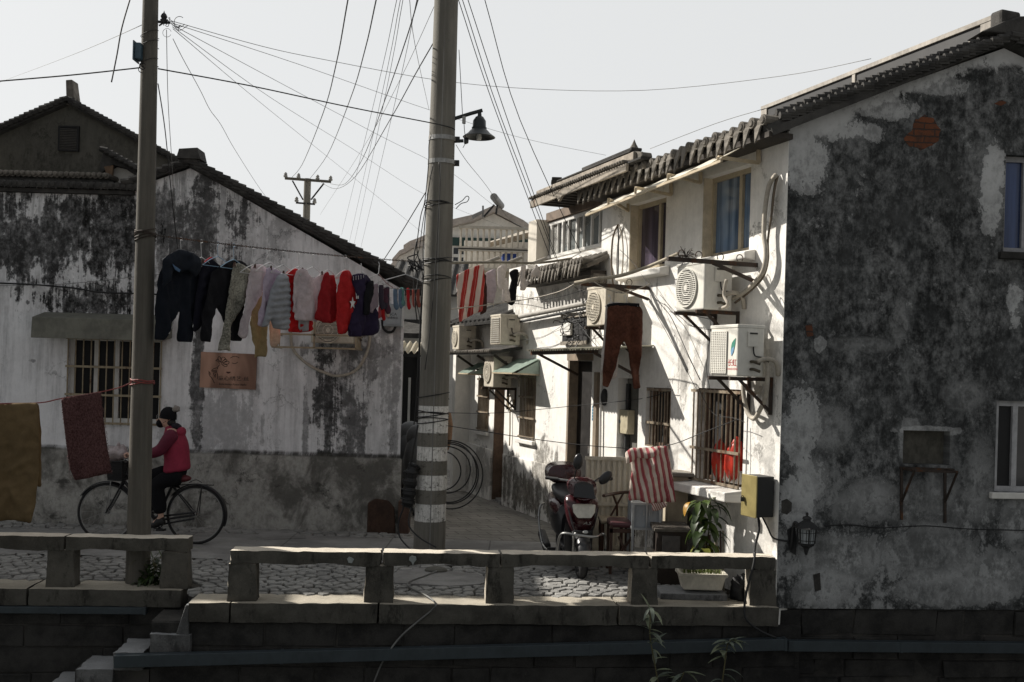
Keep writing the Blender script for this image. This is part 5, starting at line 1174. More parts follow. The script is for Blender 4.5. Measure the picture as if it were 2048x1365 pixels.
# drying frame of two hangers carrying the socks
t = thing('hanger_frame', 'brown and white wire hanger frame carrying the socks on the right end of the chain', 'hanger', chainpt(chf(760)), 'hangers on the chain')
for pts, mt in (([(722, 527), (723, 540), (722, 552), (714, 560)], m_hang), ([(722, 545), (732, 550)], m_hang), ([(757, 524), (759, 530), (757, 548), (735, 559)], m_hang), ([(757, 548), (772, 566), (786, 576)], M('pinkish wire', (.30, .18, .17), .5)), ([(812, 524), (813, 532), (811, 549), (757, 564)], m_hang), ([(811, 549), (838, 560)], m_hang), ([(757, 564), (757, 574)], m_hang)):
    k = MB(); Yc = chainpt(chf(max(330, pts[0][0]))).y; k.tube([at(x, y, Yc-.03) for x, y in pts], .0055, 6); k.build('frame_rod', mt, t)
k = MB(); Yc = chainpt(chf(790)).y; k.tube(sag(at(752, 572, Yc-.12), at(840, 578, 11.62), .02, 10), .004, 5); k.build('sock_string', m_wire_pale, label='thin string holding the socks left of the banded pole', cat='string')
pegs = [(509, 533), (541, 536), (566, 546), (604, 540), (643, 547), (468, 529), (405, 524)]
for i, (x, y) in enumerate(pegs):
    Yc = chainpt(chf(x)).y-.03; c = at(x, y, Yc); k = MB(); k.obox(c, (1, 0, 0), (0, 1, 0), (.25, 0, 1), .006, .006, .022); k.obox(c+V((.011, 0, .0)), (1, 0, 0), (0, 1, 0), (-.1, 0, 1), .005, .006, .022)
    k.build('clothes_peg', M('dark brown peg', (.10, .05, .04), .6), label='small brown clothes peg gripping a garment on the chain', cat='peg', group='pegs on the chain')
# ---- rope and towels on the left
t = thing('clothes_rope', 'red rope tied round the left pole carrying the brown mat', 'rope', at(262, 765, 9.58))
rp_pts = [at(-60, 815, 9.0), at(0, 808, 9.05), at(80, 806, 9.12), at(125, 797, 9.2), at(203, 784, 9.38), at(240, 775, 9.5), at(264, 765, 9.6)]
k = MB(); k.tube(smoothpts(rp_pts, 5), .006, 6); k.build('rope', M('red nylon rope', (.22, .05, .045), .7), t)
z = at(285, 765, 9.6).z; winding(pa, P1+V((-.01, 0, z)), rp1(z), 3, M('red nylon rope', (.22, .05, .045), .7), .006, .025, 'rope_winding')
m_must = cloth_mat('mustard blanket', (.15, .105, .055), .14, 14)
def band(u, v): return 0
mb, pl = cloth([(-60, 818), (0, 808), (40, 806), (76, 806), (78, 860), (77, 960), (72, 1015), (66, 1046), (30, 1040), (0, 1043), (-60, 1050)], 9.08, .1, th=.03, fold=.022, ff=18)
o = mb.build('blanket', m_must, None, smooth=True, label='mustard brown blanket hung at the left edge over the railing', cat='blanket', group='cloths on the red rope')
mb, pl = cloth([(72, 806), (78, 808), (82, 860), (84, 975), (76, 975), (76, 900)], 9.18, .1, th=.02); mb.build('back_fold', m_must, o, smooth=True)
mb, pl = cloth([(122, 798), (160, 790), (202, 784), (206, 830), (214, 890), (223, 946), (190, 953), (150, 962), (140, 940), (131, 880)], 9.28, .55, th=.04, fold=.012)
g = G('maroon shag mat', .95, .1); n1 = g.noise3(90, 90, 60, 4, .8); g.col(g.mix(n1.ss(.35, .65), (.06, .026, .026), (.16, .085, .083))); g.bump(n1, .02, 1.0)
o = mb.build('shag_mat', g.mat, None, smooth=True, label='maroon shaggy bath mat hung on the red rope beside the left pole', cat='mat', group='cloths on the red rope')
k = MB()   # tufts along the edge and face
for i in range(1500):
    f_ = R.random(); side = R.choice('tlrb') if i < 500 else 'f'
    P4 = [(122, 798), (202, 784), (223, 946), (140, 960)]
    if side == 't': x, y = 122+80*f_, 798-14*f_
    elif side == 'r': x, y = 202+21*f_, 784+162*f_
    elif side == 'l': x, y = 122+18*f_, 798+150*f_
    elif side == 'b': x, y = 140+83*f_, 960-14*f_
    else:
        g_ = R.random(); x = (122+80*f_)*(1-g_)+(140+83*f_)*g_; y = (798-14*f_)*(1-g_)+(958-14*f_)*g_
    c = pl.w(x, y, .018 if side == 'f' else R.uniform(-.01, .02)); d = (pl.n*(1 if side == 'f' else .3)+V((R.uniform(-.8, .8), R.uniform(-.5, .5), R.uniform(-.9, .5)))).normalized()
    sd = d.cross(V((0, 0, 1))).normalized()*.003; k.add([c-sd, c+sd, c+d*R.uniform(.012, .026)], [(0, 1, 2)])
k.build('tufts', g.mat, o, recalc=False)
# ---- the drying bar right of the banded pole
t = thing('drying_bar', 'long bamboo bar reaching from the banded pole to the pent roof, hung with washing', 'bar', at(905, 526, 12.2))
k = MB(); k.tube(smoothpts([at(900, 526, 11.9), at(1000, 525, 12.9), at(1080, 526, 13.6), at(1160, 514, 14.0), at(1222, 499, 13.6)], 4), .016, 8); k.build('bar', M('grey bamboo', (.22, .20, .16), .7), t, smooth=2)
for x, y, Y in ((1030, 520, 13.2), (1078, 522, 13.55), (985, 520, 12.8)):
    k = MB(); k.tube([at(x-12, y+5, Y-.05), at(x+14, y-5, Y-.04)], .022, 7); k.build('cloth_tie', M('pale rag', (.4, .37, .32)), t)
BG = 'clothes on the drying bar'
def barg(name, lab, cat, poly, Y, mat, **kw):
    mb, pl = cloth(poly, Y, kw.pop('m', .5), **kw); return mb.build(name, mat, None, smooth=True, label=lab, cat=cat, group=BG)
m_tow = cloth_mat('red and white striped towel', (.45, .06, .05), .25, 30, (8.2, .50, (.66, .60, .54), (.9, .35, -.12)))
barg('striped_towel', 'red and white striped towel hung right of the banded pole', 'towel', [(913, 550), (930, 541), (950, 533), (967, 528), (969, 560), (967, 600), (964, 622), (944, 630), (928, 640), (916, 646), (914, 600)], 12.5, m_tow, fold=.02)
barg('scarf', 'narrow dark brown cloth hanging behind the striped towel', 'scarf', [(964, 545), (972, 550), (974, 600), (973, 624), (960, 631), (963, 600)], 12.62, cloth_mat('dark brown cloth', (.05, .025, .02)))
barg('trousers', 'pale pinkish white trousers on the drying bar', 'trousers', [(971, 546), (982, 540), (991, 538), (992, 570), (988, 600), (985, 608), (972, 606), (972, 580)], 12.8, m_pink)
barg('undershirt', 'white crumpled undershirt on the drying bar', 'undershirt', [(993, 537), (1003, 530), (1013, 530), (1010, 560), (1003, 580), (996, 582), (992, 570)], 12.95, cloth_mat('white cotton', (.62, .58, .55), .3))
barg('vest', 'white and pink top hanging lowest among the washing', 'top', [(1004, 560), (1015, 556), (1018, 580), (1022, 606), (1012, 602), (1003, 606), (1003, 585)], 13.0, cloth_mat('white cotton', (.62, .58, .55), .3))
barg('blouse', 'black blouse behind the white washing on the bar', 'top', [(1018, 545), (1028, 538), (1036, 540), (1034, 575), (1031, 600), (1022, 613), (1006, 600), (1018, 585), (1022, 560)], 13.15, c_black)
barg('knee_sock', 'single long white sock on the drying bar', 'sock', [(1040, 533), (1052, 531), (1050, 558), (1057, 566), (1049, 582), (1039, 581), (1041, 556)], 13.3, cloth_mat('white cotton', (.62, .58, .55), .3), th=.03)
barg('bra', 'white bra hung by its straps at the right end of the washing', 'bra', [(1059, 552), (1066, 540), (1072, 528), (1077, 540), (1082, 548), (1078, 557), (1069, 553), (1062, 558)], 13.5, cloth_mat('white cotton', (.62, .58, .55), .3), th=.03)
# ================================================================ things fixed to the houses
m_ac = M('white enamelled sheet', (.68, .66, .60), .45, 0, .1, 6); m_ac_old = M('old cream enamelled sheet', (.56, .51, .42), .5, 0, .18, 6, rust=.08)
m_slot = M('dark grille gap', (.05, .048, .042), .8); m_hose = M('taped white hose', (.42, .38, .32), .8, 0, .2, 14)
ACG = 'air conditioner units on the alley front'
def ac(label, xf0, xf1, yt, yb, xs, n1=.40, n0=.12, grill='round', mat=None, bracket=True, emblem=False, pl=FC):
    """outdoor unit: front from xf0..xf1 px (at its front plane), side reaching back to the wall"""
    ym = (yt+yb)/2
    u0, u1 = pl.hit(xf0, ym, n1)[0], pl.hit(xf1, ym, n1)[0]; z0, z1 = pl.hit((xf0+xf1)/2, yb, n1)[1], pl.hit((xf0+xf1)/2, yt, n1)[1]
    mat = mat or m_ac; t = thing('air_conditioner', label, 'air conditioner', pl.p((u0+u1)/2, n0, z0), ACG)
    k = MB(); k.pbox(pl, u0, u1, n0, n1, z0+.02, z1); cs = k.build('casing', mat, t, bevel=.014)
    k = MB(); k.pbox(pl, u0-.006, u1+.006, n0-.004, n1+.006, z1-.028, z1+.004); k.build('lid', mat, t, bevel=.006)
    w_, h_ = u1-u0, z1-z0
    if grill == 'round':
        c = pl.p(u0+w_*.4, n1+.004, (z0+z1)/2); rr = min(w_*.36, h_*.44)
        k = MB(); k.lathe(c, [(0, 0), (rr, 0), (rr, .004), (0, .004)], 32, pl.n); gb = k.build('fan_opening', m_slot, t)
        k = MB()
        for i in (3, 6): k.torus(c+pl.n*.012, pl.n, rr*i/7.5, .0042, 30, 5)
        for i in range(-9, 10): zz = rr*i/9.6; hw = math.sqrt(rr*rr-zz*zz); k.bar(c+pl.n*.012+V((0, 0, zz))-pl.u*hw, c+pl.n*.012+V((0, 0, zz))+pl.u*hw, .008)
        k.lathe(c+pl.n*.008, [(0, .01), (rr*.16, .01), (rr*.18, 0)], 16, pl.n); k.torus(c+pl.n*.008, pl.n, rr, .009, 36, 6); k.build('fan_guard', mat, t)
    elif grill == 'slots':
        a0, a1 = u0+w_*.05, u0+w_*.62; k = MB(); k.pbox(pl, a0, a1, n1+.001, n1+.004, z0+.05, z1-.06); k.build('fan_opening', m_slot, t)
        k = MB(); nr = 24
        for i in range(nr+1): z = z0+.05+(h_-.11)*i/nr; k.pbox(pl, a0, a1, n1+.006, n1+.012, z-.0045, z+.0045)
        for i in range(9): u = a0+(a1-a0)*i/8; k.pbox(pl, u-.006, u+.006, n1+.005, n1+.014, z0+.045, z1-.055)
        k.build('fan_guard', mat, t)
    else:
        k = MB()
        for i in range(12): z = z0+.06+(h_-.12)*i/11; k.pbox(pl, u0+.03, u1-.03, n1+.001, n1+.012, z-.008, z+.010)
        k.build('louvre', M('grey louvre', (.33, .31, .27), .6), t)
    # side panel: handle cover, label, valves
    a = u1; k = MB(); q = lambda du, n, z: pl.p(a+du, n, z)
    dn = n1-n0
    k.hexa([q(.002, n1-dn*.35, z1-.2), q(.012, n1-dn*.35, z1-.2), q(.012, n1-dn*.72, z1-.2), q(.002, n1-dn*.72, z1-.2)], [q(.002, n1-dn*.35, z1-.06), q(.022, n1-dn*.35, z1-.06), q(.022, n1-dn*.72, z1-.06), q(.002, n1-dn*.72, z1-.06)])
    k.build('valve_cover', mat, t, bevel=.004)
    k = MB(); k.hexa([q(.02, n1-dn*.4, z1-.085), q(.026, n1-dn*.4, z1-.085), q(.026, n1-dn*.68, z1-.085), q(.02, n1-dn*.68, z1-.085)], [q(.02, n1-dn*.4, z1-.07), q(.026, n1-dn*.4, z1-.07), q(.026, n1-dn*.68, z1-.07), q(.02, n1-dn*.68, z1-.07)]); k.build('handle_slot', m_slot, t)
    k = MB(); v0 = q(.002, n1-dn*.5, z0+.16)
    for dz in (0, -.07): k.tube([v0+V((0, 0, dz)), v0+V((0, 0, dz))+pl.u*.05, v0+V((0, 0, dz-.02))+pl.u*.06-pl.n*.06], .014, 8)
    k.build('valve', M('tarnished brass', (.10, .085, .06), .5, .5), t)
    k = MB(); k.tube(smoothpts([q(.015, n1-dn*.55, z1-.2), q(.02, n1-dn*.6, z1-.28), q(.03, n1-dn*.85, z0+.2), q(.05, n0-.02, z0+.16)], 4), .007, 6); k.build('power_cable', m_black, t)
    k = MB(); k.tube(smoothpts([v0+pl.u*.05-pl.n*.03, v0+pl.u*.07-pl.n*.12+V((0, 0, .03)), v0+pl.u*.08-pl.n*.22+V((0, 0, .0)), v0+pl.u*.06-pl.n*.26+V((0, 0, -.12))], 4), .022, 8); k.build('pipe_insulation', m_hose, t, smooth=True)
    if emblem:
        n_ = n1+.002
        lf = [(.0, .16), (.03, .19), (.075, .22), (.07, .15), (.05, .08), (.018, .03), (.0, .0), (-.02, .06), (-.012, .12)]
        b0 = u0+w_*.80; zz = z0+h_*.42
        k = MB(); k.prism([pl.p(b0+x*.8, n_, zz+y*.75) for x, y in lf], pl.n*.0015); k.build('leaf_emblem', M('green leaf print', (.05, .22, .16), .5), t)
        k = MB(); k.prism([pl.p(b0+x*.55, n_+.002, zz+y*.4) for x, y in lf], pl.n*.001); k.build('leaf_emblem', M('blue leaf print', (.16, .30, .46), .5), t)
        m_rd = M('red print', (.42, .03, .03), .5)
        text('长虹', pl, b0+.01, z0+h_*.24, n_, .075, m_rd, t); text('CHANGHONG', pl, b0+.01, z0+h_*.16, n_, .028, m_rd, t)
    if bracket:
        for u in (u0+w_*.12, u1-w_*.1):
            k = MB(); k.bar(pl.p(u, .01, z0), pl.p(u, n1+.05, z0), .03, .035); k.bar(pl.p(u, .02, z0-.30), pl.p(u, n1-.06, z0-.01), .024); k.bar(pl.p(u, .015, z0-.33), pl.p(u, .015, z0+.02), .03); k.build('bracket', m_rust, t)
    return t
ac('clean white air conditioner with green leaf emblem and red lettering above the large barred window', 1421, 1475, 651, 757, 1523, .42, .13, 'slots', m_ac, True, True)
ac('white air conditioner under the blue window, with oval fan guard and rust below', 1353, 1408, 526, 625, 1463, .44, .12, 'round', m_ac, True)
ac('rust-streaked cream air conditioner just above the brown trousers', 1174, 1211, 574, 655, 1246, .40, .10, 'round', m_ac_old, True)
ac('air conditioner with louvred front standing on the tiled shelf, the taller one', 981, 1001, 630, 692, 1034, .42, .10, 'louvre', m_ac_old, False)
ac('air conditioner at the far end of the tiled shelf, beside the banded pole', 905, 918, 652, 702, 946, .42, .12, 'round', m_ac_old, False)
ac('air conditioner hung low between the two green window hoods', 968, 987, 713, 777, 1024, .40, .10, 'round', m_ac_old, True)
# air conditioner in a cage on the left house
t = ac('air conditioner inside a steel cage on the mouldy wall, half hidden by clothes', 622, 708, 632, 690, 0, .36, .08, 'round', m_ac_old, False, False, LW)
r = LW.rect(563, 640, 724, 698, .02); cg = thing('balcony_cage', 'shallow steel cage of bars around the air conditioner on the mouldy wall', 'cage', LW.p((r[0]+r[2])/2, 0, r[1]))
k = MB(); q = LW.p
for z in (r[1], r[1]+.16, r[3]):
    for a, c in (((r[0], .01), (r[0], .50)), ((r[0], .50), (r[2], .50)), ((r[2], .50), (r[2], .01))): k.bar(q(a[0], a[1], z), q(c[0], c[1], z), .022)
for u in (r[0], (r[0]+r[2])/2, r[2]): k.bar(q(u, .50, r[1]), q(u, .50, r[3]), .022)
k.build('frame', m_cage, cg)
for n in (.12, .24, .36):
    for u in (r[0], r[2]): k = MB(); k.tube([q(u, n, r[1]), q(u, n, r[3])], .008, 6); k.build('bar', m_cage, cg)
k = MB(); pts = [LW.w(x, y, .04) for x, y in [(583, 640), (582, 680), (587, 700), (602, 718), (625, 735), (650, 746), (670, 752), (695, 749), (715, 738), (728, 718), (737, 695), (740, 672)]]
k.tube(smoothpts(pts, 5), .019, 10); k.build('hose', m_hose, label='white taped hose hanging in a deep arc below the caged air conditioner', cat='hose', smooth=True)
# copper sign
sg = thing('copper_sign', 'copper sign with a face, a hand holding a flower and lettering', 'sign', LW.w(457, 778, .03))
P_ = [LW.w(x, y, .03) for x, y in [(399, 775), (511, 780), (514, 709), (402, 704)]]
g = G('brushed copper', .32, .6, .75); x, y, z = g.pos(); n1 = g.noise(g.vec(x*3.5, 0.0, z*.9), 1, 3, .5, .6); n2 = g.noise3(90, 90, 9, 3, .6)
g.col(g.mix(n1.ss(.35, .65), (.15, .085, .062), (.36, .215, .16))); g.put(g.b.inputs['Roughness'], n2*.2+.25)
k = MB(); k.prism(P_, -LW.n*.02); k.build('plate', g.mat, sg)
m_ink = M('engraved black line', (.012, .01, .01), .6); sn = .034
def sw(X, Y): return LW.w(395+X/13.65, 690+Y/13.65, sn)      # coordinates read off an enlargement
k = MB()
for line in ([(600, 520), (560, 450), (500, 440), (520, 410), (570, 415), (630, 480)], [(625, 480), (560, 400), (560, 340), (610, 330), (640, 400), (635, 470)], [(640, 470), (650, 380), (690, 335), (760, 370), (740, 400), (650, 480)], [(650, 485), (740, 410), (800, 410), (790, 440), (700, 490)],
  [(650, 500), (760, 470), (840, 450), (860, 490), (820, 530), (700, 515)], [(650, 520), (720, 580), (790, 595), (800, 550), (690, 520)], [(615, 540), (570, 580), (530, 640)], [(380, 700), (450, 650), (530, 630), (550, 660)], [(375, 720), (450, 700), (530, 690)], [(400, 740), (470, 730), (530, 720)], [(430, 770), (480, 765), (530, 740)], [(310, 720), (320, 820), (380, 900), (430, 980), (455, 1050)], [(330, 740), (350, 820)], [(530, 760), (550, 850), (545, 930)], [(430, 780), (450, 830), (490, 890)], [(480, 790), (500, 850)],
  [(900, 360), (960, 325), (1020, 315), (1090, 330), (1140, 365)], [(940, 495), (1000, 515), (1060, 500), (1100, 470)]):
    k.tube(smoothpts([sw(*p) for p in line], 4), .0032, 4)
k.build('line_drawing', m_ink, sg, recalc=False)
k = MB(); k.prism([sw(*p) for p in [(770, 740), (830, 735), (850, 742), (870, 735), (915, 745), (870, 780), (840, 788), (810, 778)]], LW.n*.001); k.build('lips', M('engraved dark red', (.07, .02, .02), .6), sg)
u_, z_ = LW.hit(462, 762.5, sn); text('童心绣艺·丝', LW, LW.hit(467, 760, sn)[0], LW.hit(467, 761, sn)[1], sn, .062, m_ink, sg, 1.22); text('Bridal Beauty Flower Studio', LW, LW.hit(465, 770, sn)[0], LW.hit(465, 771, sn)[1], sn, .034, m_ink, sg, .92, shear=.2)
# grey meter cabinet near the corner of the left house
mc = thing('meter_cabinet', 'grey steel cabinet with small black lettering at the corner of the mouldy house', 'cabinet', LW.w(785, 655, .1))
r = LW.rect(767, 608, 804, 653, .14); m_mc = M('light grey painted steel', (.30, .33, .35), .5, 0, .1, 5)
k = MB(); k.pbox(LW, r[0], r[2], .002, .14, r[1], r[3]); k.prism([LW.p(r[0], .142, r[3]-.08), LW.p(r[0]+.03, .142, r[3]), LW.p(r[0]-.02, .142, r[3])], -LW.n*.1); k.build('case', m_mc, mc, bevel=.006)
k = MB(); k.pbox(LW, r[0]+.025, r[2]-.02, .142, .150, r[1]+.02, r[3]-.02); k.build('door', m_mc, mc, bevel=.003)
text('JSCA', LW, (r[0]+r[2])/2, r[1]+.135, .1525, .05, m_ink, mc); text('联通电信', LW, (r[0]+r[2])/2, r[1]+.095, .1525, .034, m_ink, mc)
k = MB(); k.tube(smoothpts([LW.w(x, y, .05) for x, y in [(764, 640), (766, 655), (774, 664), (784, 664), (790, 656), (791, 646)]], 4), .016, 8); k.build('conduit', m_black, mc)
# ---------------------------------------------------------------- arms, canopies, shelf
def arm(label, xw, yw, L, ys, hooks):
    u, z = FC.hit(xw, yw); t = thing('hook_bracket', label, 'bracket', FC.p(u, 0, z), 'iron arms on the alley front')
    k = MB(); k.bar(FC.p(u, .0, z), FC.p(u, L, z), .035, .04); k.build('beam', m_rust, t)
    k = MB(); k.bar(FC.p(u, .01, z-ys), FC.p(u, L*.5, z-.01), .03); k.build('strut', m_rust, t)
    for f in hooks:
        k = MB(); k.torus(FC.p(u, L*f, z+.055), FC.u, .035, .005, 14, 5, PI*.75, PI*2.25); k.build('hook', m_rust, t)
    return t
arm('dark iron arm with hooks and wire ends sticking out under the blue window', 1514, 531, .98, .16, (.2, .42, .66, .85))
arm('dark iron arm sticking out above the brown trousers', 1299, 577, .88, .13, (.3, .7))
k = MB(); u, z = FC.hit(1514, 531); c = FC.p(u, .78, z+.03)
for i in range(26):
    d = V((R.gauss(0, 1), R.gauss(0, 1), R.gauss(.1, .8))).normalized(); k.tube(smoothpts([c, c+d*.05+V((R.uniform(-.03, .03), 0, .02)), c+d*R.uniform(.07, .13)], 3), .0028, 4)
k.build('wire_tuft', m_rust, label='spiky tuft of old wire twisted on the upper iron arm', cat='wire tuft')
k = MB(); k.tube(smoothpts([at(1150, 567, 11.35), at(1195, 558, 11.2), at(1240, 552, 11.0), at(1290, 536, 10.7), at(1330, 519, 10.45), at(1356, 507, 10.25)], 4), [.024-.0005*i for i in range(21)], 9)
k.build('bamboo_pole', M('weathered bamboo', (.40, .35, .27), .75, 0, .25, 10), label='weathered bamboo pole lying across the iron arms', cat='pole')
P_ = [at(900, 619, 12.0), at(960, 612, 12.4), at(1027, 603, 12.6), at(1075, 595, 12.4), at(1120, 583, 12.0), at(1148, 569, 11.45)]
k = MB(); sp = smoothpts(P_, 5); k.tube(sp, .007, 6)
ln = k.build('clothes_line', m_hose, label='white line with small clips running to the end of the bamboo pole', cat='clothes line')
k = MB()
for i in range(3, len(sp), 2): k.bar(sp[i], sp[i]+V((0, 0, -.05)), .008)
k.build('clips', m_hose, ln)
k = MB(); k.tube(sag(at(1188, 564, 11.0), at(1245, 587, 10.95), .02, 8), .006, 5); k.tube(sag(at(1245, 587, 10.95), at(1300, 568, 11.0), .01, 8), .006, 5); k.build('clothes_line', m_hose, label='pale cord tied to the iron arm holding the trousers', cat='cord')
# trousers hanging from the lower arm
mb, pl = cloth([(1214, 614), (1230, 610), (1256, 610), (1279, 611), (1285, 622), (1284, 665), (1280, 720), (1279, 777), (1266, 779), (1262, 745), (1254, 700), (1247, 682), (1240, 695), (1232, 730), (1222, 760), (1217, 776), (1202, 772), (1205, 735), (1210, 680), (1213, 640)], 10.9, .15, th=.05, fold=.028)
o = mb.build('velvet_trousers', cloth_mat('rust brown velvet', (.085, .032, .02), .06, 40, None, .75, .3), None, smooth=True, label='rust brown velvet trousers hanging from the iron arm against the white facade', cat='trousers', group='trousers hung on the iron arm')
k = MB(); k.tube(smoothpts([pl.w(x, y, .0) for x, y in [(1215, 613), (1230, 610), (1256, 610), (1278, 611)]], 4), .02, 8); k.build('waistband', c_black, o)
mb, pl = cloth([(1211, 612), (1222, 606), (1240, 604), (1240, 680), (1236, 720), (1232, 755), (1224, 760), (1212, 740), (1201, 752), (1203, 715), (1208, 660)], 11.0, .15, th=.04); mb.build('long_johns', cloth_mat('white cotton', (.62, .58, .55), .3), None, smooth=True, label='white long johns hanging just behind the brown velvet trousers', cat='long johns', group='trousers hung on the iron arm')
for i, (x, y, l) in enumerate(((1222, 604, 'white plastic hanger holding the white long johns'), (1254, 604, 'thin steel hanger holding the brown velvet trousers'))):
    t = thing('clothes_hanger', l, 'hanger', at(x, y, 10.92), 'hangers on the iron arm'); k = MB(); k.tube(smoothpts([at(x, y, 10.92), at(x-1, y-9, 10.92), at(x-4, y-14, 10.92), at(x-6, y-8, 10.92)], 4), .004, 5); k.build('hook', m_hang, t)
    k = MB(); k.tube([at(x-12, y+10, 10.93), at(x, y, 10.92), at(x+22, y+9, 10.91)], .005, 5); k.build('shoulder_wire', m_hang, t)
# corrugated canopy over the door
def corr(mb, pl, u0, u1, n0, z0, n1, z1, pitch=.075, amp=.012, th=.004):
    N = int((u1-u0)/pitch*6); a = []
    for i in range(N+1):
        u = u0+(u1-u0)*i/N; h = amp*math.sin(2*PI*(u-u0)/pitch)
        a.append([pl.p(u, n0, z0+h), pl.p(u, n1, z1+h), pl.p(u, n0, z0+h+th), pl.p(u, n1, z1+h+th)])
    o = len(mb.v); mb.v += [p for r_ in a for p in r_]
    for i in range(N):
        j = o+i*4; mb.f += [(j, j+1, j+5, j+4), (j+2, j+6, j+7, j+3), (j, j+4, j+6, j+2), (j+1, j+3, j+7, j+5)]
ct = thing('corrugated_canopy', 'rusty corrugated canopy with pale edge over the dark doorway', 'canopy', FC.w(1200, 700))
zc_ = (fz(1092, 712, .7)+fz(1225, 692, .7))/2
k = MB(); corr(k, FC, fu(1150, 705, .0), fu(1303, 680, .05), .01, zc_+.075, .70, zc_+.02); k.build('sheet', M('old corrugated sheet', (.24, .23, .18), .7, .2, .3, 6, rust=.2), ct, recalc=False)
k = MB(); k.bar(FC.p(fu(1150, 705, 0), .62, zc_-.01), FC.p(fu(1290, 680, 0), .62, zc_-.0), .05, .05)
for x_ in (1160, 1282): k.bar(FC.p(fu(x_, 690), .02, zc_-.28), FC.p(fu(x_, 690), .6, zc_-.02), .03)
k.build('frame', m_rust, ct)
sh = thing('tiled_shelf', 'narrow dark tiled shelf roof carrying two air conditioners', 'shelf', FC.w(975, 700)); us0, us1 = fu(950, 700, .0), fu(1046, 690, .0); zs = (fz(985, 704, .45)+fz(985, 704, .45))/2
k = MB(); k.hexa([FC.p(us0, .5, zs-.04), FC.p(us1, .5, zs-.04), FC.p(us1, .01, zs+.05), FC.p(us0, .01, zs+.05)], [FC.p(us0, .5, zs), FC.p(us1, .5, zs), FC.p(us1, .01, zs+.09), FC.p(us0, .01, zs+.09)]); k.build('slab', m_tile, sh)
k = MB(); drip_row(k, FC.p(us1, .52, zs+.01), FC.p(us0, .52, zs+.01), FC.n, 26, .028, .02, .3, .004); k.build('eave_tiles', m_tile_lit, sh)
for f in (.15, .6, .95): u = us0+(us1-us0)*f; k = MB(); k.bar(FC.p(u, .02, zs-.3), FC.p(u, .42, zs-.05), .035); k.build('strut', m_wood_dark, sh)
m_gr = M('translucent green sheet', (.44, .54, .47), .5, 0, .15, 5, trans=.35)
for l, x0, x1, yt, yo, L in (('green corrugated window hood over the nearer narrow barred window', 1037, 1080, 719, 749, .42), ('green corrugated window hood over the farther narrow barred window', 958, 978, 727, 750, .36)):
    t = thing('window_hood', l, 'hood', FC.w((x0+x1)/2, yt), 'green window hoods'); a, c = fu(x0, yt), fu(x1, yt); z1_ = fz((x0+x1)/2, yt); z0_ = fz(x0-45*L/.42, yo, L)+.03
    k = MB(); corr(k, FC, a, c, .01, z1_, L, z0_, .06, .008); k.build('sheet', m_gr, t, recalc=False)
    k = MB(); k.prism([FC.p(c, .01, z1_-.02), FC.p(c, L*.9, z0_-.01), FC.p(c, .01, z0_-.02)], FC.u*.004); k.build('side_sheet', m_gr, t)
    k = MB(); k.bar(FC.p(c, .0, z0_-.02), FC.p(c, L, z0_-.01), .022); k.bar(FC.p(a, .0, z0_-.02), FC.p(a, L, z0_-.01), .022); k.bar(FC.p(a, L, z0_-.008), FC.p(c, L, z0_-.008), .02); k.build('frame', m_br, t)
# gutters and pipes
k = MB(); k.tube([FC.w(1003, 641, .12), FC.w(1090, 624, .12), FC.w(1176, 606, .12)], .035, 10); k.build('gutter_pipe', M('grey pvc pipe', (.33, .31, .28), .6), label='grey pipe running under the small pent roof', cat='pipe', smooth=2)
k = MB(); k.tube([FC.w(1005, 651, .1), FC.w(1090, 634, .1), FC.w(1172, 617, .1)], .02, 8); k.build('gutter_pipe', m_iron, label='thin dark pipe just below the grey pipe', cat='pipe', smooth=2)
k = MB(); k.tube([FC.w(907, 658, .1), FC.w(960, 648, .1), FC.w(1000, 642, .1)], .03, 8); k.build('gutter_pipe', m_iron, label='dark eave pipe above the far air conditioners', cat='pipe', smooth=2)
k = MB(); k.tube([FC.w(1203, 745, .03), FC.w(1201, 830, .03), FC.w(1200, 940, .03)], .016, 8); k.build('conduit', m_white, label='thin vertical white conduit beside the dark doorway', cat='conduit')
k = MB(); k.pbox(FC, fu(1193, 830), fu(1199, 830), .002, .05, -.02, fz(1196, 745)); k.build('door_pilaster', M('stone door surround', (.24, .19, .14)), label='narrow stone strip beside the dark doorway', cat='pilaster')
t = thing('notice_plate', 'small blue notice on the door pillar beside the dark doorway', 'notice', FC.w(1189, 843)); r = FC.rect(1185, 813, 1194, 842)
k = MB(); k.pbox(FC, r[0], r[2], .002, .008, r[1], r[3]); k.build('plate', M('blue print', (.06, .22, .36), .5), t)
k = MB()
for i in range(5): k.pbox(FC, r[0]+.015, r[2]-.015-R.uniform(0, .03), .009, .0095, r[1]+.03+i*.04, r[1]+.042+i*.04)
k.build('printed_lines', M('pale print', (.45, .55, .6)), t)
k = MB(); c = FC.w(1209, 795, .02); k.ell(c, .05, .05, .11, 12, 8); k.build('gas_meter_cap', m_iron, label='dark oval cap on the white wall left of the alcove', cat='cap', smooth=True)
t = thing('electric_meter_box', 'cream electric meter box in the wall alcove', 'meter box', FC.w(1247, 868, -.1)); r = FC.rect(1238, 820, 1258, 868, -.05)
k = MB(); k.pbox(FC, r[0], r[2], -.129, -.03, r[1], r[3]); k.build('case', M('cream plastic', (.42, .37, .26), .5), t, bevel=.01)
k = MB(); k.lathe(FC.p(r[0]+.06, -.028, (r[1]+r[3])/2), [(0, .0), (.022, .0), (.022, .002), (0, .002)], 14, FC.n); k.build('round_mark', M('grey blue print', (.10, .12, .16)), t)
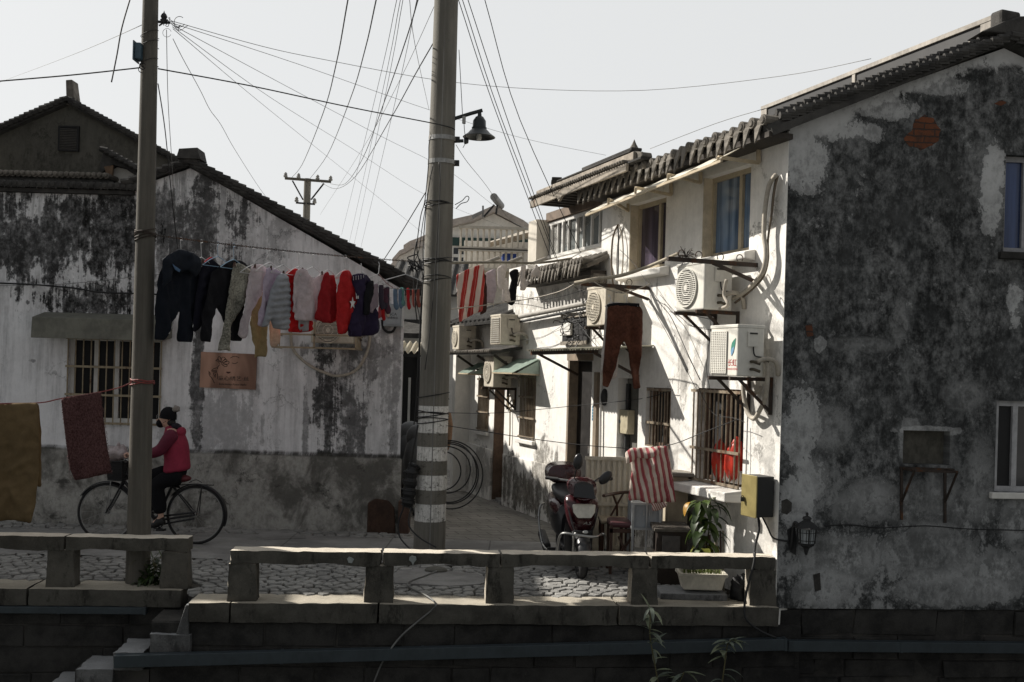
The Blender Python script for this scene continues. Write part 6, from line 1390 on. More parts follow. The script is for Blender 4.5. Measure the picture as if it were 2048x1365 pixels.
k = MB(); k.tube([FC.p((r[0]+r[2])/2, -.1, r[3]), FC.p((r[0]+r[2])/2, -.1, r[3]+.32)], .03, 8); k.tube([FC.p((r[0]+r[2])/2, -.1, r[1]), FC.p((r[0]+r[2])/2, -.1, r[1]-.3)], .035, 8); k.build('cable_trunk', m_iron, t)
# hoses and cable loops on the facade
def fcab(pts, r, label, mat=None, n=.07, sub=5, name='cable', cat='cable', grp='cables on the alley front'):
    k = MB(); k.tube(smoothpts([FC.w(p[0], p[1], p[2] if len(p) > 2 else n) for p in pts], sub), r, 8); return k.build(name, mat or m_wire, label=label, cat=cat, group=grp, smooth=True)
fcab([(1552, 350), (1538, 372), (1530, 420), (1528, 470), (1532, 505), (1527, 540), (1510, 565), (1488, 585), (1464, 598)], .022, 'thick taped white hose arching down to the upper white air conditioner', m_hose, .09, name='hose')
fcab([(1556, 352), (1549, 380), (1543, 430), (1536, 480), (1536, 520), (1526, 555), (1500, 583), (1470, 606)], .011, 'brown cable following the taped hose', M('brown cable', (.13, .10, .07)), .06)
fcab([(1553, 352), (1549, 372), (1545, 400), (1542, 440), (1538, 460)], .009, 'black cable hanging from the hook near the gable edge', None, .05)
fcab([(1236, 450), (1226, 475), (1223, 520), (1225, 560), (1229, 575)], .012, 'brown cable loop between the pent roof and the purple window, left strand', M('brown cable', (.13, .10, .07)), .05)
fcab([(1236, 450), (1237, 490), (1236, 560)], .008, 'dark cable strand between the pent roof and the purple window', None, .04)
fcab([(1238, 450), (1245, 480), (1246, 520), (1241, 572)], .009, 'pale cable loop between the pent roof and the purple window, right strand', m_hose, .04)
fcab([(1524, 722, .1), (1535, 730, .12), (1532, 790, .1), (1520, 820, .08), (1508, 838, .06), (1495, 825, .06), (1488, 795, .06), (1486, 768, .06)], .022, 'taped hose looping under the clean white air conditioner', m_hose, .08, name='hose')
fcab([(1490, 770), (1500, 785), (1512, 786), (1522, 775)], .02, 'short taped hose sagging under the clean white air conditioner', m_hose, .1, name='hose')
fcab([(1453, 560), (1448, 590), (1456, 610), (1440, 618)], .017, 'bent white hose at the side of the upper white air conditioner', m_hose, .3, name='hose')
fcab([(1020, 792), (1014, 800), (1018, 815), (1025, 812), (1028, 800)], .012, 'yellowish hose loop on the wall under the low air conditioner', M('yellowed hose', (.28, .22, .13)), .04, name='hose')
fcab([(1020, 815), (1020, 860), (1019, 892)], .010, 'yellowish hose end hanging down the wall', M('yellowed hose', (.28, .22, .13)), .03, name='hose')
seeds = [((1300, 585), (1345, 640), (1400, 760)), ((1300, 590), (1330, 660), (1392, 778)), ((1310, 600), (1350, 628), (1425, 640)), ((1320, 590), (1380, 650), (1420, 660)), ((1130, 560), (1200, 590), (1260, 640)), ((1080, 600), (1150, 640), (1200, 700)), ((1010, 690), (1090, 672), (1190, 600)), ((1040, 680), (1120, 660), (1200, 640)), ((1180, 560), (1205, 610), (1215, 680)), ((1420, 640), (1416, 700), (1420, 780)), ((1350, 560), (1380, 555), (1420, 535)), ((1000, 590), (1080, 600), (1180, 575)), ((1240, 500), (1290, 560), (1330, 620)), ((1395, 770), (1430, 830), (1490, 845)), ((1175, 690), (1200, 660), (1190, 640))]
for i, p_ in enumerate(seeds):
    fcab([p_[0], ((p_[0][0]+p_[1][0])/2+R.uniform(-5, 5), (p_[0][1]+p_[1][1])/2+R.uniform(-2, 8)), p_[1], ((p_[2][0]+p_[1][0])/2+R.uniform(-5, 5), (p_[2][1]+p_[1][1])/2+R.uniform(-2, 8)), p_[2]], R.uniform(.0028, .0045), 'thin slack wire drooping across the white alley front among the air conditioners', None, .12, 4)
bx = thing('fuse_board', 'dark open fuse board with tangled wires left of the rusty air conditioner', 'fuse board', FC.w(1155, 690)); r = FC.rect(1131, 628, 1181, 689)
k = MB(); k.pbox(FC, r[0], r[2], .003, .05, r[1], r[3]); k.build('board', m_dark, bx, bevel=.01)
k = MB(); k.pbox(FC, r[0]+.12, r[0]+.36, .052, .09, r[1]+.12, r[3]-.12); k.build('cover', m_white, bx, bevel=.01)
k = MB(); k.pbox(FC, r[0]-.01, r[2]+.01, .052, .07, r[3]-.05, r[3]+.01); k.pbox(FC, r[0]-.01, r[2]+.01, .052, .07, r[1]-.01, r[1]+.04); k.build('frame', m_fascia, bx)
k = MB()
for i in range(14):
    a = FC.p(R.uniform(r[0]+.1, r[2]), .1, R.uniform(r[1], r[3])); pts = [a]
    for j in range(4): pts.append(pts[-1]+V((R.uniform(-.12, .12), R.uniform(-.1, .1), R.uniform(-.12, .08))))
    k.tube(smoothpts(pts, 4), .006, 5)
k.build('wire_tangle', m_black, bx)
# bags behind the barred window, plants
m_rb = M('red plastic bag', (.55, .045, .025), .35, 0, .2, 10, trans=.25)
def blob(c, rx, ry, rz, seed, amp=.18, seg=26, rings=18, fr=5):
    k = MB(); k.ell((0, 0, 0), rx, ry, rz, seg, rings)
    k.v = [V(c)+p*(1+amp*(mnoise.noise(V((p.x*fr/ max(rx,.01)*.2+seed, p.y*fr/max(ry,.01)*.2, p.z*fr/max(rz,.01)*.2)))+.5*mnoise.noise(V((p.x*40+seed, p.y*40, p.z*40))))) for p in k.v]; return k
for i, (x, y, s_) in enumerate(((1442, 924, .125), (1471, 920, .13))):
    k = blob(FC.w(x, y, -.02), s_*.75, s_*.75, s_*1.7, i*7, .3); k.build('shopping_bag', m_rb, smooth=True, label=['crumpled red plastic bag, left one behind the bars of the large window', 'crumpled red plastic bag, right one behind the bars of the large window'][i], cat='bag', group='bags behind the large barred window')
k = MB(); r = FC.rect(1428, 938, 1484, 968, -.03); k.pbox(FC, r[0], r[2], -.06, .0, r[1]+.02, r[3]); k.build('carton', m_white, label='white carton under the red bags in the large barred window', cat='carton', bevel=.008)
# ================================================================ cyclist, bicycle, scooter, furniture, plants, far buildings
def skinmesh(name, verts, edges, radii, mat, parent, sub=2, root=0):
    off = WL[parent.name]
    me = bpy.data.meshes.new(name); me.from_pydata([V(v)-off for v in verts], edges, []); o = bpy.data.objects.new(name, me); COL.objects.link(o)
    sk_ = o.modifiers.new('skin', 'SKIN'); sk_.use_smooth_shade = True
    for i, r in enumerate(radii):
        sv = me.skin_vertices[0].data[i]; sv.radius = (r, r) if not isinstance(r, tuple) else r; sv.use_root = (i == root)
    ss_ = o.modifiers.new('sub', 'SUBSURF'); ss_.levels = ss_.render_levels = sub
    bpy.context.view_layer.update(); dg = bpy.context.evaluated_depsgraph_get()
    nm = bpy.data.meshes.new_from_object(o.evaluated_get(dg)); bpy.data.objects.remove(o); bpy.data.meshes.remove(me)
    nm.name = name; nm.materials.clear(); nm.materials.append(mat)
    for p in nm.polygons: p.use_smooth = True
    o = bpy.data.objects.new(name, nm); COL.objects.link(o); o.parent = parent; WL[o.name] = off; return o
YB = 11.8
def B(x, y, d=0.0): return at(x, y, YB+d)
bk = thing('bicycle', 'old black step-through bicycle with a front basket passing behind the left pole', 'bicycle', B(300, 1089))
def wheel(par, c, ax, Rt, rt, mat_t=m_black, rim=m_steel, spokes=18, hub=.025, name='wheel', flat=False):
    k = MB(); k.torus(c, ax, Rt-rt, rt, 48, 10); w_ = k.build(name, mat_t, par, smooth=True)
    k = MB(); k.torus(c, ax, Rt-rt*2.1, rt*.45, 48, 6); k.build('rim', rim, w_, smooth=True)
    a = V(ax).normalized(); e = a.cross(V((0, 0, 1))).normalized(); f = a.cross(e); k = MB()
    for i in range(spokes):
        t_ = 2*PI*i/spokes; d = e*math.cos(t_)+f*math.sin(t_); d2 = e*math.cos(t_+.5)+f*math.sin(t_+.5)
        k.tube([c+d2*hub+a*(.02 if i % 2 else -.02), c+d*(Rt-rt*2.2)], .0016 if not flat else .011, 4)
    k.lathe(c-a*.04, [(0, 0), (hub, 0), (hub, .08), (0, .08)], 12, a); k.build('spokes', rim, w_)
    return w_
AX = V((0, 1, 0)); RW = .342
hubR, hubF = B(392, 1030), B(214, 1025)
wheel(bk, hubR, AX, RW, .017); wheel(bk, hubF, AX, RW, .017)
m_fr_ = M('chipped black enamel', (.02, .02, .022), .35, .2, .2, 10)
bb, seat_t, head_t, head_b = B(312, 1042), B(349, 962), B(252, 935), B(248, 962)
k = MB()
for a, c, r_ in ((seat_t, bb, .016), (head_t, head_b, .019), (head_b, bb, .018), (B(250, 948), B(332, 1005), .014)): k.tube([a, c], r_, 10)
for s_ in (-.045, .045):
    k.tube([bb+V((0, s_*.6, 0)), hubR+V((0, s_, 0))], .009, 8); k.tube([seat_t.lerp(bb, .12)+V((0, s_*.4, 0)), hubR+V((0, s_, 0))], .008, 8)
k.build('frame', m_fr_, bk, smooth=2)
k = MB()
for s_ in (-.045, .045): k.tube(smoothpts([head_b+V((0, s_*.8, 0)), head_b.lerp(hubF, .55)+V((.01, s_, 0)), hubF+V((0, s_, 0))], 4), .011, 8)
k.tube([head_t, head_t+V((.01, 0, .06))], .012, 8); k.build('fork', m_fr_, bk, smooth=2)
hb_ = head_t+V((.01, 0, .07)); k = MB(); k.tube(smoothpts([hb_+V((.16, -.27, .03)), hb_+V((.06, -.22, .04)), hb_+V((0, -.06, 0)), hb_+V((0, .06, 0)), hb_+V((.06, .22, .04)), hb_+V((.16, .27, .03))], 5), .011, 8); h_ = k.build('handlebar', m_steel, bk, smooth=2)
k = MB()
for s_ in (-1, 1): k.tube([hb_+V((.17, s_*.27, .03)), hb_+V((.07, s_*.23, .04))], .016, 8)
k.build('grips', m_black, h_)
for c, a0, a1 in ((hubR, -.35, 2.5), (hubF, .55, 2.6)):
    k = MB(); n = 24; vs = []
    for i in range(n+1):
        t_ = a0+(a1-a0)*i/n
        for s_, rr in ((-.028, RW+.004), (-.018, RW+.018), (.018, RW+.018), (.028, RW+.004)): vs.append(c+V((math.cos(t_)*rr, s_, math.sin(t_)*rr)))
    k.add(vs, [(i*4+j, i*4+j+1, i*4+j+5, i*4+j+4) for i in range(n) for j in range(3)]); k.build('mudguard', m_fr_, bk, smooth=True)
k = MB()
for s_ in (-.05, .05): k.tube(smoothpts([seat_t.lerp(bb, .15)+V((0, s_*.4, 0)), B(375, 969, s_), B(428, 971, s_)], 3), .006, 6); k.tube([B(404, 970, s_), hubR+V((.02, s_, 0))], .006, 6)
for x in (380, 392, 404, 416, 427): k.tube([B(x, 970, -.055), B(x, 970, .055)], .005, 6)
k.tube(smoothpts([B(378, 966, -.02), B(392, 960, -.02), B(404, 966, -.02)], 3), .004, 5); k.build('rack', m_fr_, bk)
k = MB(); c = B(362, 957); k.ell(c, .12, .09, .045, 16, 8); k.ell(c+V((-.1, 0, .0)), .09, .035, .03, 12, 6); k.tube([seat_t, c+V((-.01, 0, -.03))], .013, 8); k.build('saddle', M('dark red saddle cover', (.10, .015, .02), .6), bk, smooth=True)
bt = [B(219, 921), B(253, 922), B(251, 960), B(223, 958)]; k = MB()
def ringq(f): return [bt[0].lerp(bt[3], f)+V((0, -.13+.02*f, 0)), bt[1].lerp(bt[2], f)+V((0, -.13+.02*f, 0)), bt[1].lerp(bt[2], f)+V((0, .13-.02*f, 0)), bt[0].lerp(bt[3], f)+V((0, .13-.02*f, 0))]
for f in [i/9 for i in range(10)]:
    q4 = ringq(f)
    for i in range(4): k.tube([q4[i], q4[(i+1) % 4]], .0035 if 0 < f < 1 else .007, 5)
r0_, r1_ = ringq(0), ringq(1)
for i in range(4):
    for j in range(12): f = j/12; k.tube([r0_[i].lerp(r0_[(i+1) % 4], f), r1_[i].lerp(r1_[(i+1) % 4], f)], .003, 4)
k.hexa([p+V((0, 0, .005)) for p in r1_][::-1], [p.lerp(q, .06) for p, q in zip(r0_, r1_)][::-1]); k.build('basket', m_black, bk)
k = MB(); k.tube([B(222, 962, -.1), hubF+V((0, -.05, 0))], .005, 6); k.tube([B(222, 962, .1), hubF+V((0, .05, 0))], .005, 6); k.build('basket_stay', m_steel, bk)
k = MB(); k.torus(bb, AX, .09, .006, 28, 6); k.tube([bb+V((0, -.06, 0)), B(322, 1059, -.07)], .009, 6); k.tube([bb+V((0, .06, 0)), B(302, 1026, .07)], .009, 6); k.obox(B(322, 1060, -.13), (1, 0, 0), (0, 1, 0), (0, 0, 1), .045, .04, .01); k.obox(B(302, 1025, .13), (1, 0, 0), (0, 1, 0), (0, 0, 1), .045, .04, .01)
k.tube([bb+V((0, -.05, .05)), hubR+V((0, -.05, .035))], .012, 6); k.tube([bb+V((0, -.05, -.05)), hubR+V((0, -.05, -.035))], .012, 6); k.build('crank_and_chain_case', m_fr_, bk)
k = blob(B(236, 906, -.02), .12, .10, .09, 3, .5); o = k.build('shopping_bag', M('white plastic bag', (.55, .48, .48), .4, 0, .2, 12, trans=.3), smooth=True, label='white and pink plastic bag stuffed in the bicycle basket', cat='bag')
k = MB(); k.tube(smoothpts([B(233, 898, -.05), B(236, 889, -.05), B(238, 887, -.05), B(238, 893, -.05), B(240, 900, -.05)], 4), .012, 6); k.build('bag_handle', M('white plastic bag', (.55, .48, .48)), o, smooth=True)
# cyclist
pe = thing('person', 'cyclist in a pink jacket, black trousers, black bobble hat and black mask riding left', 'person', B(352, 955))
m_skin = M('skin', (.55, .35, .27), .6, 0, .1, 8); m_pinkj = cloth_mat('raspberry nylon', (.27, .03, .062), 0, 25, None, .6); m_plum = cloth_mat('plum nylon', (.12, .02, .04), 0, 25, None, .6); m_dk = cloth_mat('charcoal nylon', (.025, .022, .03))
# body: one continuous surface
vs = [B(352, 950), B(352, 920), B(348, 885), B(344, 866), B(340, 858), B(336, 842), B(334, 828),
      B(348, 952, -.09), B(310, 966, -.10), B(323, 1036, -.11), B(305, 1050, -.12), B(348, 952, .09), B(298, 950, .10), B(302, 1008, .11), B(284, 1018, .12),
      B(344, 868, -.16), B(318, 902, -.21), B(282, 912, -.24), B(268, 910, -.25), B(344, 868, .16), B(316, 900, .21), B(282, 912, .24), B(268, 910, .25)]
es = [(0, 1), (1, 2), (2, 3), (3, 4), (4, 5), (5, 6), (0, 7), (7, 8), (8, 9), (9, 10), (0, 11), (11, 12), (12, 13), (13, 14), (3, 15), (15, 16), (16, 17), (17, 18), (3, 19), (19, 20), (20, 21), (21, 22)]
rd = [.09, .09, .10, .085, .05, .075, .068, .06, .045, .036, .028, .06, .045, .036, .028, .05, .04, .032, .028, .055, .042, .032, .028]
body = skinmesh('body', vs, es, rd, m_skin, pe)
hc = B(334, 836); k = MB(); k.ell(hc, .088, .074, .118, 20, 14); k.ell(B(315.5, 841), .02, .016, .018, 8, 6); k.ell(hc+V((.02, -.074, -.01)), .018, .01, .03, 8, 6); k.ell(hc+V((-.055, 0, -.075)), .035, .045, .03, 10, 8); k.build('head', m_skin, body, smooth=True)
for s_ in (-1, 1):
    k = MB(); k.ell(hc+V((-.078, s_*.032, .012)), .008, .012, .007, 10, 6); k.build('eye', m_black, body, smooth=True)
k = MB()
for s_ in (-1, 1): k.torus(hc+V((-.094, s_*.034, .008)), (1, s_*.25, 0), .026, .0022, 18, 5); k.tube([hc+V((-.092, s_*.06, .012)), hc+V((.02, s_*.082, .01))], .002, 5)
k.build('glasses', m_steel, pe)
# five-fingered hands closed on the grips
for s_ in (-1, 1):
    c = B(268, 910, s_*.25); k = MB(); k.ell(c+V((-.035, 0, .005)), .045, .042, .022, 12, 8)
    for j in range(4):
        y_ = (-.03+j*.02); L = (.9, 1, .95, .75)[j]
        k.tube(smoothpts([c+V((-.06, y_, .012)), c+V((-.09*L, y_, .012)), c+V((-.105*L, y_, -.012)), c+V((-.085*L, y_, -.035))], 3), [.010]*5+[.009]*4+[.007], 7)
    k.tube(smoothpts([c+V((-.02, -s_*.04, 0)), c+V((-.05, -s_*.055, -.01)), c+V((-.08, -s_*.05, -.025))], 3), [.012, .012, .011, .011, .010, .010, .008], 7)
    k.build('hand', m_skin, body, smooth=True)
def bodyloft(secs, seg=24, amp=.006):
    """sections (point, depth radius, half width) stacked from hem to neck"""
    mb = MB(); vs = []
    for j, (c, a_, b_, ax) in enumerate(secs):
        ax = V(ax).normalized(); e = V((0, 1, 0)); f = e.cross(ax).normalized()
        for i in range(seg):
            t_ = 2*PI*i/seg; w_ = 1+amp*8*mnoise.noise(V((math.cos(t_)*1.7, math.sin(t_)*1.7, j*.55)))
            vs.append(V(c)+f*(a_*w_*math.cos(t_))+e*(b_*w_*math.sin(t_)))
    n = len(secs); fs = [(p*seg+i, p*seg+(i+1) % seg, (p+1)*seg+(i+1) % seg, (p+1)*seg+i) for p in range(n-1) for i in range(seg)]+[tuple(range(seg)), tuple((n-1)*seg+i for i in range(seg))]
    return mb.add(vs, fs)
up_ = (-.18, 0, 1)
k = bodyloft([(B(355, 945), .135, .17, up_), (B(354, 940), .152, .185, up_), (B(354, 932), .15, .183, up_), (B(354, 918), .138, .175, up_), (B(353, 905), .142, .18, up_), (B(351, 890), .14, .188, up_), (B(349, 878), .128, .185, up_), (B(347, 868), .11, .165, up_), (B(345, 861), .088, .12, up_), (B(342, 855), .066, .075, up_), (B(341, 851), .06, .066, up_)])
jk_ = k.build('jacket', m_pinkj, pe, smooth=True, subsurf=1)
for s_ in (-1, 1):
    skinmesh('sleeve', [B(348, 866, s_*.13), B(344, 870, s_*.17), B(320, 903, s_*.215), B(288, 911, s_*.24), B(274, 911, s_*.25)], [(0, 1), (1, 2), (2, 3), (3, 4)], [.07, .088, .07, .056, .045], m_plum if s_ < 0 else m_pinkj, jk_)
k = MB(); k.ell(B(361, 866, 0), .055, .12, .07, 14, 8, Matrix.Rotation(.35, 3, 'Y')); k.build('hood', m_pinkj, jk_, smooth=True)
k = MB(); k.ell(B(353, 853), .06, .10, .035, 14, 8, Matrix.Rotation(.45, 3, 'Y')); k.build('collar', m_dk, jk_, smooth=True)
trs = skinmesh('trousers', [B(354, 938), B(355, 949), B(346, 955, -.085), B(311, 966, -.10), B(322, 1030, -.11), B(346, 955, .085), B(299, 951, .10), B(302, 1004, .11)], [(0, 1), (1, 2), (2, 3), (3, 4), (1, 5), (5, 6), (6, 7)], [.16, .165, .125, .105, .08, .125, .105, .08], c_black, pe)
for (a, t_, s_) in (((323, 1040), (306, 1053), -.115), ((302, 1012), (285, 1022), .115)):
    k = MB(); A, T_ = B(*a, s_), B(*t_, s_); k.tube([A+V((.03, 0, -.01)), A.lerp(T_, .35), A.lerp(T_, .75), T_+V((-.03, 0, .0))], [.045, .048, .04, .025], 12); k.build('shoe', m_black, pe, smooth=True)
k = MB(); hcc = B(337, 829)
pr = [(0, .088), (.035, .082), (.065, .062), (.085, .03), (.093, .0), (.096, -.03), (.098, -.05), (.092, -.052), (.088, -.03)]
axh = V((.12, 0, 1)).normalized(); k.lathe(hcc+axh*.0, pr, 24, axh); ht = k.build('bobble_hat', c_black, pe, smooth=2)
k = blob(B(352.5, 818), .042, .042, .038, 9, .5); k.build('bobble', M('grey fur', (.28, .26, .24), .95, bump=.02), ht, smooth=True)
k = MB(); k.ell(B(321.5, 847), .05, .068, .052, 14, 10); k.build('face_mask', c_black, pe, smooth=True)
k = MB(); k.tube([B(326, 846, -.062), B(341, 838, -.078)], .003, 5); k.build('mask_strap', c_black, pe)
k = MB(); k.ell(hc+V((.045, 0, -.05)), .055, .07, .055, 14, 8); k.build('hair', m_black, pe, smooth=True)
# ---------------------------------------------------------------- scooter
S0 = V((.77, 10.45, 0)); rv = V((-.115, .993, 0)); sv_ = V((.993, .115, 0))
def C_(x, y, z): return S0+sv_*x+rv*y+V((0, 0, z))
scn = thing('motor_scooter', 'dark red motor scooter parked at the alley mouth, facing the canal', 'scooter', S0)
m_mar = M('dark maroon gloss paint', (.04, .007, .010), .22, .0, .15, 5, .6); m_blk = M('black gloss plastic', (.014, .014, .016), .3, 0, .15, 6, .5); m_chr = M('chromed tube', (.34, .34, .33), .28, .9, .2, 9)
wheel(scn, C_(0, 0, .205), sv_, .205, .045, m_black, m_steel, 6, .05, 'wheel', True); wheel(scn, C_(0, 1.18, .205), sv_, .205, .05, m_black, m_steel, 6, .06, 'wheel', True)
def loft(mb, secs, cap=True, seg=20, pw=.75):
    """sections (y, z_mid, half width, half height, skew) lofted along the scooter"""
    vs = []
    for (y, z, hw, hh, sk2) in secs:
        for i in range(seg):
            t_ = 2*PI*i/seg; cx = math.copysign(abs(math.cos(t_))**pw, math.cos(t_)); sz = math.copysign(abs(math.sin(t_))**pw, math.sin(t_))
            vs.append(C_(cx*hw, y+sk2*sz*hh, z+sz*hh))
    n = len(secs); fs = [(a*seg+i, a*seg+(i+1) % seg, (a+1)*seg+(i+1) % seg, (a+1)*seg+i) for a in range(n-1) for i in range(seg)]
    fs += [tuple(range(seg)), tuple((n-1)*seg+i for i in range(seg))]
    return mb.add(vs, fs)
def stackloft(mb, secs, seg=22, pw=.7):
    """sections (z, y front, half width, half depth) stacked upwards"""
    vs = []
    for (z, yf, hw, hd) in secs:
        for i in range(seg):
            t_ = 2*PI*i/seg; cx = math.copysign(abs(math.cos(t_))**pw, math.cos(t_)); sy = math.copysign(abs(math.sin(t_))**pw, math.sin(t_))
            vs.append(C_(cx*hw, yf+hd+sy*hd*(1+.35*abs(cx)*(1 if sy < 0 else 0)*-1), z))
    n = len(secs); fs = [(a*seg+i, a*seg+(i+1) % seg, (a+1)*seg+(i+1) % seg, (a+1)*seg+i) for a in range(n-1) for i in range(seg)]+[tuple(range(seg)), tuple((n-1)*seg+i for i in range(seg))]
    return mb.add(vs, fs)
k = MB(); stackloft(k, [(.43, .03, .05, .06), (.46, .0, .085, .09), (.54, -.05, .125, .12), (.62, -.075, .155, .14), (.70, -.065, .172, .14), (.78, -.03, .178, .12), (.83, .03, .16, .09), (.86, .07, .10, .05)]); k.build('front_shield', m_mar, scn, smooth=2)
k = MB(); k.prism([C_(-.122, -.05, .765), C_(-.06, -.075, .775), (C_(0, -.08, .775)), C_(.06, -.075, .775), C_(.122, -.05, .765), C_(.112, -.07, .69), C_(.07, -.092, .635), C_(-.07, -.092, .635), C_(-.112, -.07, .69)], -rv*.022); k.build('headlight', M('milky headlight lens', (.52, .50, .44), .12, 0, .15, 8, .6), scn, bevel=.012)
k = MB()
for s_ in (-1, 1): k.prism([C_(s_*.15, -.02, .72), C_(s_*.165, .0, .74), C_(s_*.12, -.03, .56), C_(s_*.09, -.06, .50)], -rv*.03)
k.build('shield_trim', m_blk, scn)
k = MB(); k.prism([C_(-.105, -.012, .50), C_(.105, -.012, .50), C_(.06, .0, .44), C_(-.06, .0, .44)], -rv*.05); k.build('nose_plate', m_blk, scn, bevel=.01)
text('A5', Plane((S0.x, S0.y), (sv_.x, sv_.y), (-rv.x, -rv.y)), 0.03, .565, .085, .045, m_chr, scn, 1.6, shear=.3, name='badge')
k = MB(); c = C_(.02, -.075, .49); k.ell(c, .028, .012, .018, 14, 8); k.build('oval_mark', M('white badge', (.6, .6, .58), .4), scn, smooth=True)
k = MB(); loft(k, [(.0, .90, .03, .06, .5), (-.02, .90, .10, .09, .5), (.04, .92, .15, .10, .5), (.14, .94, .15, .085, .4), (.24, .94, .08, .05, .3)]); k.build('handlebar_cowl', m_mar, scn, smooth=2)
k = MB(); k.prism([C_(-.11, -.045, .84), C_(.12, -.045, .82), C_(.10, -.0, .96), C_(0, .0, 1.0), C_(-.09, .0, .97)], -rv*.012); k.build('wind_screen', m_blk, scn, bevel=.004)
k = MB(); k.tube(smoothpts([C_(-.34, .26, 1.0), C_(-.2, .18, .99), C_(0, .14, .97), C_(.2, .18, .99), C_(.34, .26, 1.0)], 4), .013, 8); hbr = k.build('handlebar', m_chr, scn, smooth=2)
k = MB()
for s_ in (-1, 1): k.tube([C_(s_*.23, .19, .993), C_(s_*.35, .265, 1.0)], .019, 10); k.tube([C_(s_*.22, .17, .99), C_(s_*.33, .15, 1.0)], .006, 6)
k.build('grips', m_black, hbr, smooth=2)
for (bx_, mx_, mz, tz) in ((-.08, -.05, 1.19, .15), (.13, .24, 1.03, .75)):
    t0 = C_(bx_, .12, .98); c = C_(mx_, .06, mz); k = MB(); k.tube(smoothpts([t0, t0.lerp(c, .5)+V((0, 0, .02)), c], 4), .007, 6)
    mr = k.build('mirror', m_blk, scn); k = MB(); k.ell(c, .05, .03, .085, 16, 10, Matrix.Rotation(tz, 3, 'Y')); k.build('mirror_shell', m_blk, mr, smooth=True)
k = MB(); loft(k, [(.19, .42, .15, .32, 0), (.24, .36, .15, .28, 0)]); k.build('leg_shield', m_blk, scn, smooth=2)
k = MB(); k.hexa([C_(-.15, .2, .24), C_(.15, .2, .24), C_(.15, .62, .24), C_(-.15, .62, .24)], [C_(-.16, .2, .30), C_(.16, .2, .30), C_(.16, .62, .30), C_(-.16, .62, .30)]); k.build('floorboard', m_blk, scn, bevel=.02)
k = MB(); loft(k, [(.56, .45, .12, .18, 0), (.62, .48, .17, .22, 0), (.9, .50, .19, .20, 0), (1.2, .55, .17, .15, 0), (1.42, .60, .10, .10, 0)]); k.build('rear_body', m_blk, scn, smooth=2)
k = MB(); loft(k, [(.62, .60, .15, .06, 0), (.7, .62, .195, .09, 0), (1.0, .64, .20, .085, 0), (1.35, .68, .15, .06, 0)]); k.build('side_cowl', m_mar, scn, smooth=2)
k = MB(); loft(k, [(.5, .72, .09, .04, 0), (.58, .74, .14, .06, 0), (.9, .76, .16, .06, 0), (1.15, .80, .15, .06, 0), (1.22, .81, .10, .04, 0)]); k.build('seat', M('black vinyl', (.02, .018, .019), .5, 0, .15, 6), scn, smooth=2)
k = MB(); loft(k, [(1.1, .94, .13, .07, 0), (1.14, .95, .19, .11, 0), (1.35, .96, .20, .12, 0), (1.5, .95, .17, .10, 0), (1.54, .95, .10, .06, 0)]); k.build('top_box', m_mar, scn, smooth=2)
k = MB(); k.tube(smoothpts([C_(-.03, -.02, .46), C_(-.09, -.06, .46), C_(-.09, .0, .22)], 4), .012, 8)
for s_ in (-1, 1): k.tube([C_(s_*.075, .08, .5), C_(s_*.07, 0, .205)], .018, 10)
k.build('fork', m_chr, scn, smooth=2)
k = MB(); n = 16; vs = []
for i in range(n+1):
    t_ = .25+i/n*2.3
    for s_, rr in ((-.07, .215), (-.05, .25), (.05, .25), (.07, .215)): vs.append(C_(s_, -math.cos(t_)*rr, .205+math.sin(t_)*rr))
k.add(vs, [(i*4+j, i*4+j+1, i*4+j+5, i*4+j+4) for i in range(n) for j in range(3)]); k.build('front_mudguard', m_blk, scn, smooth=True)
k = MB(); k.tube(smoothpts([C_(-.24, .12, .10), C_(-.25, .02, .30), C_(-.22, -.04, .46), C_(-.1, -.13, .47), C_(.1, -.13, .45), C_(.22, -.04, .46), C_(.25, .02, .30), C_(.24, .12, .14)], 5), .014, 8); k.build('crash_bar', m_chr, scn, smooth=2)
for s_ in (-1, 1): k = MB(); k.tube(smoothpts([C_(s_*.22, .62, .16), C_(s_*.27, .9, .2), C_(s_*.29, 1.1, .45), C_(s_*.27, 1.15, .58), C_(s_*.2, 1.3, .60)], 5), .012, 8); k.build('side_bar', m_chr, scn, smooth=2)
k = MB(); k.bar(C_(-.2, 1.0, .14), C_(-.2, 1.45, .24), .09, .1); k.build('exhaust', m_iron, scn, bevel=.03)
k = MB(); k.bar(C_(-.26, .6, .2), C_(-.16, .6, .2), .03); k.bar(C_(.0, .7, .02), C_(.1, .68, .25), .02); k.bar(C_(0, .7, .02), C_(-.1, .68, .25), .02); k.build('centre_stand', m_iron, scn)
# ---------------------------------------------------------------- corrugated fence, chairs, cabinets
fn = thing('metal_fence_panel', 'pale corrugated metal panel standing behind the scooter and chairs', 'fence panel', at(1215, 1100, 11.7)); Yf = 11.75
x0, x1 = at(1169, 1000, Yf).x, at(1266, 1000, Yf).x; zt = at(1215, 917, Yf).z; m_fp = M('faded beige sheet', (.72, .67, .57), .6, 0, .15, 5, rust=.06, trans=.25)
PF = Plane((0, Yf), (1, 0), (0, -1)); k = MB(); n = 9; wv = (x1-x0)/n
for i in range(n): k.pbox(PF, x0+i*wv+.004, x0+(i+.58)*wv, 0, .022, .05, zt); k.pbox(PF, x0+(i+.58)*wv, x0+(i+1)*wv+.004, -.012, .002, .05, zt)
k.build('sheet', m_fp, fn)
for z in (zt-.0, zt-.52, .12): k = MB(); k.pbox(PF, x0-.01, x1+.01, .024, .04, z-.02, z+.02); k.build('rail', m_fp, fn)
m_wd = M('dark varnished wood', (.06, .028, .018), .4, 0, .25, 8)
c1 = thing('chair', 'wooden chair with curved yoke back and pale woven seat behind the maroon stool', 'chair', at(1232, 1110, 11.3), 'seats at the alley mouth'); Y1 = 11.25
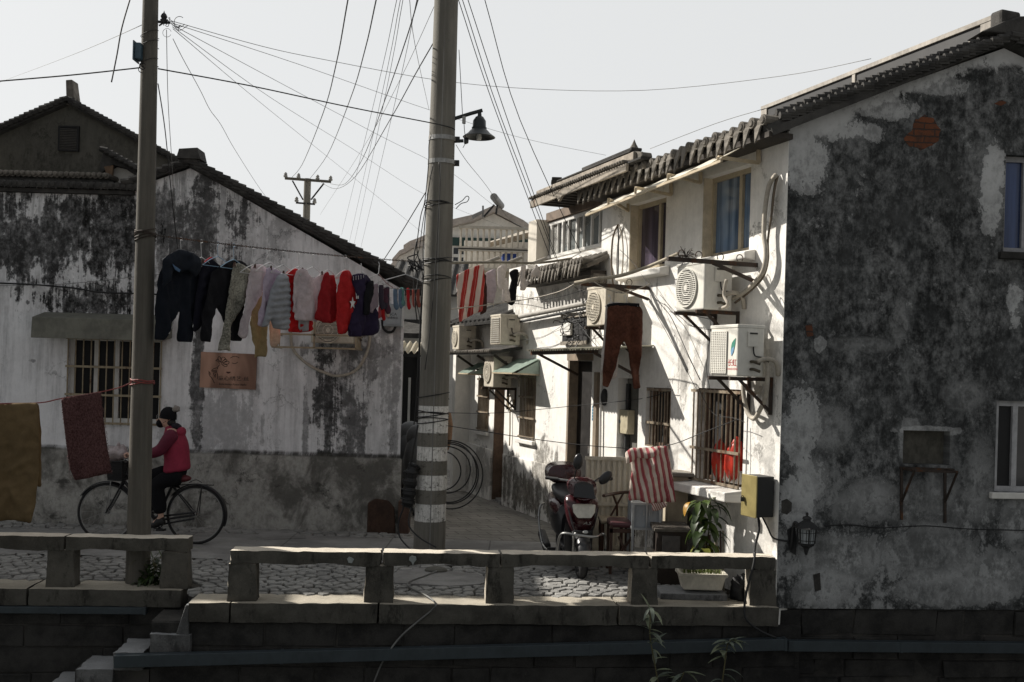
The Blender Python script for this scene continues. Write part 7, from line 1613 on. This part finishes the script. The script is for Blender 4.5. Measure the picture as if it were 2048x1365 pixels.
def Q(x, y, d=0.0): return at(x, y, Y1+d)
zs_ = Q(1225, 1040).z; k = MB(); sx0, sx1 = Q(1199, 1040).x, Q(1253, 1040).x; k.box(sx0, sx1, Y1-.2, Y1+.22, zs_-.02, zs_+.015); k.build('seat', M('woven pale seat', (.30, .25, .18), .85, 0, .2, 30), c1, bevel=.012)
for (a, b_) in ((sx0+.02, Y1-.18), (sx1-.02, Y1-.18), (sx0+.03, Y1+.2), (sx1-.03, Y1+.2)): k = MB(); k.tube([V((a, b_, 0)), V((a, b_, zs_-.02))], [.014, .019], 8); k.build('leg', m_wd, c1, smooth=2)
k = MB(); k.tube(smoothpts([Q(1207, 992, -.1), Q(1222, 989, .12), Q(1240, 986, .22), Q(1262, 985, .16), Q(1262, 992, -.05)], 4), .018, 8)
k.tube([Q(1226, 990, .15), Q(1234, 1010, .19), V((sx1-.08, Y1+.2, zs_))], .013, 8); k.tube([Q(1246, 988, .2), V((sx1-.16, Y1+.2, zs_))], .012, 8); k.build('backrest', m_wd, c1, smooth=2)
c2 = thing('stool', 'dark wooden stool with a maroon leather seat beside the grey metal cabinet', 'stool', at(1240, 1115, 10.85), 'seats at the alley mouth'); Y2 = 10.85
zs_ = at(1240, 1050, Y2).z; sx0, sx1 = at(1216, 1050, Y2).x, at(1266, 1050, Y2).x; k = MB(); k.box(sx0, sx1, Y2-.18, Y2+.2, zs_-.01, zs_+.055); k.build('cushion', M('maroon leather', (.075, .026, .03), .4, 0, .15, 6), c2, bevel=.03)
for (a, b_) in ((sx0+.02, Y2-.16), (sx1-.02, Y2-.16), (sx0+.02, Y2+.18), (sx1-.02, Y2+.18)): k = MB(); k.bar((a, b_, 0), (a, b_, zs_+.02), .03); k.build('leg', m_wd, c2)
k = MB(); k.bar((sx0, Y2-.16, zs_-.04), (sx1, Y2-.16, zs_-.04), .03, .04); k.bar((sx0, Y2-.17, .08), (sx1, Y2-.13, zs_-.08), .022); k.bar((sx1, Y2-.17, .08), (sx0+.1, Y2-.13, zs_-.1), .022); k.build('stretcher', m_wd, c2)
cb = thing('metal_cabinet', 'small grey aluminium cabinet with twin doors under the striped blanket', 'cabinet', at(1293, 1150, 10.6)); Yc = 10.55; PC = Plane((0, Yc), (1, 0), (0, -1))
m_al = M('dull aluminium', (.38, .39, .40), .4, .6, .15, 8); x0, x1 = at(1265, 1060, Yc).x, at(1319, 1060, Yc).x; zt, zm = at(1293, 1008, Yc).z, at(1293, 1058, Yc).z
k = MB(); k.pbox(PC, x0, x1, -.36, 0, zm, zt); k.build('case', M('grey laminate', (.26, .28, .30), .5, 0, .12, 5), cb)
k = MB()
for x in (x0, x1): k.bar((x, Yc-.01, 0), (x, Yc-.01, zt+.01), .024); k.bar((x, Yc+.36, 0), (x, Yc+.36, zt+.01), .024)
for z in (zt, zm, .16):
    k.bar((x0, Yc-.014, z), (x1, Yc-.014, z), .022); k.bar((x0, Yc+.36, z), (x1, Yc+.36, z), .022); k.bar((x0, Yc, z), (x0, Yc+.36, z), .02); k.bar((x1, Yc, z), (x1, Yc+.36, z), .02)
k.bar(((x0+x1)/2, Yc-.012, 0.16), ((x0+x1)/2, Yc-.012, zt), .014); k.build('frame', m_al, cb)
for f in (-.06, .06): k = MB(); c = V(((x0+x1)/2+f*.5, Yc-.02, zt-.07)); k.bar(c, c+V((0, 0, -.05)), .01); k.build('handle', m_al, cb)
k = MB(); k.box(x0+.03, x1-.03, Yc+.02, Yc+.34, .175, .27); k.build('shelf_box', M('white enamel basin', (.5, .5, .49)), cb, bevel=.02)
sbx = thing('side_cabinet', 'beige board cabinet against the facade behind the striped blanket', 'cabinet', at(1362, 1100, 10.75)); Ys = 10.75; PS = Plane((0, Ys), (1, 0), (0, -1)); x0, x1 = at(1335, 1000, Ys).x, at(1376, 1000, Ys).x; zt = at(1355, 946, Ys).z
k = MB(); k.pbox(PS, x0, x1, -.3, 0, .42, zt-.04); k.build('case', M('beige board', (.36, .31, .23), .75, 0, .15, 5), sbx, bevel=.008)
k = MB(); k.pbox(PS, x0-.04, x1+.05, -.34, .05, zt-.036, zt); k.build('top_board', M('grey weathered board', (.22, .2, .17)), sbx, bevel=.006)
k = MB()
for x in (x0+.02, x1-.02): k.bar((x, Ys+.03, 0), (x, Ys+.03, .42), .045); k.bar((x, Ys+.27, 0), (x, Ys+.27, .42), .045)
k.build('leg_frame', m_wd, sbx)
tb = thing('wooden_chest', 'dark wooden chest with a drawer and warped lid behind the leafy plant', 'chest', at(1345, 1150, 10.3)); Yt = 10.25; PT = Plane((0, Yt), (1, 0), (0, -1)); x0, x1 = at(1312, 1080, Yt).x, at(1376, 1080, Yt).x; zt = at(1345, 1058, Yt).z
m_ch = M('old dark wood', (.035, .024, .018), .7, 0, .3, 7); k = MB(); k.pbox(PT, x0+.02, x1-.01, -.34, 0, .0, zt-.03); k.build('case', m_ch, tb, bevel=.006)
k = MB(); k.pbox(PT, x0+.06, x0+.24, .003, .02, zt-.24, zt-.07); k.build('drawer', M('grey stained wood', (.09, .08, .075), .7, 0, .3, 7), tb, bevel=.004)
k = MB(); k.hexa([PT.p(x0-.02, .03, zt-.027), PT.p(x1+.03, .03, zt-.027), PT.p(x1+.03, -.36, zt-.01), PT.p(x0-.02, -.36, zt-.02)], [PT.p(x0-.02, .03, zt), PT.p(x1+.03, .03, zt-.005), PT.p(x1+.03, -.36, zt+.02), PT.p(x0-.02, -.36, zt+.025)]); k.build('lid', M('weathered lid', (.11, .095, .08), .85, 0, .3, 7), tb)
# the line across the alley mouth and the striped blanket
wire([(893, 826, 11.8), (1000, 826, 12.6), (1150, 812, 12.7), (1282, 798, 12.0), (1346, 780, 11.2)], .004, 'thin line from the banded pole to the smaller barred window')
wire([(895, 852, 11.75), (960, 862, 11.3), (1050, 876, 11.0), (1160, 890, 10.7), (1255, 897, 10.5), (1290, 896, 10.48), (1345, 889, 10.3), (1400, 868, 10.1), (1478, 838, 9.95)], .0045, 'line from the banded pole to the large barred window carrying the striped blanket')
m_bl = cloth_mat('red and cream striped blanket', (.33, .075, .085), .2, 40, (16, .5, (.62, .54, .47), (1.0, .1, .2)))
mb, pl = cloth([(1253, 905), (1262, 898), (1290, 896), (1322, 892), (1336, 890), (1341, 920), (1347, 960), (1353, 1004), (1325, 1005), (1300, 1006), (1275, 1001), (1257, 1000), (1260, 970), (1264, 945), (1262, 925)], 10.42, -.25, th=.045, fold=.03, ff=24)
o = mb.build('striped_blanket', m_bl, None, smooth=True, label='red and cream striped blanket hung over the line above the metal cabinet', cat='blanket')
mb, pl = cloth([(1250, 906), (1262, 896), (1290, 896), (1318, 898), (1320, 908), (1300, 918), (1275, 916), (1262, 925), (1254, 930)], 10.36, -.25, th=.06, fold=.02); mb.build('top_fold', m_bl, o, smooth=True)
mb, pl = cloth([(1302, 1003), (1330, 1003), (1336, 1012), (1318, 1022), (1306, 1022)], 10.40, -.25, th=.02); mb.build('fringe', cloth_mat('red checked fringe', (.35, .12, .12), .1, 60, (40, .5, (.6, .55, .5), (1, .1, .6))), o, smooth=True)
# meter box on the corner
mt = thing('meter_box', 'yellowish metal meter box with a padlock near the gable corner', 'meter box', FC.w(1530, 1032, .1)); u0, u1 = -.285, -.045; z0, z1 = FC.p(0, 0, 0).z+at(1523, 1034, 9.5).z, at(1523, 953, 9.5).z
k = MB(); k.pbox(FC, u0, u1, .02, .20, z0, z1); k.build('case', M('black painted steel', (.018, .018, .018), .5, 0, .15, 5), mt, bevel=.006)
k = MB(); k.pbox(FC, u0-.004, u1+.002, .201, .214, z0-.006, z1+.006); dr = k.build('door', M('yellowed brass paint', (.34, .28, .12), .35, .3, .15, 5), mt, bevel=.004)
k = MB(); c = FC.p(u0+.05, .235, (z0+z1)/2-.02); k.box(c.x-.015, c.x+.015, c.y-.01, c.y+.01, c.z-.04, c.z); k.torus(c, FC.u, .014, .004, 12, 5); k.build('padlock', m_iron, dr)
fcab([(1517, 1034, .1), (1518, 1060, .12), (1510, 1095, .16), (1507, 1140, .22)], .012, 'black cable dropping from the meter box over the railing', None, .1)
P = [RL.w(1510, 1105, .02), RL.w(1507, 1130, .05), RL.w(1494, 1180, .07), RL.w(1489, 1215, .09), RL.w(1493, 1240, .10), RL.w(1520, 1262, .10), RL.w(1552, 1276, .12)]
k = MB(); k.tube(smoothpts(P, 5), .011, 6); k.build('cable', m_wire, label='thick black cable hanging over the canal ledge near the corner', cat='cable', smooth=True)
P = [FC.w(1524, 1033, .06), FC.w(1535, 1055, .05), FC.w(1545, 1075, .03), GB.w(1562, 1081, .02), GB.w(1578, 1083, .03)]
k = MB(); k.tube(smoothpts(P, 5), .008, 6); k.build('cable', m_wire, label='thin black cable from the meter box to the wall lantern', cat='cable', smooth=True)
# wall lantern
ln_ = thing('wall_lantern', 'dark hexagonal lantern on the black gable wall near the corner', 'lantern', GB.w(1613, 1100, .14)); c = GB.p(GB.hit(1613, 1072, .15)[0], .15, GB.hit(1613, 1072, .15)[1])
k = MB(); k.lathe(c, [(0, .215), (.012, .21), (.014, .19), (.008, .185), (.035, .17), (.045, .155), (.035, .15), (.036, .135), (.06, .12), (.115, .08), (.118, .07), (.09, .068), (0, .068)], 6); k.build('roof', m_iron, ln_)
k = MB(); k.lathe(c, [(0, -.068), (.076, -.066), (.07, -.085), (.03, -.11), (.02, -.14), (.012, -.17), (0, -.18)], 6); k.build('base', m_iron, ln_)
k = MB(); k.lathe(c, [(.082, .066), (.073, -.064)], 6); k.build('glass', M('frosted lantern glass', (.30, .32, .33), .3, 0, .15, 12), ln_)
k = MB(); e = V((1, 0, 0)); ax_ = V((0, 0, 1)); a_ = ax_.cross(e).normalized(); b2 = ax_.cross(a_)
for i in range(6):
    d0 = a_*math.cos(2*PI*i/6)+b2*math.sin(2*PI*i/6); d1 = a_*math.cos(2*PI*(i+1)/6)+b2*math.sin(2*PI*(i+1)/6); k.bar(c+d0*.083+ax_*.066, c+d0*.074-ax_*.064, .012)
    for f in (.3, .7): k.bar(c+(d0*(1-f)+d1*f)*.083+ax_*.06, c+(d0*(1-f)+d1*f)*.075-ax_*.06, .004)
    k.bar(c+d0*.08+ax_*.03, c+d1*.08+ax_*.03, .005); k.bar(c+d0*.077-ax_*.04, c+d1*.077-ax_*.04, .005)
k.build('bars', m_iron, ln_)
k = MB(); k.tube(smoothpts([GB.w(1582, 1100, .01), GB.w(1584, 1085, .05), GB.w(1586, 1060, .06), GB.w(1590, 1045, .08), c+V((-.06, 0, .075))], 4), .014, 8); k.prism([GB.w(x, y, .004) for x, y in [(1574, 1060), (1588, 1050), (1592, 1080), (1590, 1110), (1580, 1104)]], GB.n*.02); k.build('wall_arm', m_iron, ln_)
# ---------------------------------------------------------------- plants
def leafmat(name, c, tr=.25):
    return M(name, c, .45, 0, .25, 14, .4, trans=tr)
LM = [leafmat('dark green leaf', (.035, .06, .018)), leafmat('mid green leaf', (.07, .11, .022)), leafmat('yellow green leaf', (.17, .18, .035)), leafmat('ochre leaf', (.45, .24, .03))]
def leaf(mb, base, d, L, w_, droop=.5, n=6, cup=.25):
    d = V(d).normalized(); sd = d.cross(V((0, 0, 1)));
    if sd.length < .1: sd = V((1, 0, 0))
    sd.normalize(); p = V(base); st = L/n; vs = []
    for i in range(n+1):
        f = i/n; ww = w_*math.sin(PI*min(1, f*.93+.05))**.8*(1-.25*f); up = sd.cross(d)
        vs += [p-sd*ww+up*ww*cup, p, p+sd*ww+up*ww*cup]
        d = (d+V((0, 0, -droop*st/L*2.2))).normalized(); p = p+d*st
    mb.add(vs, [(i*3+j, i*3+j+1, i*3+j+4, i*3+j+3) for i in range(n) for j in range(2)])
pt_ = thing('potted_plant', 'tall drooping leafy plant with one yellow leaf beside the wooden chest', 'plant', at(1405, 1165, 9.95)); Yp = 9.95
stems = [([(1405, 1140), (1404, 1090), (1402, 1050), (1400, 1012), (1398, 1003)], 0), ([(1408, 1140), (1412, 1100), (1418, 1060), (1421, 1020), (1419, 1000)], 1)]
k = MB(); SP = []
for s_, d in stems:
    sp = smoothpts([at(x, y, Yp+.06*d) for x, y in s_], 6); SP.append(sp); k.tube(sp, .007, 6)
k.build('stem', M('plant stem', (.10, .09, .04)), pt_)
mbs = [MB() for _ in LM]
for sp in SP:
    for i in range(22):
        p = sp[min(len(sp)-1, 4+int((len(sp)-5)*i/21))]; a = i*2.4+R.uniform(-.4, .4); d = V((math.cos(a), math.sin(a)*.8-.15, R.uniform(.0, .7)))
        leaf(mbs[R.choices([0, 1, 2], [6, 3, 1.2])[0]], p, d, R.uniform(.19, .31), R.uniform(.032, .055), R.uniform(.5, 1.4))
leaf(mbs[3], at(1380, 1005, Yp), (-.3, -.2, .1), .16, .035, 1.8); leaf(mbs[2], SP[1][-1], (.5, -.2, .8), .24, .03, 1.2); leaf(mbs[0], at(1420, 1060, Yp), (1, -.3, .1), .24, .03, .5); leaf(mbs[1], SP[0][-1], (-.9, -.2, .5), .2, .03, 1.1)
for m_, mat_ in zip(mbs, LM): m_.build('leaves', mat_, pt_, recalc=False, smooth=True)
k = MB(); c = at(1407, 1163, Yp+.05); k.lathe((c.x, c.y, 0), [(0, .002), (.11, .002), (.135, .2), (.15, .2), (.15, .22), (.125, .22), (.12, .19), (0, .19)], 20); k.build('pot', M('brown plastic pot', (.08, .05, .035), .6), pt_, smooth=2)
tr = thing('planter_trough', 'white stained planter trough with sprouting grass behind the right end of the railing', 'planter', at(1406, 1178, 9.8)); Yr = 9.62
x0, x1 = at(1362, 1160, Yr).x, at(1452, 1160, Yr).x; zt = at(1405, 1150, Yr).z; zb_ = max(.08, at(1405, 1182, Yr).z); k = MB()
k.hexa([(x0+.03, Yr+.02, zb_), (x1-.03, Yr+.02, zb_), (x1-.03, Yr+.2, zb_), (x0+.03, Yr+.2, zb_)], [(x0, Yr, zt-.02), (x1, Yr, zt-.02), (x1, Yr+.24, zt-.02), (x0, Yr+.24, zt-.02)])
k.build('trough', M('dirty white plastic', (.62, .58, .49), .6, 0, .2, 7, rust=.08), tr, bevel=.01)
k = MB(); k.box(x0-.015, x1+.015, Yr-.018, Yr+.01, zt-.018, zt+.008); k.box(x0-.015, x1+.015, Yr+.23, Yr+.255, zt-.018, zt+.008); k.box(x0-.015, x0+.012, Yr+.012, Yr+.228, zt-.018, zt+.008); k.box(x1-.012, x1+.015, Yr+.012, Yr+.228, zt-.018, zt+.008); k.build('rim', M('dirty white plastic', (.48, .44, .35)), tr)
k = MB()
for i in range(160): leaf(k, (R.uniform(x0+.03, x1-.03), R.uniform(Yr+.03, Yr+.2), zt-.02), (R.uniform(-.3, .3), R.uniform(-.3, .3), 1), R.uniform(.05, .12), .004, .2, 3, 0)
k.build('grass', leafmat('grass blade', (.10, .13, .03)), tr, recalc=False)
k = MB(); k.box(at(1322, 1185, 9.55).x, at(1457, 1185, 9.55).x, 9.58, 9.95, .0, at(1390, 1190, 9.55).z); k.build('stone_slab', m_step, label='flat worn stone slab under the planter trough', cat='slab', bevel=.012)
k = blob(at(1482, 1180, 9.7), .10, .1, .14, 4, .5); k.build('plastic_sack', m_black, smooth=True, label='black crumpled plastic sack beside the planter trough', cat='sack')
k = MB()
for i, (x, y0, y1, w_) in enumerate([(1408, 1072, 1110, .03), (1419, 1070, 1110, .02), (1432, 1075, 1112, .025), (1441, 1062, 1112, .015), (1446, 1062, 1112, .015)]):
    k = MB(); k.bar(at(x, y0, 10.0), V((at(x, y0, 10.0).x+.02, 9.98, 0)), w_, .02); k.build('wooden_stake', m_wd if i % 2 else m_fascia, label='short weathered wooden stake leaning on the white wall behind the plant', cat='stake', group='stakes against the wall')
def weed(name, lab, c, n, L, sp, w_, mats, up=.9, droop=.8, stemh=0):
    mbs = [MB() for _ in mats]
    for i in range(n):
        a = R.uniform(0, 2*PI); b_ = V(c)+V((R.gauss(0, sp), R.gauss(0, sp*.6), R.uniform(0, stemh)))
        leaf(mbs[R.randrange(len(mats))], b_, V((math.cos(a), math.sin(a), R.uniform(.2, up*2))), L*R.uniform(.5, 1.2), w_, droop*R.uniform(.5, 1.4), 4, .1)
    t = thing(name, lab, 'plant', c)
    for m_, mt_ in zip(mbs, mats): m_.build('leaves', mt_, t, recalc=False)
weed('weed', 'dry grassy weed growing at the foot of the left pole behind the rail', (-3.28, 9.74, .0), 110, .30, .07, .006, [leafmat('dry grass', (.16, .15, .07)), LM[1]], 1.2, .7, .25)
weed('weed', 'dark leafy weed behind the end post of the left railing', (-3.3, 9.62, .0), 60, .13, .07, .022, [LM[0]], .8, .8, .22)
# canal-side sprigs in front of the wall
for lab, pts, n in (('sprig of grey green leaves climbing in front of the canal ledge', [(1322, 1400), (1310, 1330), (1300, 1270), (1302, 1215)], 20), ('leafy stem rising from the water by the duct, right sprig', [(1440, 1400), (1448, 1340), (1455, 1290), (1462, 1282)], 18), ('low leafy sprig at the bottom edge between two taller sprigs', [(1350, 1410), (1358, 1370), (1368, 1345)], 9)):
    t = thing('water_plant', lab, 'plant', RL.w(pts[0][0], pts[0][1], .35), 'sprigs growing from the canal'); sp = smoothpts([RL.w(x, y, .35) for x, y in pts], 6)
    k = MB(); k.tube(sp, .006, 5); k.build('stem', M('plant stem', (.10, .09, .04)), t); mbs = [MB(), MB()]
    for i in range(n+6):
        p = sp[min(len(sp)-1, int(len(sp)*R.uniform(.1, 1)))]; a = R.uniform(0, 2*PI); leaf(mbs[i % 2], p, V((math.cos(a)*1.2, math.sin(a)*.5-.25, R.uniform(-.1, .7))), R.uniform(.08, .2), R.uniform(.014, .03), R.uniform(.1, .9), 5, R.uniform(.05, .4))
    for m_, mt_ in zip(mbs, (leafmat('grey green leaf', (.17, .20, .16)), leafmat('pale green leaf', (.24, .27, .18)))): m_.build('leaves', mt_, t, recalc=False, smooth=True)
# ---------------------------------------------------------------- end of the alley
PE = Plane((0, 21.5), (1, 0), (0, -1))
he = thing('end_house', 'white house closing the alley with a dark open door and black eave', 'house', PE.w(830, 900)); xa, xb = PE.hit(775, 800)[0], PE.hit(912, 800)[0]; zt = PE.hit(840, 590)[1]; dr_ = PE.rect(804, 702, 836, 838)
dr_ = (dr_[0], .0, dr_[2], dr_[3])
k = MB(); k.wall(PE, [(xa, -.2), (xb, -.2), (xb, zt), (xa, zt)], [dr_], V((-.9, 4, 0)), .2); k.build('wall', m_white, he)
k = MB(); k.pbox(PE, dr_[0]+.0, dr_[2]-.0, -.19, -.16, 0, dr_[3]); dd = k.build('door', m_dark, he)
k = MB(); k.pbox(PE, dr_[0]+.12, dr_[0]+.17, -.155, -.12, .5, 1.9); k.build('door_glass', m_alu, dd)
a, b_ = MB(), MB(); tiled_slab(a, b_, (xa-.1, 21.1, zt-.0), (xb+.1, 21.1, zt), V((0, 2.4, .9)), 0, .2); r_ = a.build('roof', m_tile, he); b_.build('cover_tiles', m_tile, r_)
k = MB(); z0 = PE.hit(825, 668)[1]; k.hexa([PE.p(xa, .9, z0-.12), PE.p(xb-.6, .9, z0-.12), PE.p(xb-.6, .01, z0+.2), PE.p(xa, .01, z0+.2)], [PE.p(xa, .9, z0-.02), PE.p(xb-.6, .9, z0-.02), PE.p(xb-.6, .01, z0+.3), PE.p(xa, .01, z0+.3)]); k.build('eave_roof', m_tile, he)
cs_ = thing('corrugated_canopy', 'ribbed sheet shade over the dark door at the end of the alley', 'shade', PE.w(822, 705, 1)); k = MB(); PE2 = Plane((0, 18.2), (1, 0), (0, -1)); corr(k, PE2, PE2.hit(798, 700)[0], PE2.hit(846, 700)[0], -.6, PE2.hit(820, 684)[1], .3, PE2.hit(820, 706)[1], .11, .03, .006); k.build('sheet', M('beige ribbed sheet', (.34, .30, .22), .6, 0, .15, 5), cs_, recalc=False)
k = MB(); u0, u1 = PE2.hit(798, 700)[0], PE2.hit(846, 700)[0]; z_ = PE2.hit(820, 712)[1]; k.bar(PE2.p(u0, .28, z_), PE2.p(u1, .28, z_), .04); k.bar(PE2.p(u1-.05, .25, 0), PE2.p(u1-.05, .25, z_), .05); k.build('frame', m_iron, cs_)
for i, (x, y, d) in enumerate(((820, 932, 15.6), (838, 940, 15.0))):
    t = thing('covered_scooter', ['grey covered scooter parked at the left house corner in the alley', 'grey covered scooter nearer the banded pole with a wheel showing'][i], 'scooter', V((at(x, y, d).x, d, 0)), 'covered scooters in the alley')
    c = V((at(x, y, d).x, d, .5)); m_cv = M('grey scooter cover', (.10, .105, .11), .6, 0, .15, 5)
    k = MB(); k.ell(c+V((0, .3, .1)), .3, .55, .4, 18, 12); k.ell(c+V((0, -.1, .25)), .22, .25, .42, 16, 10); k.ell(c+V((0, -.05, .6)), .2, .18, .2, 14, 8); k.build('cover', m_cv, t, smooth=True)
    wheel(t, c+V((-.02, -.25, -.28)), V((.9, .3, 0)), .24, .04, m_black, m_steel, 8, .03)
k = MB(); bm = at(899, 870, 14.2); mb, pl = cloth([(892, 822), (902, 826), (905, 850), (903, 880), (897, 900), (891, 905)], 14.2, .2, th=.05); mb.build('hanging_cloth', cloth_mat('beige orange cloth', (.34, .22, .14), .15), None, smooth=True, label='beige and orange cloth showing right of the banded pole low down', cat='cloth')
# far houses
def farhouse(name, lab, Y, pts, dep, mat=None, skew=0.0):
    P_ = Plane((0, Y), (1, 0), (0, -1)); ol = [P_.hit(x, y) for x, y in pts]; t = thing(name, lab, 'house', P_.p(ol[0][0], 0, 0), 'pale houses far behind the alley')
    o2 = [(ol[0][0], 0), (ol[-1][0], 0)]+[p for p in ol[::-1]]
    k = MB(); k.wall(P_, o2, [], V((skew*dep, dep, 0))); k.build('wall', mat or m_white, t); k = MB()
    for a, c in zip(ol[:-1], ol[1:]):
        A, C2 = P_.p(a[0], .3, a[1]+.02), P_.p(c[0], .3, c[1]+.02); e = V((skew*(dep+.3), dep+.3, 0)); k.hexa([A, C2, C2+e, A+e], [p+V((0, 0, .22)) for p in (A, C2, C2+e, A+e)])
    k.build('roof', M('faded roof edge', (.40, .36, .33) , .85), t); return t, P_
t, P_ = farhouse('far_house', 'pale far house with a shallow gable and a barred balcony right of the banded pole', 34, [(896, 458), (945, 447), (988, 428), (1047, 458), (1062, 470)], 6, None, .1)
g_ = P_.rect(905, 478, 1062, 494); k = MB(); k.pbox(P_, g_[0], g_[2], .01, .12, g_[1], g_[3]); k.build('green_band', M('dark green canopy', (.02, .05, .045), .7), t)
for x0, x1 in ((907, 932), (938, 952), (958, 975)): r = P_.rect(x0, 497, x1, 528); k = MB(); k.pbox(P_, r[0], r[2], .005, .05, r[1], r[3]); w_ = k.build('window', m_glass, t); k = MB(); k.pbox(P_, (r[0]+r[2])/2-.05, (r[0]+r[2])/2+.05, .052, .08, r[1], r[3]); k.pbox(P_, r[0], r[2], .052, .075, (r[1]+r[3])/2-.05, (r[1]+r[3])/2+.05); k.build('mullion', m_alu, w_)
cg = thing('balcony_cage', 'pale steel balcony cage in front of the far house with a blue basin', 'cage', at(985, 540, 26)); Yg = 25; PGc = Plane((0, Yg), (1, 0), (0, -1)); m_cgp = M('pale cage steel', (.55, .50, .42), .5, 0, .15, 5)
r = PGc.rect(921, 457, 1058, 540)
for i in range(13): u = r[0]+(r[2]-r[0])*i/12; k = MB(); k.tube([PGc.p(u, 0, r[1]), PGc.p(u, 0, r[3])], .032, 6); k.build('bar', m_cgp, cg)
for f in (0, .46, .5, 1): k = MB(); k.bar(PGc.p(r[0]-.05, .05, r[1]+(r[3]-r[1])*f), PGc.p(r[2]+.05, .05, r[1]+(r[3]-r[1])*f), .07); k.build('rail', m_cgp, cg)
k = MB(); q = PGc.rect(1003, 507, 1038, 524, -.3); k.pbox(PGc, q[0], q[2], -.7, -.25, q[1], q[3]); k.build('plastic_basin', M('blue plastic', (.02, .06, .30), .4), label='blue plastic tub on the barred balcony', cat='tub', bevel=.08)
k = MB(); k.pbox(PGc, r[0], r[2], -1.6, -.02, r[1]-.25, r[1]-.02); k.build('floor', m_cream, cg)
k = MB(); q = PGc.rect(980, 489, 1058, 501, -.6)
k.hexa([PGc.p(q[0], -.1, q[1]), PGc.p(q[2], -.1, q[1]+.25), PGc.p(q[2], -1.4, q[1]+.5), PGc.p(q[0], -1.4, q[1]+.2)], [PGc.p(q[0], -.1, q[1]+.12), PGc.p(q[2], -.1, q[1]+.4), PGc.p(q[2], -1.4, q[1]+.65), PGc.p(q[0], -1.4, q[1]+.32)]); k.build('small_roof', m_fascia, cg)
k = MB(); k.pbox(PGc, r[0], r[2]+1.5, -3, -1.65, -.2, r[1]+.9); k.build('low_block', m_white, label='pale low building under the far barred balcony', cat='building')
sh_ = thing('solar_heater', 'solar water heater with a round tank on the far gable roof', 'solar heater', at(990, 430, 33)); k = MB(); c = at(995, 404, 33); k.tube([c+V((-.1, -.9, 0)), c+V((.1, .9, .02))], .12, 14); k.build('tank', M('grey tank', (.22, .22, .22), .5), sh_, smooth=2)
k = MB(); k.bar(c+V((-.1, 0, -.1)), at(968, 434, 33), .12, .05); k.bar(c+V((0, 0, -.1)), at(992, 428, 33), .06); k.build('collector', m_iron, sh_)
sh_ = thing('solar_heater', 'low tilted solar panel on the far roof left of the round tank', 'solar heater', at(955, 440, 33)); k = MB(); k.bar(at(944, 436, 33), at(966, 424, 33), .3, .06); k.bar(at(966, 412, 33), at(966, 436, 33), .06); k.build('panel', M('grey tank', (.22, .22, .22)), sh_)
for i, (pts, Y) in enumerate((([(786, 528), (800, 512), (812, 507), (826, 498), (846, 495)], 52), ([(808, 500), (820, 492), (836, 486), (860, 476)], 60), ([(776, 548), (788, 535), (800, 530), (818, 540), (846, 544)], 47), ([(802, 556), (824, 545), (846, 552)], 42))):
    t, P_ = farhouse('far_house', ['pale far block with stepped roofs left of the banded pole, middle one', 'farthest and tallest pale block just left of the banded pole', 'lowest pale far block just above the gable roof end', 'pale far block closest to the socks, with a dark window'][i], Y, pts, 8, M('far pale wall', (.62, .60, .56), .9))
    k = MB(); cxp = (pts[0][0]+pts[-1][0])/2+6; r = P_.rect(cxp, pts[1][1]+14, cxp+9, pts[1][1]+26); k.pbox(P_, r[0], r[2], .01, .06, r[1], r[3]); k.build('window', m_glass, t)
